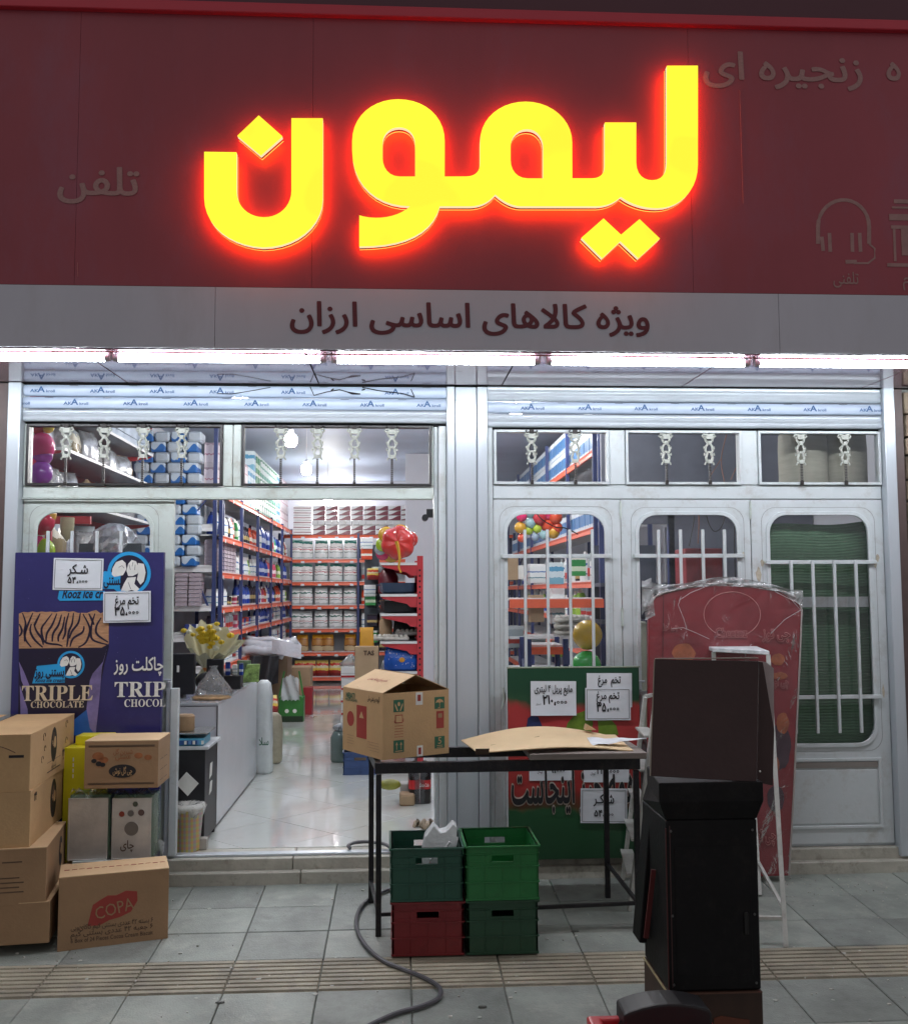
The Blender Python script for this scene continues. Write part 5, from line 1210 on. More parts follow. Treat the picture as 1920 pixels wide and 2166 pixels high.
# dark board and strap at its side
lb1, lb2 = U(1341, 1985, -1.95), U(1368, 1700, -1.95)
MB().bar(U(1352, 1985, -1.93), U(1376, 1700, -1.93), .03, .12).build('side_board', sb, st, bev=.003); MB().bar(U(1366, 1985, -2.1), U(1382, 1840, -2.1), .018, .01).build('strap', mat('strap_red', (.09, .012, .012), .5), st); MB().box(U(1385, 1797, -2.05).x, U(1400, 1797, -2.05).x, -2.05, -2.04, U(1385, 1810, -2.05).z, U(1385, 1797, -2.05).z).build('sticker', mat('sticker_red', (.12, .03, .03), .6), st)
MB().bar(ns+Vector((-.001, -.001, .0)), ns+Vector((-.001, -.001, .6)), .004).build('corner_strip', mat('corner_red', (.06, .012, .012), .5), st)
for x_ in (ns.x+.018, rs.x-.018):
    for z_ in (zb0+.03, .35, .66): MB().tube([(x_, -2.2525, z_), (x_, -2.2495, z_)], .005, 8).build('screw', mat('screw_dull', (.12, .12, .12), .4, .6), st)
MB().box(ns.x+.03, rs.x-.03, -2.2525, -2.2505, zb0+.06, .60).build('door_panel', sb, st, bev=.0015); MB().box(rs.x-.06, rs.x-.045, -2.262, -2.253, .28, .36).build('handle', mat('handle_dull', (.03, .03, .03), .3, .5), st, bev=.002)
MB().box(ns.x+.012, ns.x+.016, -2.2515, -2.2502, zb0+.02, .68).build('seam', mat('seam_dull', (.05, .02, .02), .6), st)
# carton base
bs = thing('cardboard_box', 'dark printed carton under the black vendor stand', 'cardboard box', (ns.x, -2.25, pav(-2.25)))
MB().box(ns.x-.003, rs.x+.003, -2.255, -1.875, pav(-2.25)-.004, zb0+.002).build('body', mat('dark_carton', (.045, .022, .014), .6, 0, .3, 6), bs, bev=.003)
MB().bar((ns.x-.006, -2.255, zb0), (ns.x-.006, -1.88, zb0), .006).build('edge_strip', mat('edge_gold', (.42, .34, .18), .4), bs); MB().bar((ns.x, -2.258, zb0), (rs.x, -2.258, zb0), .006).build('edge_strip', mat('edge_dull', (.10, .045, .03), .4), bs)
MB().prism([(ns.x+.16, -.19), (ns.x+.165, -.02), (ns.x+.19, -.012), (rs.x-.05, -.03), (rs.x-.05, -.19)], XZ, -2.258, -2.2555).build('print', mat('print_burnt', (.14, .04, .02), .6), bs)
MB().bar((ns.x-.0045, -2.05, -.09), (ns.x-.0045, -2.12, -.05), .002, .012).build('print', mat('print_amber', (.4, .12, .03), .6), bs)
# red stool with a black bag
sx0, sx1 = U(1262, 2160, -2.62).x, U(1530, 2160, -2.62).x
rst = thing('plastic_stool', 'red plastic stool in front of the vendor stand, carrying a black rounded bag', 'stool', ((sx0+sx1)/2, -2.6, pav(-2.6)))
rz_ = U(1300, 2147, -2.42).z; redp = mat('red_plastic', (.45, .02, .03), .3, 0, .05, 6)
MB().frame([(sx0, -2.78), (sx1, -2.78), (sx1, -2.42), (sx0, -2.42)], [(sx0+.05, -2.73), (sx1-.05, -2.73), (sx1-.05, -2.455), (sx0+.05, -2.455)], lambda u, v, w: Vector((u, v, w)), rz_-.03, rz_).build('seat', redp, rst, bev=.012, seg=3)
MB().box(sx0+.045, sx1-.045, -2.735, -2.45, rz_-.032, rz_-.022).build('seat_panel', redp, rst)
for x, y in ((sx0+.03, -2.75), (sx1-.03, -2.75), (sx0+.03, -2.45), (sx1-.03, -2.45)): MB().bar((x, y, rz_-.025), (x+(.015 if x > (sx0+sx1)/2 else -.015), y, pav(y)), .035).build('leg', redp, rst, bev=.005)
bgm = mat('black_bag', (.009, .009, .011), .5, 0, .3, 8)
b0, b1 = U(1315, 2120, -2.5), U(1500, 2112, -2.5)
bt = thing('black_bag', 'black bag with a rounded top standing on the red stool', 'bag', ((b0.x+b1.x)/2, -2.5, rz_-.02))
x0, x1 = b0.x, b1.x; zt = b0.z-.032
lp = [(x0, rz_-.02), (x0, zt)]+[(x0+(x1-x0)*t, zt+.028*math.sin(math.pi*min(1, t*1.05))**.8+.01*t) for t in [.03, .08, .2, .35, .5, .65, .8, .92, .97]]+[(x1, zt-.005), (x1, rz_-.02)]
MB().prism(lp, XZ, -2.53, -2.40).build('body', bgm, bt, bev=.008, seg=2); MB().tube([(x0-.003, -2.5, zt-.03), (x0-.014, -2.5, zt-.045), (x0-.014, -2.5, zt-.08), (x0-.003, -2.5, zt-.09)], .004, 6).build('handle', black_m, bt)
# ================================================================== STEP LADDER
ld = thing('step_ladder', 'pale steel step ladder with a paint-stained platform behind the vendor stand', 'ladder', (1.6, -.6, -.13))
lm = mat('ladder_steel', (.52, .53, .5), .4, .1, .15, 8, .1, 40, dirt=((.2, .18, .15), .5)); lmt = mat('ladder_platform', (.68, .72, .74), .4, 0, .3, 14, dirt=((.25, .3, .35), .7))
zp = 1.235
c0, c1, c2, c3 = [UZ(a, b, zp) for a, b in ((1463, 1354), (1574, 1357), (1627, 1377), (1507, 1371))]
top_ = [c3, c2, c1, c0]
# regularise to a rectangle between front (c3,c2) and back (c0,c1)
mb = MB(); A = [mb.bm.verts.new(p) for p in top_]; B = [mb.bm.verts.new(p-Vector((0, 0, .022))) for p in top_]
mb._f(A); mb._f(B[::-1]); [mb._f([A[i], B[i], B[(i+1) % 4], A[(i+1) % 4]]) for i in range(4)]; mb.build('platform', lmt, ld, bev=.003)
dz_ = Vector((0, 0, -.023))
fL = Vector((1.30, -.10, pav(-.10))); fL2 = Vector((1.17, -.95, pav(-.95))); fR = Vector((1.868, -1.136, pav(-1.136))); fR2 = Vector((2.0, -.42, pav(-.42)))
def bar2(a, b, w, h, nm): MB().bar(a, b, w, h).build(nm, lm, ld, bev=.0015)
ins = .02; cc = (c0+c1+c2+c3)/4
tA, tB, tC, tD = [p+(cc-p).normalized()*ins+dz_ for p in (c0, c3, c2, c1)]
tA0, tB0 = tA, tB; tA = U(1364, 1474, -.30); tB = U(1386, 1486, -.68)
fL2 = G(1352, 1868)+Vector((0, 0, .0)); fL2 = Vector((1.225, -.60, pav(-.60)))
for p_, q_ in ((tA, tA0), (tB, tB0)): MB().bar(p_, q_-Vector((0, 0, .26)), .02, .02).build('brace', lm, ld, bev=.001)
for q_ in (tA0, tB0): MB().bar(q_, q_-Vector((0, 0, .25)), .02, .02).build('leg', lm, ld, bev=.001)
bar2(fL, tA, .02, .03, 'rail'); bar2(fL2, tB, .02, .035, 'rail'); bar2(fR, tC, .022, .025, 'leg'); bar2(fR2, tD, .02, .025, 'leg')
for i in range(1, 6):
    s = i/6.0; a = fL.lerp(tA, s); b = fL2.lerp(tB, s); d_ = (b-a).normalized()*.014
    MB().bar(a+d_, b-d_, .07, .012).build('step', lm, ld, bev=.001)
s = .12; a = fR.lerp(tC, s); b = fR2.lerp(tD, s); bar2(a+(b-a).normalized()*.013, b-(b-a).normalized()*.013, .018, .018, 'brace'); a2 = Vector((fL2.x, fL2.y, 0)).lerp(tB, .1)
bar2(fR.lerp(tC, .09)+Vector((-.014, 0, 0)), Vector((1.28, -1.02, pav(-1)+.12)), .018, .018, 'brace')
# ================================================================== SHOP INTERIOR
bulb_e = emis('bulb_light', (1.0, .985, .96), BULB_L)
cord_m = mat('lamp_cord', (.5, .5, .52), .5)
bulb_w = emis('added_bulb_dim', (1.0, .985, .96), BULB_L*.5)
def bulb(px, py, z, label, xy=None):
    q = UZ(px, py, z) if xy is None else Vector((xy[0], xy[1], 3.42 if xy[1] > 4 else z))
    t = thing('pendant_bulb', label, 'lamp', (q.x, q.y, z), group='bare bulbs hung from the shop ceiling')
    mb = MB(); mb.lathe([(.012, -.058), (.04, -.05), (.056, -.02), (.058, .01), (.05, .045), (.03, .062)], q, 16); mb.build('bulb', bulb_e if xy is None or xy[0] > .9 else bulb_w, t, smooth=True)
    MB().lathe([(.03, .0625), (.028, .10), (.012, .12)], q, 12).build('socket', cap_m, t); MB().tube([q+Vector((0, 0, .12)), Vector((q.x, q.y, 3.56))], .004, 5).build('cord', cord_m, t)
ZB = 2.95
bulb(615, 932, ZB, 'bare bulb with the biggest glow, highest behind the glass over the doorway'); bulb(648, 994, ZB, 'bare bulb second highest behind the glass over the doorway')
bulb(693, 1060, ZB, 'bare bulb just under the doorway rail'); bulb(711, 1087, ZB, 'bare bulb in front of the tissue boxes at the back')
for x, y, w_ in ((1.2, 4.2, 'over the far side aisle'), (.95, 1.6, 'over the aisle behind the folding doors'), (-1.2, 1.5, 'over the counter'), (.9, 5.5, 'over the aisle beside the column')): bulb(0, 0, 3.05, 'added unseen bulb hidden by the front wall, '+w_, (x, y))  # added bulbs, kept out of view, that brighten the aisles and counter
def rack(x0, y0, x1, y1, bays, depth, zs, label, mu=rack_blue, mbm=rack_orange, top=2.7, side=1, group='blue and orange shelf racks'):
    """front face runs from (x0,y0) to (x1,y1); depth goes to its side"""
    d = Vector((x1-x0, y1-y0, 0)); Ln = d.length; ang = math.atan2(d.y, d.x)
    t = thing('shelf_rack', label, 'shelf rack', (x0, y0, .02), ang, group); M = MW[t]; s = side
    for i in range(bays+1):
        u = Ln*i/bays
        for v in (0, s*depth): MB().box(u-.02, u+.02, v-.018, v+.018, 0, top, M).build('upright', mu, t)
        if i in (0, bays): MB().bar(M @ Vector((u, s*.02, top*.45)), M @ Vector((u, s*(depth-.02), top*.85)), .02).build('brace', mu, t)
    for z in zs:
        for i in range(bays):
            a, b = Ln*i/bays+.021, Ln*(i+1)/bays-.021
            MB().prism([(-.014, z-.075), (-.008, z-.04), (-.014, z-.02), (.012, z-.02), (.012, z-.075)], lambda u, v, w: M @ Vector((w, s*u if 0 else (u if s > 0 else -u), v)), a, b).build('beam', mbm, t)
            MB().box(a, b, min(s*.014, s*(depth-.014)), max(s*.014, s*(depth-.014)), z-.018, z-.002, M).build('shelf_board', shelf_w, t)
    return t, M
# packaging materials
PB = dict(
 teal=bands('bag_teal', [(0, '9fb4b4'), (.12, 'dfe3e2'), (.34, '8b9a99'), (.38, 'e6e6e4'), (.5, 'b04048'), (.54, 'e4e2e0'), (.62, 'a39a9a'), (.66, 'e8e6e4'), (.84, '2f7d74'), (.93, '9cc5bd')], noise=.16),
 white=bands('bag_white', [(0, 'b9c0c2'), (.16, 'e4e6e6'), (.3, '9aa1a3'), (.34, 'e8e8e8'), (.42, 'b8494c'), (.45, 'e6e6e6'), (.66, '3c6b62'), (.72, 'e8eaea'), (.8, 'aeb5b6')], noise=.2),
 brown=bands('bag_brown', [(0, '8a3a28'), (.1, 'c9b58f'), (.35, '6e3a1c'), (.4, 'b07b3c'), (.7, '9a5c26'), (.8, 'd9a02c'), (.9, 'c78a20')], noise=.15),
 red=bands('bag_red', [(0, '7b1f1e'), (.25, '9e2a24'), (.4, 'e3c65a'), (.55, 'd8cfae'), (.7, 'c83a2a'), (.85, 'e6d277')], noise=.2),
 b_white=bands('bottle_white', [(0, 'dfe4e4'), (.25, '5d8f9a'), (.3, 'e6eaea'), (.55, '3d6fb0'), (.62, 'e9ecec'), (.85, 'f0f0f0')], noise=.1),
 b_blue=bands('bottle_blue', [(0, '1f3f9a'), (.3, 'c9d2e6'), (.5, '2448a8'), (.85, '1b2f78')], noise=.08),
 b_green=bands('bottle_green', [(0, '3e9a52'), (.25, 'd6e6c9'), (.5, '2f8a48'), (.85, 'e9e9df')], noise=.08),
 b_pink=bands('bottle_pink', [(0, 'c3506e'), (.3, 'ecd9de'), (.5, 'b8405f'), (.85, 'efe6e6')], noise=.08),
 b_clear=bands('bottle_grey', [(0, '9aa6aa'), (.2, 'b23a34'), (.48, 'c9a0a0'), (.5, '9aa6aa'), (.85, 'b9c2c4')], noise=.08),
 b_orange=bands('bottle_orange', [(0, 'c8452a'), (.3, 'e9e3d6'), (.5, 'd2512c'), (.85, 'b23a24')], noise=.08),
 b_lime=bands('bottle_lime', [(0, '9ac24a'), (.3, 'eef2dc'), (.5, '84b23a'), (.85, 'f0f0e6')], noise=.08),
 b_dark=bands('bottle_dark', [(0, '2a2430'), (.3, 'b9a36a'), (.5, '33293c'), (.85, '191620')], noise=.08),
 cyan=bands('pack_cyan', [(0, '7fb7cf'), (.3, 'd9e8ee'), (.6, '5aa0c4'), (.8, 'dfecef')], noise=.2),
 mint=bands('pack_mint', [(0, '5aa88c'), (.2, 'e0ece6'), (.45, '6fb49a'), (.55, 'e6efe9'), (.8, '2f8a5a'), (.9, 'dce9e2')], noise=.2),
 pinkw=bands('pack_pink', [(0, 'dccfd2'), (.2, 'ecdfe2'), (.5, 'c98a98'), (.55, 'ead9dd'), (.9, 'b9a0a8')], noise=.2))
kraft = mat('kraft', (.36, .25, .15), .8, 0, .1, 6)
def bag_mesh(w, d, h, m, nm):
    mb = MB(); R = []
    for z, kx, ky in ((0, .92, .9), (.08, 1, 1), (.45, 1.02, 1.06), (.8, .93, .8), (.92, .9, .35), (1, .94, .12)):
        a, b = w/2*kx, d/2*ky; R.append([Vector((sx*a*(1 if abs(sy) else 1.0), sy*b, z*h)) for sx, sy in ((-1, -.7), (-.85, -1), (0, -1.08), (.85, -1), (1, -.7), (1, .7), (.85, 1), (0, 1.08), (-.85, 1), (-1, .7))])
    mb.rings(R); return mb.build(nm, m, mesh_only=True, smooth=2)
def bottle_mesh(kind, m, nm):
    mb = MB()
    pr = {'jug': [(.055, 0), (.062, .02), (.062, .15), (.045, .21), (.02, .24), (.02, .262)], 'slim': [(.032, 0), (.036, .01), (.036, .15), (.026, .19), (.012, .215), (.014, .24)],
          'wide': [(.06, 0), (.062, .01), (.062, .16), (.05, .18), (.05, .20)], 'spray': [(.04, 0), (.042, .01), (.038, .12), (.018, .18), (.014, .20), (.022, .215), (.02, .24)], 'tub': [(.05, 0), (.055, .09), (.058, .095), (.058, .12)], 'big': [(.07, 0), (.075, .02), (.075, .2), (.05, .27), (.022, .31), (.022, .335)]}[kind]
    mb.lathe(pr, (0, 0, 0), 12, .75 if kind in ('jug', 'big') else .85, .0); return mb.build(nm, m, mesh_only=True, smooth=True)
def box_mesh(w, d, h, m, nm='box'): return MB().box(-w/2, w/2, -d/2, d/2, 0, h).build(nm, m, mesh_only=True, bev=.003)
def place(name, me, loc, rz, label, cat, group=None, sc=None):
    o = bpy.data.objects.new(name, me); COL.objects.link(o); o.location = loc; o.rotation_euler = (0, 0, rz)
    if sc: o.scale = sc
    return tag(o, label, cat, group)
# ---------------- back rack (faces the street)
ZS = [.12, .54, .94, 1.34, 1.74, 2.13, 2.55]
YB = 11.93-6.07+6.07-.0
YB = 11.35
t, M = rack(-2.06, YB, 1.99, YB, 3, .55, ZS, 'long blue and orange rack along the back wall of the shop', top=2.56)
rown = {5: 'first', 4: 'second', 3: 'third', 2: 'fourth', 1: 'bottom but one', 0: 'lowest'}
tealm = bag_mesh(.225, .13, .34, PB['teal'], 'detergent_bag'); whitem = bag_mesh(.225, .13, .32, PB['white'], 'detergent_bag'); brownm = bag_mesh(.2, .12, .30, PB['brown'], 'pasta_bag'); redm = bag_mesh(.22, .14, .28, PB['red'], 'snack_bag')
XB = [-1.71, -1.49, -1.25, -1.01, -.84]
XB = [UZ(px, 1160, 2.1) for px in (631, 648, 680, 711, 741)]
XB = [U(px, 1200, YB+.12).x for px in (627, 648, 680, 711, 741)]
for r, (lv, me, col) in enumerate(((5, tealm, 'white and teal'), (4, tealm, 'white and teal'), (3, whitem, 'white and dark green'), (2, whitem, 'white and grey'))):
    for i, x in enumerate(XB):
        place('detergent_bag', me, (x, YB+.12+random.uniform(-.02, .02), ZS[lv]), random.uniform(-.1, .1), '%s detergent bag, %s from the bottle racks, back rack shelf %s' % (col, ORD[i], rown[lv]), 'bag', 'detergent bags on the back rack', (1, 1, random.uniform(.94, 1.0)))
for i, px in enumerate((640, 672, 694, 741)): place('pasta_bag', brownm, (U(px, 1340, YB+.12).x, YB+.12, ZS[1]), random.uniform(-.1, .1), 'brown and yellow bag on the back rack, %s from the bottle racks' % ORD[i], 'bag', 'brown bags on the back rack')
for i, px in enumerate((636, 655, 682, 711, 738)): place('snack_bag', redm, (U(px, 1400, YB+.12).x, YB+.12, ZS[0]), random.uniform(-.1, .1), 'red and cream bag low on the back rack, %s from the bottle racks' % ORD[i], 'bag', 'red bags on the lowest shelf')
for z in ZS[1:]:
    for px in (640, 676, 712, 744, 785): q_ = U(px, 1200, YB-.016); MB().box(q_.x-.03, q_.x+.03, YB-.0165, YB-.0145, z-.066, z-.03).build('price_tag', paper_m, t)
# tissue boxes on top
tis = wavemat('tissue_print', '6a0f2c', 'd4d4d4', -.40, 3.6, .56, ph=-1.75); tis_s = bands('tissue_side', [(0, 'd8d8d8'), (.38, '6b1631'), (.62, 'dcdcdc')], noise=.02)
TW = .205; tb_m = box_mesh(TW-.008, .11, .098, tis, 'tissue_box'); ts_m = box_mesh(.11, .2, .05, mat('tissue_white', (.62, .62, .62), .5, 0, .05, 20), 'tissue_box')
n = 0; X0 = U(664, 1100, YB+.05).x
for r in range(6):
    z = 2.552+(.085*r)
    if r == 2: 
        for i in range(16): place('tissue_box', ts_m, (X0+.02+i*.117, YB+.06, z+.002), 0, 'plain white tissue box end, %s along between the printed layers' % ORD[i], 'tissue box', 'tissue boxes on top of the back rack', (1, 1, 1.5))
        continue
    for i in range(8):
        place('tissue_box', tb_m, (X0+.09+i*TW*1.06, YB+.06, z+.002), random.uniform(-.015, .015), 'white and maroon tissue box, %s layer up, %s along from the bottle racks' % (ORD[r], ORD[i]), 'tissue box', 'tissue boxes on top of the back rack', (1.05, 1, .8))
sd = box_mesh(.30, .2, .08, tis_s, 'tissue_box')
for r in range(6): place('tissue_box', sd, (U(640, 1100, YB+.05).x, YB+.0, 2.554+.083*r), .1, 'tissue pack with maroon side, %s up in the corner pile' % ORD[r], 'tissue box', 'tissue boxes on top of the back rack', (1, 1, .95))
bl_ = [PB[k] for k in ('b_white', 'b_blue', 'b_green', 'b_pink', 'b_clear', 'b_orange', 'b_lime', 'b_dark')]
kinds = ['jug', 'slim', 'wide', 'spray', 'tub', 'big']
BM = {}
cn = ['white', 'blue', 'green', 'pink', 'grey and red', 'orange', 'lime', 'dark']
def bm2(k, c):
    if (k, c) not in BM: BM[(k, c)] = bottle_mesh(k, bl_[c], 'bottle')
    return BM[(k, c)]
kn = {'jug': 'detergent bottle', 'slim': 'slim bottle', 'wide': 'wide bottle', 'spray': 'spray bottle', 'tub': 'low tub', 'big': 'big jug'}
# middle part of the back rack: mixed goods
for lv in range(1, 6):
    for i in range(4):
        x = U(772+12*i, 1200, YB+.1).x; k = random.choice(('tub', 'wide')); c = random.choice((0, 5, 4, 7))
        place('bottle', bm2(k, c), (x, YB+.1, ZS[lv]), 0, '%s %s, %s past the middle post, rack level %s' % (cn[c], kn[k], ORD[i], ORD[lv]), 'bottle', 'mixed goods past the middle post of the back rack', (1, 1, 1.3))
for lv in range(0, 6):
    for i in range(5):
        x = .85+i*.22; place('detergent_bag', whitem if lv % 2 else tealm, (x, YB+.12, ZS[lv]), 0, 'white detergent bag, %s past the pale column, back rack level %s' % (ORD[i], ORD[lv]), 'bag', 'detergent bags on the back rack')
# ---------------- left run of racks with bottles
XR = -1.84
t, M = rack(XR, 4.42, XR, 11.2, 5, .5, [.42, .80, 1.14, 1.41, 1.77, 2.15, 2.61], 'blue and orange rack of bottles running from the counter to the back wall', top=2.62, side=1)
bw_ = (11.2-4.42)/5
lvn = ['lowest', 'second lowest', 'third lowest', 'middle', 'third highest', 'second highest']
sets = {5: [(0, 'jug'), (0, 'jug'), (7, 'spray'), (5, 'spray'), (1, 'big'), (1, 'big'), (1, 'jug'), (0, 'jug')], 4: [(4, 'big'), (0, 'jug'), (0, 'spray'), (0, 'spray'), (1, 'jug'), (3, 'jug'), (6, 'jug'), (1, 'jug')], 3: [(0, 'wide'), (7, 'tub'), (1, 'jug'), (7, 'jug'), (5, 'slim'), (1, 'jug'), (5, 'jug'), (0, 'wide')],
        2: [(7, 'wide'), (4, 'wide'), (5, 'tub'), (0, 'tub'), (1, 'wide'), (1, 'slim'), (0, 'slim'), (1, 'jug')], 1: [(0, 'tub'), (5, 'wide'), (4, 'tub'), (0, 'wide')], 0: [(7, 'wide'), (4, 'tub'), (0, 'wide')]}
levz = [.42, .80, 1.14, 1.41, 1.77, 2.15]
for lv in range(6):
    S_ = sets[lv]; y = 4.55
    for b in range(5):
        i = 0; y = 4.42+bw_*b+.11
        while y < 4.42+bw_*(b+1)-.09:
            if lv == 4 and b == 0: break
            c, k = S_[int((y-4.42)/6.8*len(S_)) % len(S_)]
            if random.random() < .25: c = random.randrange(8)
            if k == 'big' and lv in (2, 3): k = 'jug'
            gap = {'jug': .135, 'slim': .085, 'wide': .14, 'spray': .10, 'tub': .13, 'big': .17}[k]
            place('bottle', bm2(k, c), (XR-.10-random.uniform(0, .02), y, levz[lv]), math.pi/2+random.uniform(-.15, .15), '%s %s, %s in rack bay %s past the counter, %s shelf' % (cn[c], kn[k], ORD[i], ORD[b], lvn[lv]), 'bottle', 'bottles on the rack behind the counter', (1.05, 1.05, random.uniform(.88, 1.0) if lv in (2, 3) else random.uniform(.95, 1.05)))
            y += gap+random.uniform(0, .02); i += 1
# price tags clipped to the beams
for lv, z in enumerate((.80, 1.14, 1.41, 1.77, 2.15, 2.61)):
    for i in range(12):
        y = 4.6+.55*i+random.uniform(-.1, .1)
        if y < 11.1 and not any(abs(y-(4.42+bw_*k)) < .05 for k in range(6)): MB().box(XR+.0145, XR+.0165, y-.03, y+.03, z-.066, z-.03).build('price_tag', paper_m, t)
# packs on top of this run, up to the ceiling
pk = [box_mesh(.17, .16, .26, PB[k], 'paper_pack') for k in ('pinkw', 'cyan', 'mint', 'b_green', 'mint')]
for i in range(29):
    y = 4.6+.225*i; k = 0 if i < 9 else 1 if i < 12 else 3 if i in (12, 13) else 2 if i < 22 else (1 if i < 24 else 0)
    for r in range(3 if i > 10 else 2): place('paper_pack', pk[k], (XR-.12, y, 2.612+.262*r), math.pi/2, '%s pack on top of the bottle rack, %s from the counter, %s layer' % (('pale pink', 'pale blue', 'mint', 'green', 'mint')[k], ORD[min(i, 19)] if i < 20 else 'twenty-'+ORD[i-20], ORD[r]), 'pack', 'packs on top of the bottle rack', (1, 1, 1))
# cup sleeves in the first bay
cupm = mat('carton_mauve', (.36, .30, .34), .6, 0, .1, 20)
em = MB(); em.box(-.07, .07, -.14, .14, 0, .040, t=.006); em.tube([(-.07, -.1, .03), (-.076, 0, .012), (-.07, .1, .03)], .004, 4); trm = em.build('egg_tray', cupm, mesh_only=True)
for c in range(6):
    for r in range(8): place('egg_tray', trm, (XR-.11, 4.58+c*.2, 1.772+.043*r), 0, 'mauve egg tray on the bottle rack, %s up, stack %s from the post' % (ORD[r], ORD[c]), 'egg tray', 'mauve egg trays', (1, .66, 1))
# ---------------- frontal bay behind the counter
YF = 4.40
t, M = rack(-2.85, YF, -1.90, YF, 1, .45, [.8, 1.12, 1.43, 1.83, 2.25], 'blue rack facing the doorway behind the counter, holding tissue packs and egg trays', top=3.4, mbm=shelf_w, side=1)
MB().bar((-1.92, YF-.03, 2.6), (-2.75, YF-.03, 1.55), .035, .01).build('brace', rack_blue, t)
bwave = wavemat('blue_pack', '1f62a8', 'b9c6d2', .3, 6.3, .5, 0, 2); bpk = MB().box(-.075, .075, -.1, .1, 0, .105).build('tissue_pack', bwave, mesh_only=True, bev=.012); wpk = MB().box(-.075, .075, -.1, .1, 0, .105).build('tissue_pack', mat('pack_pale', (.44, .49, .54), .35, 0, .1, 20), mesh_only=True, bev=.02)
for r in range(13):
    for c in range(4):
        z = 2.252+.108*r if r < 9 else 1.832+.108*(r-9)
        if r >= 9 and z > 2.16: continue
        place('tissue_pack', bpk if (r+c) % 2 == 0 else wpk, (-2.60+.165*c-(.04 if r % 2 else 0), YF+.02, z), 0, '%s tissue pack behind the counter, %s column, %s row up' % ('blue wave' if (r+c) % 2 == 0 else 'pale', ORD[c], ORD[r]), 'tissue pack', 'tissue packs on the rack behind the counter')
tr2 = MB(); tr2.box(-.062, .062, -.1, .1, 0, .036, t=.004); tr2.lathe([(.045, 0), (.05, .026)], (0, -.075, .004), 10, .5); trm2 = tr2.build('egg_tray', cupm, mesh_only=True)
for c in range(5):
    for r in range(8): place('egg_tray', trm2, (-2.62+.135*c, YF+.03, 1.432+.042*r), 0, 'mauve egg tray behind the counter, %s up in the %s column' % (ORD[r], ORD[c]), 'egg tray', 'mauve egg trays')
for i, (px, m_) in enumerate(((428, 'b_white'), (448, 'b_white'), (405, 'b_blue'))):
    q = U(px, 1275, YF-.0); place('small_carton', box_mesh(.12, .1, .12, PB[m_] if i < 2 else mat('navy_card', (.02, .04, .2), .5), 'small_carton'), (q.x, YF+.02, 1.122), 0, ('white carton with red stripes by the blue post', 'white carton between the navy box and the blue post', 'navy box below the egg trays')[i], 'carton')
# ---------------- wall shelves at the side wall, near the doors
board_g = mat('board_grey', (.20, .22, .26), .5)
def gondola(x0, x1, y0, y1, zs, back, label, mbk=rack_red, posts=True):
    """shelves between x0..x1; the slotted posts stand at x=back"""
    t = thing('gondola', label, 'shelf', ((x0+x1)/2, y0, .02)); s = 1 if back > x0+.01 else -1
    for y in (y0+.02, y1-.02):
        p = MB().box(back-.02, back+.035, y-.02, y+.02, .02, zs[-1]+.06).build('post', mbk, t)
        if y < y0+.1:
            h = MB()
            for k in range(int((zs[-1]-.1)/.05)): h.box(back-.004, back+.012, y-.0215, y-.02, .1+.05*k, .118+.05*k)
            tag(h.build('slots', black_gap, t), kind='stuff')
    for z in zs:
        MB().box(x0+.006, x1-.006, y0+.006, y1, z-.020, z-.002).build('shelf_board', board_g, t)
        lip = MB(); lip.box(x0, x1, y0, y0+.0055, z-.024, z-.001); e_ = (x0, x0+.0055) if s > 0 else (x1-.0055, x1); lip.box(e_[0], e_[1], y0+.0056, y1, z-.024, z-.001); lip.build('lip', shelf_w, t)
        a = x1-.002 if s > 0 else x0+.002
        for y in (y0+.012, y1-.012): MB().prism([(a, z-.024), (a, z-.12), (a-s*.06, z-.12), (a-s*.09, z-.09), (a-s*(x1-x0)*.9, z-.045), (a-s*(x1-x0)*.98, z-.024)], XZ, y-.004, y+.004).build('bracket', mbk, t)
    MB().box(back+.012*s, back+.02*s, y0+.04, y1-.04, .1, zs[-1]).build('back_panel', mbk, t)
    return t
gondola(-2.86, -2.42, 1.3, 3.9, [.9, 1.45, 1.85, 2.25, 2.62, 2.92, 3.2], -2.87, 'red and white wall shelves behind the cream door leaf')
foil = mat('foil_bag', (.45, .46, .48), .22, .6, .5, 14, .6, 20); fb2 = [bag_mesh(.2, .14, .24, m_, 'snack_bag') for m_ in (foil, bands('fb', [(0, '8a7a5a'), (.4, 'd8d2c0'), (.7, '9aa0a4')], noise=.4, rough=.2), film('clear_bag', (.6, .6, .62), .5, .1, .8, 20), kraft)]
for lv, z in enumerate([1.45, 1.85, 2.25, 2.62]):
    for i in range(9): place('snack_bag', fb2[(i*3+lv) % 4 if (i+lv) % 3 else 0], (-2.60+random.uniform(-.06, .06), 1.45+.27*i, z), random.uniform(-.8, .8)+1.2, 'shiny packed bag, %s from the doors on wall shelf %s up' % (ORD[i], ORD[lv]), 'bag', 'packed bags on the wall shelves', (1, 1, random.uniform(.8, 1.15)))
blk = box_mesh(.3, .1, .1, mat('quilt_blue', (.42, .48, .56), .4, 0, .15, 12, .4, 14), 'paper_pack')
for i in range(7):
    for r in range(4): place('paper_pack', box_mesh(.16, .24, .12, bpy.data.materials['quilt_blue'], 'paper_pack') if i+r == 0 else bpy.data.objects['paper_pack.q'].data if False else blk, (-2.56, 2.3+.25*i, 2.922+.105*r), math.pi/2, 'pale blue pack above the wall shelves, %s from the doors, layer %s' % (ORD[i], ORD[r]), 'pack', 'pale packs above the wall shelves')
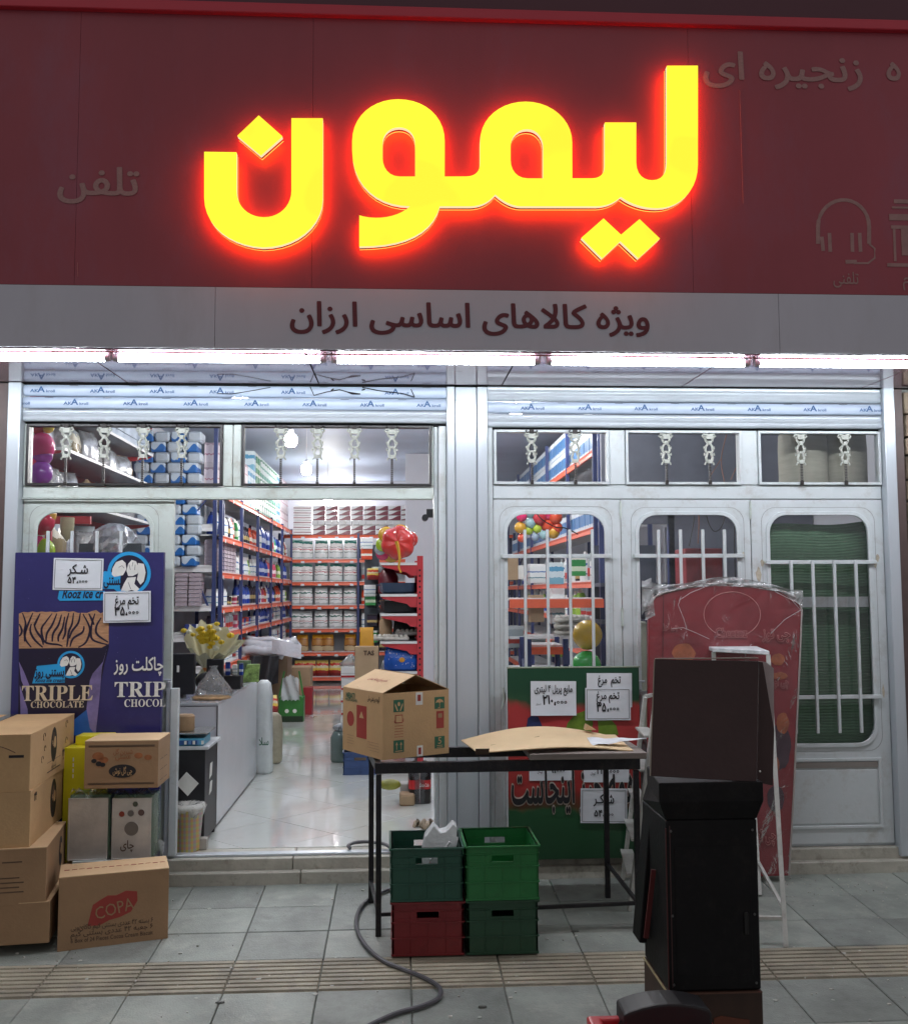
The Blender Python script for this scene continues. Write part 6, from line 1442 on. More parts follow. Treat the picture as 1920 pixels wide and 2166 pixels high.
# red sign strip and yellow cone behind the leaf window
one('hanging_tray', MB().box(U(100, 1120, .9).x, U(190, 1120, .9).x, .9, .93, U(100, 1108, .9).z, U(100, 1092, .9).z).box(U(95, 1120, .9).x, U(108, 1120, .9).x, .9, .93, U(100, 1165, .9).z, U(100, 1108, .9).z-.001), rack_red, 'red metal bracket seen through the cream door leaf', 'bracket')
q = U(142, 1120, .8); one('hanging_bag', MB().lathe([(.003, 0), (.04, .05), (.045, .1), (.045, .16)], (q.x, .8, q.z-.08), 12), mat('beige_bag', (.4, .36, .22), .6), 'beige pointed bag hanging behind the cream door leaf', 'bag', smooth=True)
q = U(240, 1150, 1.0); one('foil_bag', MB().ball((q.x, 1.0, q.z), .16, 18, (1, .6, .9), lambda a, z: 1+.12*math.sin(a*7+z*40)+.06*math.sin(a*13)), foil, 'crumpled shiny bag of wrapped goods behind the cream door leaf', 'bag')
one('dark_cover', MB().box(U(160, 1170, .95).x, U(310, 1170, .95).x, .9, 1.05, 1.2, U(160, 1150, .95).z, t=.03), mat('dark_cloth', (.05, .06, .07), .8, 0, .2, 6), 'dark covered machine behind the cream door leaf', 'machine')
# ---------------- balloons
def balloon(c, r, col, label, group='coloured balloons', sc=(1, 1, 1.1), nm='balloon'):
    m_ = mat(nm+'_%02d' % len(bpy.data.materials), col, .18, 0, .04, 4, coat=.5)
    t = thing(nm, label, 'balloon', (c.x, c.y, c.z-r), group=group); MB().ball(c, r, 20, sc).build('skin', m_, t, smooth=2); MB().lathe([(.001, -.012), (.012, -.01), (.004, 0)], (c.x, c.y, c.z-r*sc[2]-.004), 8).build('knot', m_, t)
pink = (.75, .04, .20); pur = (.22, .03, .30)
for px, py, r, col, l in ((88, 945, 22, pink, 'hot pink balloon in the pane over the cream door leaf'), (90, 962, 17, (.3, .04, .3), 'dark magenta balloon overlapping the hot pink one'), (86, 1000, 20, pur, 'purple balloon lowest in the pane over the cream leaf'), (72, 988, 16, (.7, .03, .12), 'red balloon behind the purple one'), (80, 900, 14, (.4, .02, .03), 'dark red balloon at the top of the pane'), (102, 903, 10, (.6, .45, .05), 'yellow balloon at the top of the pane'),
                          (88, 1102, 22, (.55, .02, .06), 'red balloon at the top of the cream leaf window'), (104, 1090, 12, (.6, .3, .04), 'orange balloon beside the red one in the cream leaf'), (76, 1160, 20, pink, 'pink balloon just above the blue board'), (92, 1165, 19, (.45, .65, .03), 'lime balloon just above the blue board')):
    q = U(px, py, .55); balloon(q, r/1.0*6.6/2130*1.25, col, l)
def flower(c, r, s, cols, label, front=(.55, .035, .03)):
    t = thing('balloon_cluster', label, 'balloon', (c.x, c.y, c.z-r), group='foil flower balloons')
    k = 0
    for (dx, dz, rr, col) in cols:
        m_ = mat('foil_%02d' % len(bpy.data.materials), col, .2, 0, .05, 5, coat=.6); p = c+Vector((dx, .08+.03*k, dz)); k += 1
        MB().ball(p, rr, 18, (1, .6, 1), lambda a, z: 1).build('lobe', m_, t, smooth=2)
    m_ = mat('foil_front_%02d' % len(bpy.data.materials), front, .22, 0, .06, 6, coat=.6)
    mb = MB(); n = 48; R = []
    for rad, y in ((.02, -.055), (.35, -.06), (.65, -.05), (.85, -.03), (.98, 0), (.85, .03), (.4, .05), (.02, .05)):
        R.append([c+Vector((r*rad*(1+.10*abs(math.sin(3.0*a+.5))*(rad > .3))*math.cos(a), y+.006*math.cos(6*a)*rad+.003*math.sin(40*a)*rad, r*rad*(1+.10*abs(math.sin(3.0*a+.5))*(rad > .3))*math.sin(a))) for a in [2*math.pi*i/n for i in range(n)]])
    mb.rings(R); mb.build('flower', m_, t, smooth=2)
    return t
c = U(842, 1148, 2.3)
fl1 = flower(c, .135, 1, [(-.10, .07, .07, (.6, .35, .03)), (-.13, -.01, .06, (.35, .5, .03)), (-.15, -.05, .05, (.35, .4, .45)), (-.13, -.08, .06, (.65, .04, .15)), (-.06, -.08, .08, (.55, .3, .02)), (.02, .09, .08, (.6, .3, .03)), (.1, .04, .07, (.5, .05, .04))], 'big red flower balloon with rainbow lobes hanging over the red gondola')
mb = MB(); mb.tube([U(a, b, 2.16) for a, b in ((838, 1145), (842, 1160), (845, 1180), (843, 1200), (848, 1212))], .011, 5, rf=lambda s: 1.5-s*.9); mb.build('ribbon', mat('gold_ribbon', (.55, .3, .03), .3), fl1)
c = U(1150, 1105, 2.6)
t = thing('balloon_cluster', 'rainbow bunch of small balloons seen through the doors over the rack', 'balloon', (c.x, 2.6, c.z-.15), group='foil flower balloons')
cols = [(.7, .03, .15), (.7, .08, .03), (.3, .5, .55), (.45, .6, .05), (.65, .35, .03), (.6, .04, .06), (.35, .45, .6)]
cm = [mat('bunch_%d' % i, c_, .2, coat=.6) for i, c_ in enumerate(cols)]
for i, (px, py, r) in enumerate([(1103, 1092, 12), (1100, 1116, 13), (1104, 1138, 10), (1122, 1084, 12), (1122, 1106, 12), (1118, 1122, 10), (1140, 1095, 15), (1136, 1118, 10), (1132, 1136, 9), (1150, 1078, 11), (1160, 1088, 13), (1158, 1112, 15), (1175, 1094, 15), (1178, 1116, 12), (1170, 1126, 14), (1150, 1132, 10), (1140, 1108, 8)]):
    MB().ball(U(px, py, 2.6+.02*(i % 3)), r*8.7/2130, 14).build('lobe', cm[[0, 4, 1, 2, 2, 3, 5, 3, 6, 0, 0, 1, 1, 1, 4, 2, 5][i]], t, smooth=2)
# ---------------- end gondola (red) with goods
gx0_, gx1_ = U(804, 1190, 3.1).x, U(882, 1190, 3.1).x
GZ = [.45, .85, 1.12, 1.37, 1.545, 1.83]
gondola(gx0_, gx1_, 3.1, 4.6, GZ, gx1_+.02, 'red slotted gondola with white shelves under the flower balloon')
gc = (gx0_+gx1_)/2
def pan(x, y, z, w, d, h, m_, label):
    t = thing('roasting_pan', label, 'pan', (x, y, z), group='pans on the red gondola')
    MB().lathe([(w*.40, 0), (w*.48, h*.2), (w*.5, h), (w*.47, h), (w*.45, h*.3), (w*.38, .01)], (x, y, z), 20, d/w, .35).build('dish', m_, t, smooth=True); MB().tube([(x-w*.5, y, z+h*.8), (x-w*.58, y, z+h*.8)], .008, 6).build('handle', m_, t)
pan(gc, 3.3, 1.547, .36, .28, .10, mat('pan_navy', (.03, .05, .09), .25, 0, .1, 8), 'dark blue oval dish on the second highest gondola shelf')
for i in range(3): pan(gc+.01, 3.3, 1.372+.025*i, .36, .28, .06, black_m, 'black oven pan, %s up in its stack, on the middle gondola shelf' % ORD[i])
egg = mat('egg_carton', (.48, .46, .42), .8, 0, .1, 20)
def eggbox(x, y, z, label):
    mb = MB(); mb.box(x-.11, x+.11, y-.06, y+.06, z, z+.03, t=-.004)
    for i in range(5): mb.ball((x-.085+.0425*i, y-.03, z+.035), .022, 8); mb.ball((x-.085+.0425*i, y+.03, z+.035), .022, 8)
    one('egg_carton', mb, egg, label, 'egg carton', 'grey egg cartons', smooth=2)
eggbox(gc-.02, 3.2, 1.122, 'grey egg carton on the gondola shelf under the black pans'); eggbox(gc+.08, 3.32, 1.165, 'grey egg carton lying across the other one on the gondola'); eggbox(gc-.13, 3.25, 1.122, 'grey egg carton at the open end of the gondola shelf')
place('dark_bag', bag_mesh(.2, .14, .17, mat('dark_wrap', (.05, .05, .055), .5), 'dark_bag'), (gc+.05, 3.45, 1.13), 0, 'dark wrapped pack behind the egg cartons on the gondola', 'pack'); place('brown_pot', bottle_mesh('wide', kraft, 'brown_pot'), (gc-.12, 3.4, 1.13), 0, 'brown clay pot behind the egg cartons', 'pot', None)
crisp = thing('crisps_bag', 'blue crisps bag with small white dashes on the low gondola shelf', 'crisps', (gc+.02, 3.2, .852))
cb = bag_mesh(.30, .12, .22, mat('crisp_blue', (.015, .09, .42), .25, 0, .1, 8, .3, 20), 'bag'); o = bpy.data.objects.new('bag', cb); link(o, crisp); MW[o] = MW[crisp]
mb = MB()
for i in range(34):
    x, z = random.uniform(-.12, .12), random.uniform(.03, .19); a_ = random.uniform(0, 3)
    mb.bar((gc+.02+x, 3.2-.072, .852+z), (gc+.02+x+.012*math.cos(a_), 3.2-.072, .852+z+.012*math.sin(a_)), .0035, .001)
mb.build('print', whp, crisp); MB().ball((gc+.03, 3.13, .95), .028, 10, (1, .2, .8)).build('print', mat('chip_orange', (.6, .28, .03), .5), crisp)
place('dark_bag', bag_mesh(.22, .14, .14, mat('grey_cloth', (.1, .1, .11), .8), 'dark_bag'), (gc-.02, 3.4, .98+.0), 0, 'grey cloth pack slumped behind the blue crisps', 'pack')
place('kettle', bottle_mesh('big', mat('maroon_gloss', (.12, .01, .02), .3), 'kettle'), (gc-.1, 3.3, 1.548), 0, 'dark maroon box shape below the top gondola shelf', 'kettle', None, (1.3, 1, .8)); bpy.data.objects['kettle'].location.y = 3.55
# small packs on the rack beside the gondola
for i, (px, py, m_, l) in enumerate(((775, 1143, 'b_white', 'small white tin box with orange print'), (775, 1165, 'b_orange', 'orange and white tin box'), (788, 1208, 'red', 'red and white carton'), (782, 1243, 'b_white', 'pale carton with red foot'), (798, 1205, 'b_clear', 'grey plastic pack'), (785, 1262, 'b_green', 'pack of round green prints'), (790, 1305, 'b_dark', 'dark blue sweet box'), (790, 1340, 'b_green', 'green and white carton'))):
    q = U(px, py+12, 3.6+i*.01); place('small_carton', box_mesh(.10, .1, .11, PB[m_], 'small_carton'), q-Vector((0, 0, .03)), random.uniform(-.3, .3), l+' piled beside the red gondola', 'carton', 'mixed cartons piled beside the red gondola')
# support pile for these cartons
one('wire_stand', MB().box(U(770, 1400, 3.66).x, U(800, 1400, 3.66).x, 3.70, 4.1, .02, 2.02), mat('stand_shadow', (.06, .07, .09), .6), 'dark shelf stand between the gondola and the aisle', 'stand')  # solid box in one dark blue-grey tone
# yellow bag and kraft box
q = U(775, 1375, 2.7); t = place('paper_bag', bag_mesh(.15, .05, .26, mat('amber_bag', (.55, .27, .02), .55, 0, .12, 8, .4, 12), 'paper_bag'), (q.x-.005, 2.9, U(770, 1412, 2.9).z), 0, 'amber yellow paper bag standing among the cartons', 'bag', None, (.85, 1, 1.35))
a, b = U(750, 1440, 2.75), U(800, 1440, 2.75)
kb = thing('kraft_box', 'kraft carton with dark capitals behind the carton on the table', 'carton', ((a.x+b.x)/2, 2.75, a.z)); MB().box(a.x, b.x, 2.75, 2.88, .02, U(750, 1368, 2.75).z).build('body', kraft, kb, bev=.003); letters(kb, 'TAS', U(780, 1386, 2.745), .055, mat('ink_brown', (.06, .03, .02), .6), fit=.09, bold=.03)
# ---------------- counter
ct = thing('sales_counter', 'white sales counter with dark edges running back from the doorway', 'counter', (-1.6, 1.6, .02))
cw = mat('counter_white', (.52, .53, .57), .22, 0, .04, 3, coat=.5); ced = mat('counter_edge', (.05, .045, .045), .4)
CX1 = -1.205; CY0, CY1 = .76, 2.62
MB().box(-2.15, CX1-.012, CY0, CY1, .05, .81).build('body', cw, ct); MB().box(CX1-.0115, CX1, CY0+.0, CY1, .035, .815).build('front_panel', cw, ct, bev=.002); MB().box(CX1-.011, CX1-.003, CY0, CY1, .02, .0345).build('plinth', ced, ct)
MB().box(-2.17, CX1+.004, CY0-.006, CY1, .8155, .835).build('top', mat('counter_top', (.42, .43, .46), .2, 0, .05, 4, coat=.4), ct, bev=.002); MB().box(CX1-.004, CX1+.003, CY0-.003, CY0+.008, .03, .815).build('edge_strip', ced, ct)
ZT = .835
# black monitor back
q = U(375, 1470, 1.15); mo = thing('monitor', 'black monitor seen from behind on the counter', 'monitor', (q.x, 1.15, ZT))
MB().box(U(350, 1400, 1.1).x, U(411, 1400, 1.1).x, 1.10, 1.16, U(360, 1470, 1.1).z, U(360, 1383, 1.1).z).build('casing', black_m, mo, bev=.006); MB().box(U(374, 1420, 1.1).x, U(379, 1420, 1.1).x, 1.096, 1.0995, U(376, 1422, 1.1).z, U(376, 1408, 1.1).z).build('slot', whp, mo, bev=.001); MB().box(q.x-.05, q.x+.05, 1.1, 1.2, ZT, U(360, 1470, 1.1).z+.002).build('foot', black_m, mo)
# bouquet
bq = U(445, 1440, 1.65); bo = thing('bouquet', 'yellow flower bouquet in cream tissue paper on the counter', 'bouquet', (bq.x, 1.65, ZT))
cream = mat('tissue_paper', (.62, .60, .42), .7, 0, .08, 6, .3, 20); 

wr1 = [(388, 1352), (400, 1326), (396, 1318), (412, 1330), (420, 1312), (432, 1322), (450, 1316), (462, 1330), (478, 1328), (484, 1345), (505, 1340), (498, 1356), (520, 1352), (508, 1368)]
def cone(topl, bx, by, bw, y, bulge, m_):
    n_ = len(topl); mb = MB()
    T_ = [U(a, b, y) for a, b in topl]; Bc = U(bx, by, y+.04)
    def f(a, b):
        i = a*(n_-1); k_ = int(min(i, n_-2)); tp = T_[k_].lerp(T_[k_+1], i-k_); bt = Bc+Vector(((a-.5)*bw, 0, 0))
        e = b**.85; p = bt.lerp(tp, e); return p+Vector((0, -bulge*math.sin(math.pi*a)*(.35+.65*b)-.008*math.sin(a*31), .006*math.sin(a*25+b*6)))
    mb.grid(f, 42, 8); mb.build('wrapping', m_, bo, smooth=2, recalc=False)
cone(wr1, 440, 1412, .10, 1.62, -.10, cream)
cone([(390, 1352), (398, 1372), (410, 1368), (424, 1388), (440, 1378), (455, 1392), (468, 1380), (482, 1384), (492, 1366), (506, 1366), (514, 1352)], 438, 1412, .09, 1.58, .10, cream)
cone([(402, 1450), (412, 1438), (425, 1446), (440, 1440), (455, 1448), (468, 1444)], 440, 1408, .05, 1.58, .04, cream)
fy = mat('flower_yellow', (.75, .52, .02), .6, 0, .15, 20); fw = mat('flower_white', (.7, .7, .58), .6)
for i in range(46):
    c_ = U(random.gauss(436, 17), random.gauss(1345, 10), 1.58); MB().ball(c_, random.uniform(.016, .026), 9, (1, 1, .8), lambda a, z: 1+.25*math.sin(a*5)).build('flower', fy if random.random() < .75 else fw, bo)
MB().lathe([(.02, 0), (.05, .08), (.03, .13), (.05, .17)], (U(445, 1440, 1.6).x, 1.6, ZT+.0), 12, wob=lambda a, z: 1+.2*math.sin(a*6)).build('ribbon', mat('orange_ribbon', (.7, .25, .06), .5), bo)
# bread in clear bag
q = U(448, 1478, .95); br = thing('bread_bag', 'clear knotted plastic bag over flat bread on the near end of the counter', 'bag', (q.x, .95, ZT))
mb = MB(); mb.lathe([(.115, 0), (.12, .03), (.09, .09), (.045, .15), (.02, .19), (.03, .205)], (q.x, 1.0, ZT+.02), 22, .7, 0, lambda a, z: 1+.10*math.sin(a*5+z*30)+.05*math.sin(a*11)); mb.build('bag', film('bag_clear', (.6, .62, .64), .22, .12, .8, 18, gloss=.2), br, smooth=2)
MB().lathe([(.01, 0), (.12, .002), (.13, .012), (.11, .022), (.01, .024)], (q.x-.01, .98, ZT+.001), 20, .7, 0, lambda a, z: 1+.08*math.sin(a*7)).build('bread', mat('bread', (.45, .28, .14), .8, 0, .3, 20), br, smooth=2)
mb = MB(); mb.tube([U(a, b, 1.2) for a, b in ((412, 1465), (420, 1425), (445, 1408), (465, 1425), (480, 1450))], .02, 6); one('black_jacket', MB().ball(U(440, 1442, 1.28), .085, 14, (1, .6, .8), lambda a, z: 1+.15*math.sin(a*5)), mat('black_cloth', (.012, .012, .014), .7), 'black bundled bag behind the bread', 'bag', smooth=2)
for i, (px, py, w, d, h, m_, l) in enumerate(((455, 1445, .12, .05, .24, black_m, 'black card terminal beside the bouquet'), (492, 1455, .14, .12, .10, black_m, 'black printer on the counter'), (482, 1420, .035, .03, .10, PB['b_blue'], 'small blue bottle on the printer'), (497, 1420, .035, .03, .08, PB['b_white'], 'small white bottle on the printer'), (510, 1420, .03, .03, .09, PB['b_blue'], 'second small blue bottle on the printer'))):
    y = 1.75 if i else 1.5; q = U(px, py, y); one('counter_item' if i > 9 else ('card_terminal', 'printer', 'small_bottle', 'small_bottle', 'small_bottle')[i], MB().box(q.x-w/2, q.x+w/2, y-d/2, y+d/2, ZT if i < 2 else ZT+.101, ZT+h if i < 2 else ZT+.101+h), m_, l, ('terminal', 'printer', 'bottle', 'bottle', 'bottle')[i], bev=.004)
q = U(530, 1440, 2.3); mg = thing('magazine', 'green and yellow printed pouch standing at the far end of the counter', 'pouch', (q.x, 2.3, ZT))
mb = MB(); a, b = U(512, 1440, 2.3), U(549, 1440, 2.3); mb.prism([(a.x, ZT), (b.x-.01, ZT), (b.x, U(548, 1405, 2.3).z), (a.x+.04, U(525, 1405, 2.3).z), (a.x+.02, U(520, 1420, 2.3).z)], XZ, 2.29, 2.33); m_ = mat('print_mixed', (.22, .34, .1), .4, 0, .9, 22); mb.build('body', m_, mg, bev=.004)
q = U(520, 1420, 2.4); place('jar', bottle_mesh('tub', mat('jar_green', (.12, .17, .1), .3, 0, .5, 20), 'jar'), (q.x-.02, 2.42, ZT), 0, 'dull green jar behind the pouch on the counter', 'jar', None, (1, 1, 1.4))
# black cabinet with scale
cbx = thing('black_cabinet', 'small black cabinet with pale stickers standing in front of the counter', 'cabinet', (-1.35, .45, .02))
kx = -1.19; MB().box(-1.62, kx, .28, .68, .045, .60).build('body', black_m, cbx, bev=.004)
for x, y in ((-1.6, .3), (kx-.02, .3), (kx-.02, .66)): MB().box(x-.015, x+.015, y-.015, y+.015, .02, .044).build('foot', black_m, cbx)
MB().box(-1.63, kx+.02, .27, .70, .601, .622).build('top_sheet', mat('worn_white', (.5, .52, .54), .5, 0, .2, 10), cbx, bev=.003)
s_ = .05; q = U(394, 1658, .278); MB().prism([(q.x-.062, q.z), (q.x, q.z+.07), (q.x+.075, q.z+.0), (q.x+.01, q.z-.075)], XZ, .276, .2795).build('sticker', whp, cbx)
for zz, hh in ((.40, .09), (.30, .075)): MB().prism([(.42, zz), (.50, zz+.012), (.52, zz+hh), (.45, zz+hh)], lambda u, v, w: Vector((w, u, v)), kx, kx+.0025).build('sticker', whp, cbx)
sc_ = thing('weighing_scale', 'blue electronic scale with a steel tray on the black cabinet', 'scale', (-1.4, .42, .622))
bsc = mat('scale_blue', (.05, .25, .36), .35); sx = U(438, 1570, .30).x
MB().prism([(.29, .623), (.31, .665), (.52, .675), (.52, .623)], lambda u, v, w: Vector((w, u, v)), -1.60, sx-.02).build('body', bsc, sc_, bev=.004)
MB().box(-1.56, sx-.05, .3, .305, .632, .658, Matrix.Translation((0, -.018, .0))).build('display', mat('scale_panel', (.02, .08, .25), .3), sc_)
for i in range(5): MB().box(U(390+9*i, 1560, .28).x, U(395+9*i, 1560, .28).x, .2775, .2805, .634, .656).build('key', (whp if i % 2 == 0 else mat('key_blue', (.1, .25, .5), .4)), sc_)
MB().box(-1.62, sx+.0, .30, .60, .69, .70).build('tray', mat('steel_tray', (.4, .41, .4), .25, .8), sc_, bev=.003); MB().box(-1.45, -1.35, .4, .5, .675, .69).build('stem', black_m, sc_)
q = U(391, 1538, .42); tag(atlocal(MB().lathe([(.055, 0), (.06, .01), (.06, .09), (.05, .10), (.01, .098)], (q.x, .42, .701), 14, .9, .2).build('paper_roll', mat('craft_paper', (.34, .22, .12), .7, 0, .2, 8), None, smooth=True)), 'brown wrapped loaf on the tray of the blue scale', 'loaf')
MB().box(-1.55, kx-.06, .70, .74, .02, .08).build('a', whp, cbx) if False else None
one('shoe_box', MB().box(U(405, 1760, .24).x, U(440, 1760, .24).x, .20, .26, .02, .085), mat('grey_card', (.38, .36, .33), .7), 'flat grey carton on the floor under the black cabinet', 'box', bev=.003)
# basket
pl_m, nt, p = newmat('plaid_plastic'); tc = N(nt, 'ShaderNodeTexCoord'); 
def wv(ax, sc, cola, colb, prev=None, ph=0):
    w = N(nt, 'ShaderNodeTexWave', wave_type='BANDS', bands_direction=ax); w.inputs['Scale'].default_value = sc; w.inputs['Phase Offset'].default_value = ph; L(nt, tc.outputs['Generated'], w.inputs['Vector'])
    r = N(nt, 'ShaderNodeValToRGB'); r.color_ramp.elements[0].position = .3; r.color_ramp.elements[1].position = .7; r.color_ramp.elements[0].color = (*cola, 1); r.color_ramp.elements[1].color = (*colb, 1); L(nt, w.outputs[0], r.inputs[0]); return r.outputs[0]
c1_ = wv('X', 2.2, (.75, .6, .25), (.5, .5, .62)); c2_ = wv('Z', 2.4, (.8, .45, .35), (.6, .68, .35), ph=1)
mx = N(nt, 'ShaderNodeMixRGB', blend_type='MULTIPLY'); mx.inputs[0].default_value = .75; L(nt, c1_, mx.inputs[1]); L(nt, c2_, mx.inputs[2]); L(nt, mx.outputs[0], p.inputs['Base Color'])
wb_ = thing('waste_basket', 'plaid wastepaper basket with a bag liner in front of the black cabinet', 'basket', (-1.27, .10, .02)); bc_ = (U(396, 1780, .2).x, .20, .0205)
MB().lathe([(.072, 0), (.092, .24), (.096, .245), (.088, .245), (.07, .01)], bc_, 22).build('basket', pl_m, wb_, smooth=True)
MB().lathe([(.085, .20), (.098, .243), (.104, .26), (.085, .28), (.05, .275), (.03, .255)], bc_, 26, 1, 0, lambda a, z: 1+.08*math.sin(a*5)+.05*math.sin(a*9+z*40)).build('liner', film('liner', (.75, .75, .7), .8, .2, .5, 14), wb_, smooth=2)
# ---------------- clutter beyond the counter
q0_, q1_ = U(552, 1630, 2.62), U(575, 1630, 2.75)
sk = thing('goods_sack', 'tall white printed sack at the far end of the counter', 'sack', (-1.15, 2.75, .02)); sm_ = mat('sack_white', (.62, .66, .67), .4, 0, .1, 8, .6, 14)
MB().lathe([(.06, 0), (.075, .02), (.08, .25), (.072, .5), (.075, .66), (.06, .76), (.03, .79)], (-1.165, 2.78, .02), 22, .9, .35, lambda a, z: 1+.06*math.sin(a*5+z*14)+.04*math.sin(a*11+z*31)).build('body', sm_, sk, smooth=2); letters(sk, fa('سلا'), (-1.15, 2.685, .27), .09, print_green, fit=.08)
one('goods_sack', MB().lathe([(.06, 0), (.08, .02), (.085, .3), (.07, .42), (.04, .45)], (-1.15, 3.3, .02), 14, .8, .2, lambda a, z: 1+.07*math.sin(a*6)), mat('beige_sack', (.42, .38, .28), .6, 0, .2, 10), 'beige sack behind the tall white sack', 'sack', smooth=2)
# green shopping bag
gx, gy = U(590, 1528, 4.0).x, 4.0; a, b = UZ(589, 1528, .02), UZ(641, 1528, .02)
sg = thing('shopping_bag', 'green shopping bag with two round pale prints on the shop floor', 'bag', ((a.x+b.x)/2, a.y, .02)); gm2 = mat('bag_green', (.03, .17, .03), .35, 0, .15, 6)
W2 = b.x-a.x; H2 = .36
nb = MB(); nb.rings([[Vector((a.x+u*W2+(.5-u)*.0, a.y+v*.2, .02+z)) for u, v in ((0, 0), (1, 0), (1, 1), (0, 1))] for z in (0, .30)]); nb.build('body', gm2, sg, bev=.008); MB().box(a.x+.004, b.x-.004, a.y-.001, a.y+.2, .021, .09).build('base_band', mat('bag_dark', (.015, .035, .015), .4), sg)
for u in (.33, .65): MB().prism([(a.x+u*W2+.024*math.cos(k*math.pi/8), .15+.024*math.sin(k*math.pi/8)) for k in range(16)], XZ, a.y-.004, a.y-.0008).build('print', whp, sg)
mb = MB(); mb.grid(lambda u, v: Vector((a.x+W2*(.15+.65*u+.10*(1-v)*(u-.5)), a.y-.02-.02*math.sin(u*12+v*5), .28+.30*v*(1-.3*abs(u-.5))+.01*math.sin(u*30))), 14, 8); mb.build('inner_bag', film('carrier', (.6, .66, .68), .75, .2, .7, 14), sg, smooth=2, recalc=False)
for s in (0, 1): MB().bar((a.x+s*W2, a.y+.02, .30), (a.x+(.2+.6*s)*W2, a.y+.04, .62), .02, .008).build('handle', gm2, sg)
# cardboard pile with rolled plastic over, coat
def cbx_(x0, x1, y, z0, z1, d, m_, label): return one('cardboard_box', MB().box(x0, x1, y, y+d, z0, z1), m_, label, 'cardboard box', 'cartons beyond the counter', bev=.004)
p0, p1 = U(536, 1440, 6.5), U(608, 1440, 6.5)
cbx_(p0.x, p1.x, 6.5, .02, U(600, 1378, 6.5).z, .5, mat('kraft_dark', (.2, .13, .08), .8, 0, .1, 5), 'big brown carton under the rolled clear plastic sheets')
cbx_(U(610, 1440, 7.2).x, U(656, 1440, 7.2).x, 7.2, .02, U(640, 1412, 7.2).z, .4, kraft, 'open brown carton behind the green shopping bag')
cbx_(U(641, 1480, 6.9).x, U(660, 1480, 6.9).x, 6.9, .02, .36, .2, mat('red_card', (.3, .02, .03), .4), 'small dark red box beside the green shopping bag')
sheets = thing('plastic_roll', 'bundle of rolled milky plastic sheets lying on the big carton', 'plastic sheet', (p0.x+.2, 6.4, U(600, 1378, 6.4).z))
mp = film('milky_sheet', (.62, .64, .70), .85, .25, .4, 8)
for k, (a0, b0, a1, b1, r) in enumerate(((508, 1378, 612, 1372, .05), (516, 1362, 620, 1366, .045), (510, 1372, 600, 1388, .045), (520, 1348, 610, 1360, .03), (545, 1384, 628, 1352, .055), (570, 1392, 634, 1362, .05))):
    r *= 1.15; A_, B_ = U(a0, b0, 6.3+.05*k), U(a1, b1, 6.3+.05*k); MB().tube([A_.lerp(B_, i/8)+Vector((0, 0, .015*math.sin(i+k))) for i in range(9)], r, 9, rf=lambda s: .8+.3*math.sin(3.1*s)).build('roll', mp, sheets, smooth=2)
mb = MB(); mb.grid(lambda u, v: U(575+62*u, 1352+30*v+12*u, 6.15-.05*math.sin(u*4)), 8, 6); mb.build('sheet', mp, sheets, smooth=2, recalc=False)
mb = MB(); mb.grid(lambda u, v: U(528+62*u-4*v*math.sin(u*9), 1388+(70-22*abs(u-.4))*v, 6.22-.05*math.sin(u*11+v*3)), 16, 10); one('coat', mb, mat('charcoal_cloth', (.03, .03, .035), .8, 0, .2, 10), 'dark grey coat hanging over the brown carton', 'coat', smooth=2, recalc=False)
for i, (px, py, m_, l) in enumerate(((578, 1455, PB['brown'], 'brown packet'), (577, 1485, PB['red'], 'red packet'), (583, 1475, PB['white'], 'white packet'))):
    q = UZ(px, 1560-i*20, .02); place('packet', bag_mesh(.13, .1, .2, m_, 'packet'), (q.x-.03, q.y+.1, .02+.16*(i == 1)), .3*i, l+' on the floor by the beige sack', 'packet', 'packets by the beige sack')
# right side of the aisle: stacks of wrapped goods
stm = bands('stack_white', [(0, 'd6d8da'), (.12, 'a52028'), (.3, 'e0e0e0'), (.45, 'b0b4b8'), (.5, 'e4e4e4')], noise=.02)
sxm = box_mesh(.17, .2, .115, stm, 'milk_pack')
for r in range(7): place('milk_pack', sxm, (UZ(728, 1595, .02).x+.05, UZ(742, 1595, .02).y+.1, .021+.118*r), .05*(r % 2), 'white and red drink pack, %s up in the stack behind the table carton' % ORD[r], 'drink pack', 'drink packs stacked in the aisle')
one('plastic_bag', MB().lathe([(.09, 0), (.10, .03), (.05, .07), (.02, .11)], (UZ(728, 1595, .02).x+.05, UZ(742, 1595, .02).y+.1, .021+.118*7), 16, 1, 0, lambda a, z: 1+.2*math.sin(a*5+z*20)), wrap2, 'crumpled clear bag on top of the drink packs', 'plastic bag', smooth=2)
q = UZ(715, 1614, .02); wj = thing('water_canister', 'grey-green plastic canister with a bag on it beside the blue crate', 'canister', (q.x, q.y+.06, .02))
MB().lathe([(.075, 0), (.085, .02), (.085, .22), (.06, .27), (.03, .29)], (q.x+.01, q.y+.08, .02), 14, 1, .25).build('body', mat('canister_grey', (.14, .19, .18), .2, 0, .1, 5), wj, smooth=True); MB().ball((q.x+.015, q.y+.06, .33), .06, 12, (1, .8, .6), lambda a, z: 1+.2*math.sin(a*6+z*50)).build('bag', mat('grey_plastic', (.35, .37, .4), .3, 0, .4, 14), wj)
q = UZ(726, 1640, .02); t = crate(q.x, q.y, .28, .30, .19, .02, cblue, 'blue crate on the shop floor beside the doorway', 0, (2, 2)); 
crate(q.x+.03, q.y+.38, .26, .26, .26, .02, cdk, 'green crate behind the blue crate on the shop floor', 0, (2, 2))
one('kraft_packet', MB().box(.0, .11, 1.35, 1.5, .02, .10), kraft, 'low kraft packet on the floor behind the table beam', 'packet', bev=.01); q = UZ(838, 1545, .35)
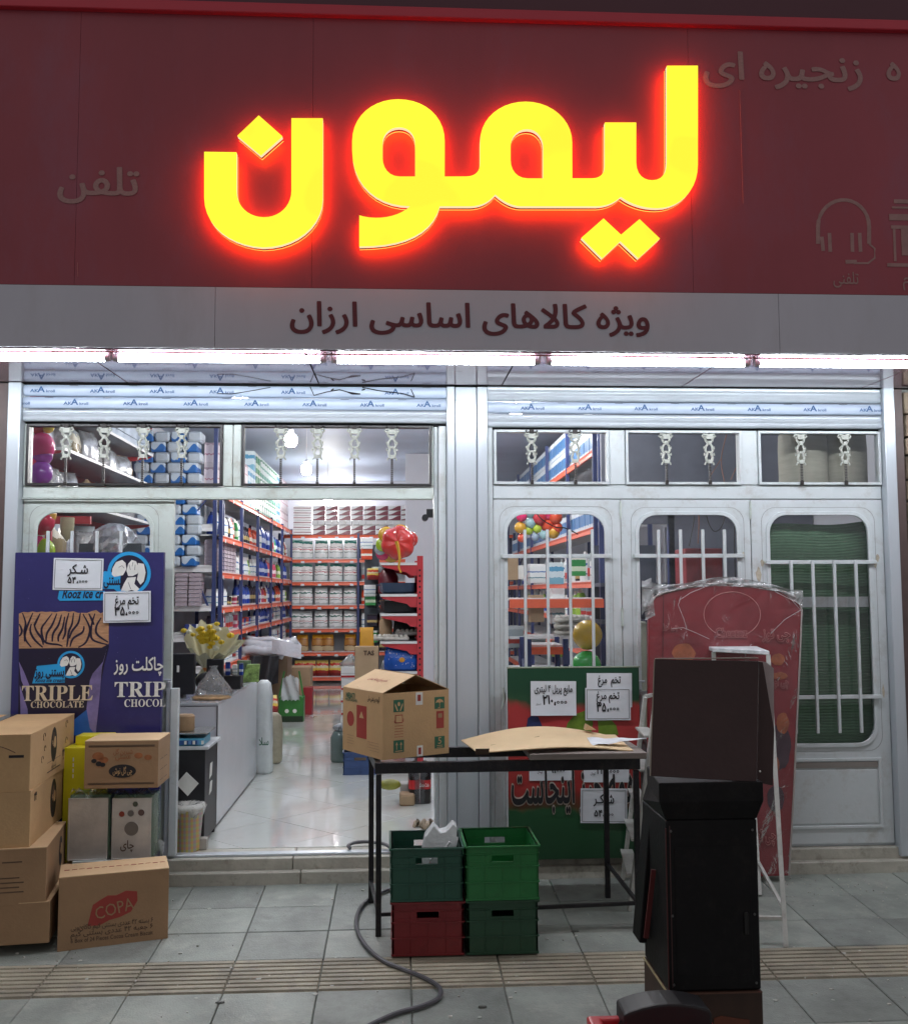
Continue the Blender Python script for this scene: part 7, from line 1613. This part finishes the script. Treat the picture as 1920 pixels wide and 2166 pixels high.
one('melon', MB().ball((U(824, 1606, 1.3).x, 1.38, .17), .055, 16, (1.5, .9, .7)), mat('olive_skin', (.22, .22, .03), .4, 0, .3, 10), 'olive green cushion-shaped packet behind the table beam', 'packet', smooth=2); one('grey_block', MB().box(U(846, 1640, 1.3).x, U(864, 1640, 1.3).x, 1.5, 1.62, .02, .15), mat('grey_paper', (.4, .38, .36), .7), 'pale grey block standing behind the cola pack', 'block', bev=.004)
# cola pack
def cola():
    q0, q1 = UZ(864, 1702, .02), UZ(912, 1702, .02); w = q1.x-q0.x; y0 = q0.y
    t = thing('bottle_pack', 'shrink-wrapped pack of dark cola bottles with red labels by the door jamb', 'drink pack', ((q0.x+q1.x)/2, y0, .02))
    cm_ = mat('cola_dark', (.012, .006, .006), .12); lm_ = mat('cola_label', (.5, .012, .015), .35); r = w/4
    for i in range(2):
        for j in range(2):
            c = (q0.x+r+2*r*i, y0+r+2*r*j, .021); MB().lathe([(r*.85, 0), (r*.97, .015), (r*.95, .1), (r*.95, .19), (r*.5, .25), (.014, .27), (.014, .29)], c, 14).build('bottle', cm_, t, smooth=True)
            MB().lathe([(r*.985, 0), (r*.985, .065)], (c[0], c[1], c[2]+.105), 16).build('label', lm_, t, smooth=True)
    letters(t, 'Coca-Cola', (q0.x+w*.68, y0-.004, .145), .035, whp, fit=w*.42, shear=.3)
    MB().lathe([(w*.52, 0), (w*.52, .2), (w*.42, .26)], (q0.x+w/2, y0+w/2, .0215), 18, 1, .35).build('shrink_wrap', film('shrink', (.5, .5, .55), .12, .1, .5, 14), t, smooth=True)
cola()
q = UZ(895, 1750, .02); mb = MB()
for k in range(9): mb.tube([(q.x-.06+.014*k, q.y-.03+.05*math.sin(k), .03), (q.x-.05+.014*k, q.y, .055+.01*math.sin(k*2)), (q.x-.05+.015*k, q.y+.05, .03)], .012, 6)
one('rag', mb, mat('rag_beige', (.38, .30, .22), .9, 0, .4, 30), 'twisted beige rag on the floor by the door jamb', 'rag', smooth=2)
# security camera and wire in the doorway corner
q = U(902, 1094, .6); wc = thing('camera', 'small dark bracket camera under the doorway rail', 'camera', (q.x, .6, q.z)); MB().box(q.x, q.x+.06, .6, .66, q.z-.0, q.z+.055).build('bracket', black_m, wc); MB().tube([(q.x-.01, .55, q.z-.005), (q.x-.01, .63, q.z-.005)], .022, 10).build('lens', black_m, wc)
# ---------------- rack run behind the folding doors
XQ = 1.78
t, M = rack(XQ, 3.0, XQ, 10.4, 5, .5, [.5, 1.0, 1.30, 1.65, 2.15, 2.86], 'blue and orange rack seen through the first folding door', top=3.3, side=-1)
bwh = bands('blue_carton', [(0, 'c9d4dc'), (.2, '3f74a8'), (.75, 'd6dfe6')], noise=.3); bxm = box_mesh(.26, .2, .22, bwh, 'napkin_box')
for i in range(24):
    place('napkin_box', bxm, (XQ+.13, 3.25+.29*i, 2.152), math.pi/2, 'white and blue napkin box, %s along the rack behind the folding doors' % (ORD[i] if i < 20 else 'twenty-'+ORD[i-20]), 'box', 'napkin boxes on the rack', (1, 1, 1))
    for r in range(2): place('napkin_box', bxm, (XQ+.13, 3.25+.29*i, 2.862+.225*r), math.pi/2, 'white and blue napkin box on the top shelf, %s along, %s layer' % (ORD[i] if i < 20 else 'twenty-'+ORD[i-20], ORD[r]), 'box', 'napkin boxes on the rack')
    if i < 20:
        k = random.choice(kinds[:5]); c = random.choice((0, 0, 1, 4, 7))
        place('bottle', bm2(k, c), (XQ+.11, 3.2+.3*i, 1.652), math.pi/2, '%s %s, %s along the upper shelf behind the folding doors' % (cn[c], kn[k], ORD[i]), 'bottle', 'bottles behind the folding doors', (1.3, 1.3, 1.2))
        k = random.choice(kinds[:5]); c = random.choice((0, 1, 4, 6))
        place('bottle', bm2(k, c), (XQ+.11, 3.2+.3*i, 1.302), math.pi/2, '%s %s, %s along the lower shelf behind the folding doors' % (cn[c], kn[k], ORD[i]), 'bottle', 'bottles behind the folding doors', (1.3, 1.3, 1.1))
# display stand close behind leaf 1
q = U(1120, 1400, 1.2); t, M = rack(U(1118, 1400, 1.6).x, 1.6, U(1196, 1400, 1.6).x, 1.6, 1, .4, [.85, 1.14], 'low blue and orange shelf close behind the green board', top=1.18)
for i in range(8): eggbox(U(1205+14*(i % 3), 1300, 1.8).x, 1.85, 1.22+.05*(i//3), 'grey egg carton, %s in the pile beside the yellow ball' % ORD[i])
one('wire_basket', MB().box(U(1190, 1300, 1.8).x, U(1245, 1300, 1.8).x, 1.78, 2.0, 1.12, 1.215), shelf_w, 'white shelf board carrying the egg cartons', 'shelf'); one('blue_post', MB().box(U(1270, 1300, 2.2).x, U(1283, 1300, 2.2).x, 2.2, 2.24, .02, 3.3), rack_blue, 'tall blue post behind the first folding door', 'post')
balloon(U(1242, 1343, .5), .098, (.62, .38, .02), 'shiny yellow ball behind the first folding door', 'plastic balls', (1, 1, 1), 'ball'); balloon(U(1240, 1408, .5), .097, (.03, .40, .06), 'shiny green ball under the yellow ball', 'plastic balls', (1, 1, 1), 'ball')
for i, (px, py, w, h, m_, l) in enumerate(((1078, 1205, .11, .17, kraft, 'brown paper bag'), (1100, 1212, .07, .1, whp, 'white small box'), (1135, 1215, .12, .14, PB['b_white'], 'pale pack of jars'), (1175, 1215, .11, .16, PB['cyan'], 'pale blue pack'), (1222, 1200, .11, .14, PB['b_green'], 'green and white carton'), (1135, 1290, .10, .2, kraft, 'kraft bag with green foot'), (1180, 1285, .10, .26, PB['b_white'], 'pale tall pack'), (1140, 1370, .10, .12, PB['b_clear'], 'white mug box'), (1090, 1350, .12, .16, PB['b_clear'], 'grey appliance'), (1185, 1375, .09, .12, PB['b_lime'], 'lime green packet'))):
    q = U(px, py, 2.1); place('packet', box_mesh(w, .1, h, m_, 'packet'), (q.x, 2.1+.01*i, q.z-h/2), .1, l+' seen between the guard bars of the first folding door', 'packet', 'goods seen through the first folding door', (1.1, 1, 1.1))
one('shelf_stand', MB().box(U(1070, 1300, 2.3).x, U(1262, 1300, 2.3).x, 2.05, 2.5, 1.49, 1.51).box(U(1070, 1300, 2.3).x, U(1200, 1300, 2.3).x, 2.05, 2.5, 1.18, 1.20).box(U(1070, 1300, 2.3).x, U(1262, 1300, 2.3).x, 2.05, 2.5, .92, .94), shelf_w, 'plain white shelf boards behind the first folding door', 'shelf', bev=.002)
one('orange_beam', MB().box(U(1070, 1300, 2.3).x, U(1262, 1300, 2.3).x, 2.0, 2.045, 1.43, 1.50), rack_orange, 'orange beam level with the guard bars behind the first door', 'beam'); 
one('floor_stock', MB().box(U(1070, 1400, 2.6).x, U(1262, 1300, 2.6).x, 2.55, 3.0, .02, .9), mat('stock_grey', (.12, .13, .15), .6, 0, .5, 12), 'grey covered goods low behind the first folding door', 'goods')
# ---------------- behind leaf 2: pale wall, post, wires, red machine
one('pale_panel', MB().box(U(1450, 1200, 2.3).x, 2.15, 2.0, 2.04, .02, 2.08), mat('dim_wall', (.30, .30, .32), .7, 0, .15, 3), 'pale partition panel behind the second folding door', 'panel')
one('blue_post', MB().box(U(1414, 1200, 1.9).x, U(1428, 1200, 1.9).x, 1.9, 1.94, .02, 2.3), rack_blue, 'blue post behind the second folding door', 'post'); one('dark_shelf', MB().box(1.62, U(1412, 1200, 2.0).x, 2.0, 2.4, 1.60, 1.63).box(1.62, U(1412, 1200, 2.0).x, 2.0, 2.4, 1.30, 1.33).box(1.62, U(1412, 1200, 2.0).x, 2.38, 2.4, .02, 1.95), mat('dim_blue', (.06, .07, .10), .6, 0, .2, 5), 'dim dark shelf behind the second folding door', 'shelf')
one('red_cabinet', MB().box(U(1450, 1200, 1.5).x, U(1528, 1200, 1.5).x, 1.5, 1.8, .02, U(1480, 1160, 1.5).z), mat('machine_red', (.22, .02, .025), .5, 0, .35, 8), 'dull red cabinet behind the second folding door', 'cabinet', bev=.005)
one('crate_stack', MB().box(U(1346, 1330, .9).x, U(1368, 1330, .9).x, .9, 1.2, .02, U(1350, 1315, .9).z), mat('cream_block', (.42, .42, .34), .6), 'cream block low behind the second folding door', 'block', bev=.01)
def wire(pts, label, m_, Y, r=.004): one('wire', MB().tube(catmull([U(a, b, Y+.01*i) for i, (a, b) in enumerate(pts)], 5), r, 5), m_, label, 'wire', 'wires behind the folding doors')
wdk = mat('wire_dark', (.02, .015, .012), .5); wor = mat('wire_orange', (.25, .09, .05), .5)
wire([(1490, 1075), (1500, 1110), (1512, 1124), (1527, 1112), (1537, 1075)], 'dark looping wire at the top of the second door glass', wdk, 1.0); wire([(1470, 1075), (1466, 1110), (1457, 1155)], 'dark wire hanging straight in the second door glass', wdk, 1.0); wire([(1473, 1075), (1478, 1095), (1476, 1150)], 'brown wire hanging in the second door glass', wor, 1.1); wire([(1554, 1090), (1553, 1150), (1556, 1250)], 'thin dark wire near the door hinge side', wdk, .9)
wire([(1540, 905), (1525, 970), (1532, 1020)], 'orange wire in the pane above the second door', wor, .6); wire([(1525, 970), (1500, 1010)], 'orange wire branching off in the pane above the second door', wor, .6, .003); wire([(1572, 955), (1545, 1015)], 'orange wire near the mullion in the pane above the second door', wor, .6, .003); wire([(1128, 1075), (1145, 1098), (1175, 1115), (1195, 1117), (1222, 1130)], 'black cable sagging across the first folding door glass', wdk, .4, .004)
# paper rolls behind the last pane
rollm = mat('roll_beige', (.34, .33, .26), .8, 0, .12, 4, .1, 20, stretch=(1, 1, 8))
for px, r, l in ((1697, .155, 'wide beige cable roll behind the pane by the stone wall, nearer the mullion'), (1785, .14, 'beige cable roll behind the pane by the stone wall, nearer the wall')):
    q = U(px, 960, .42); one('cable_roll', MB().lathe([(r*.9, 0), (r, .02), (r, .15), (r*1.01, .3), (r*.98, .40), (r*.9, .41)], (q.x, .42, 2.19), 24), rollm, l, 'roll', 'beige rolls over the folding doors', smooth=True)
one('shelf_board', MB().box(2.25, 2.99, .2, .7, 2.16, 2.188), shelf_w, 'high shelf board behind the transom carrying the beige rolls', 'shelf')
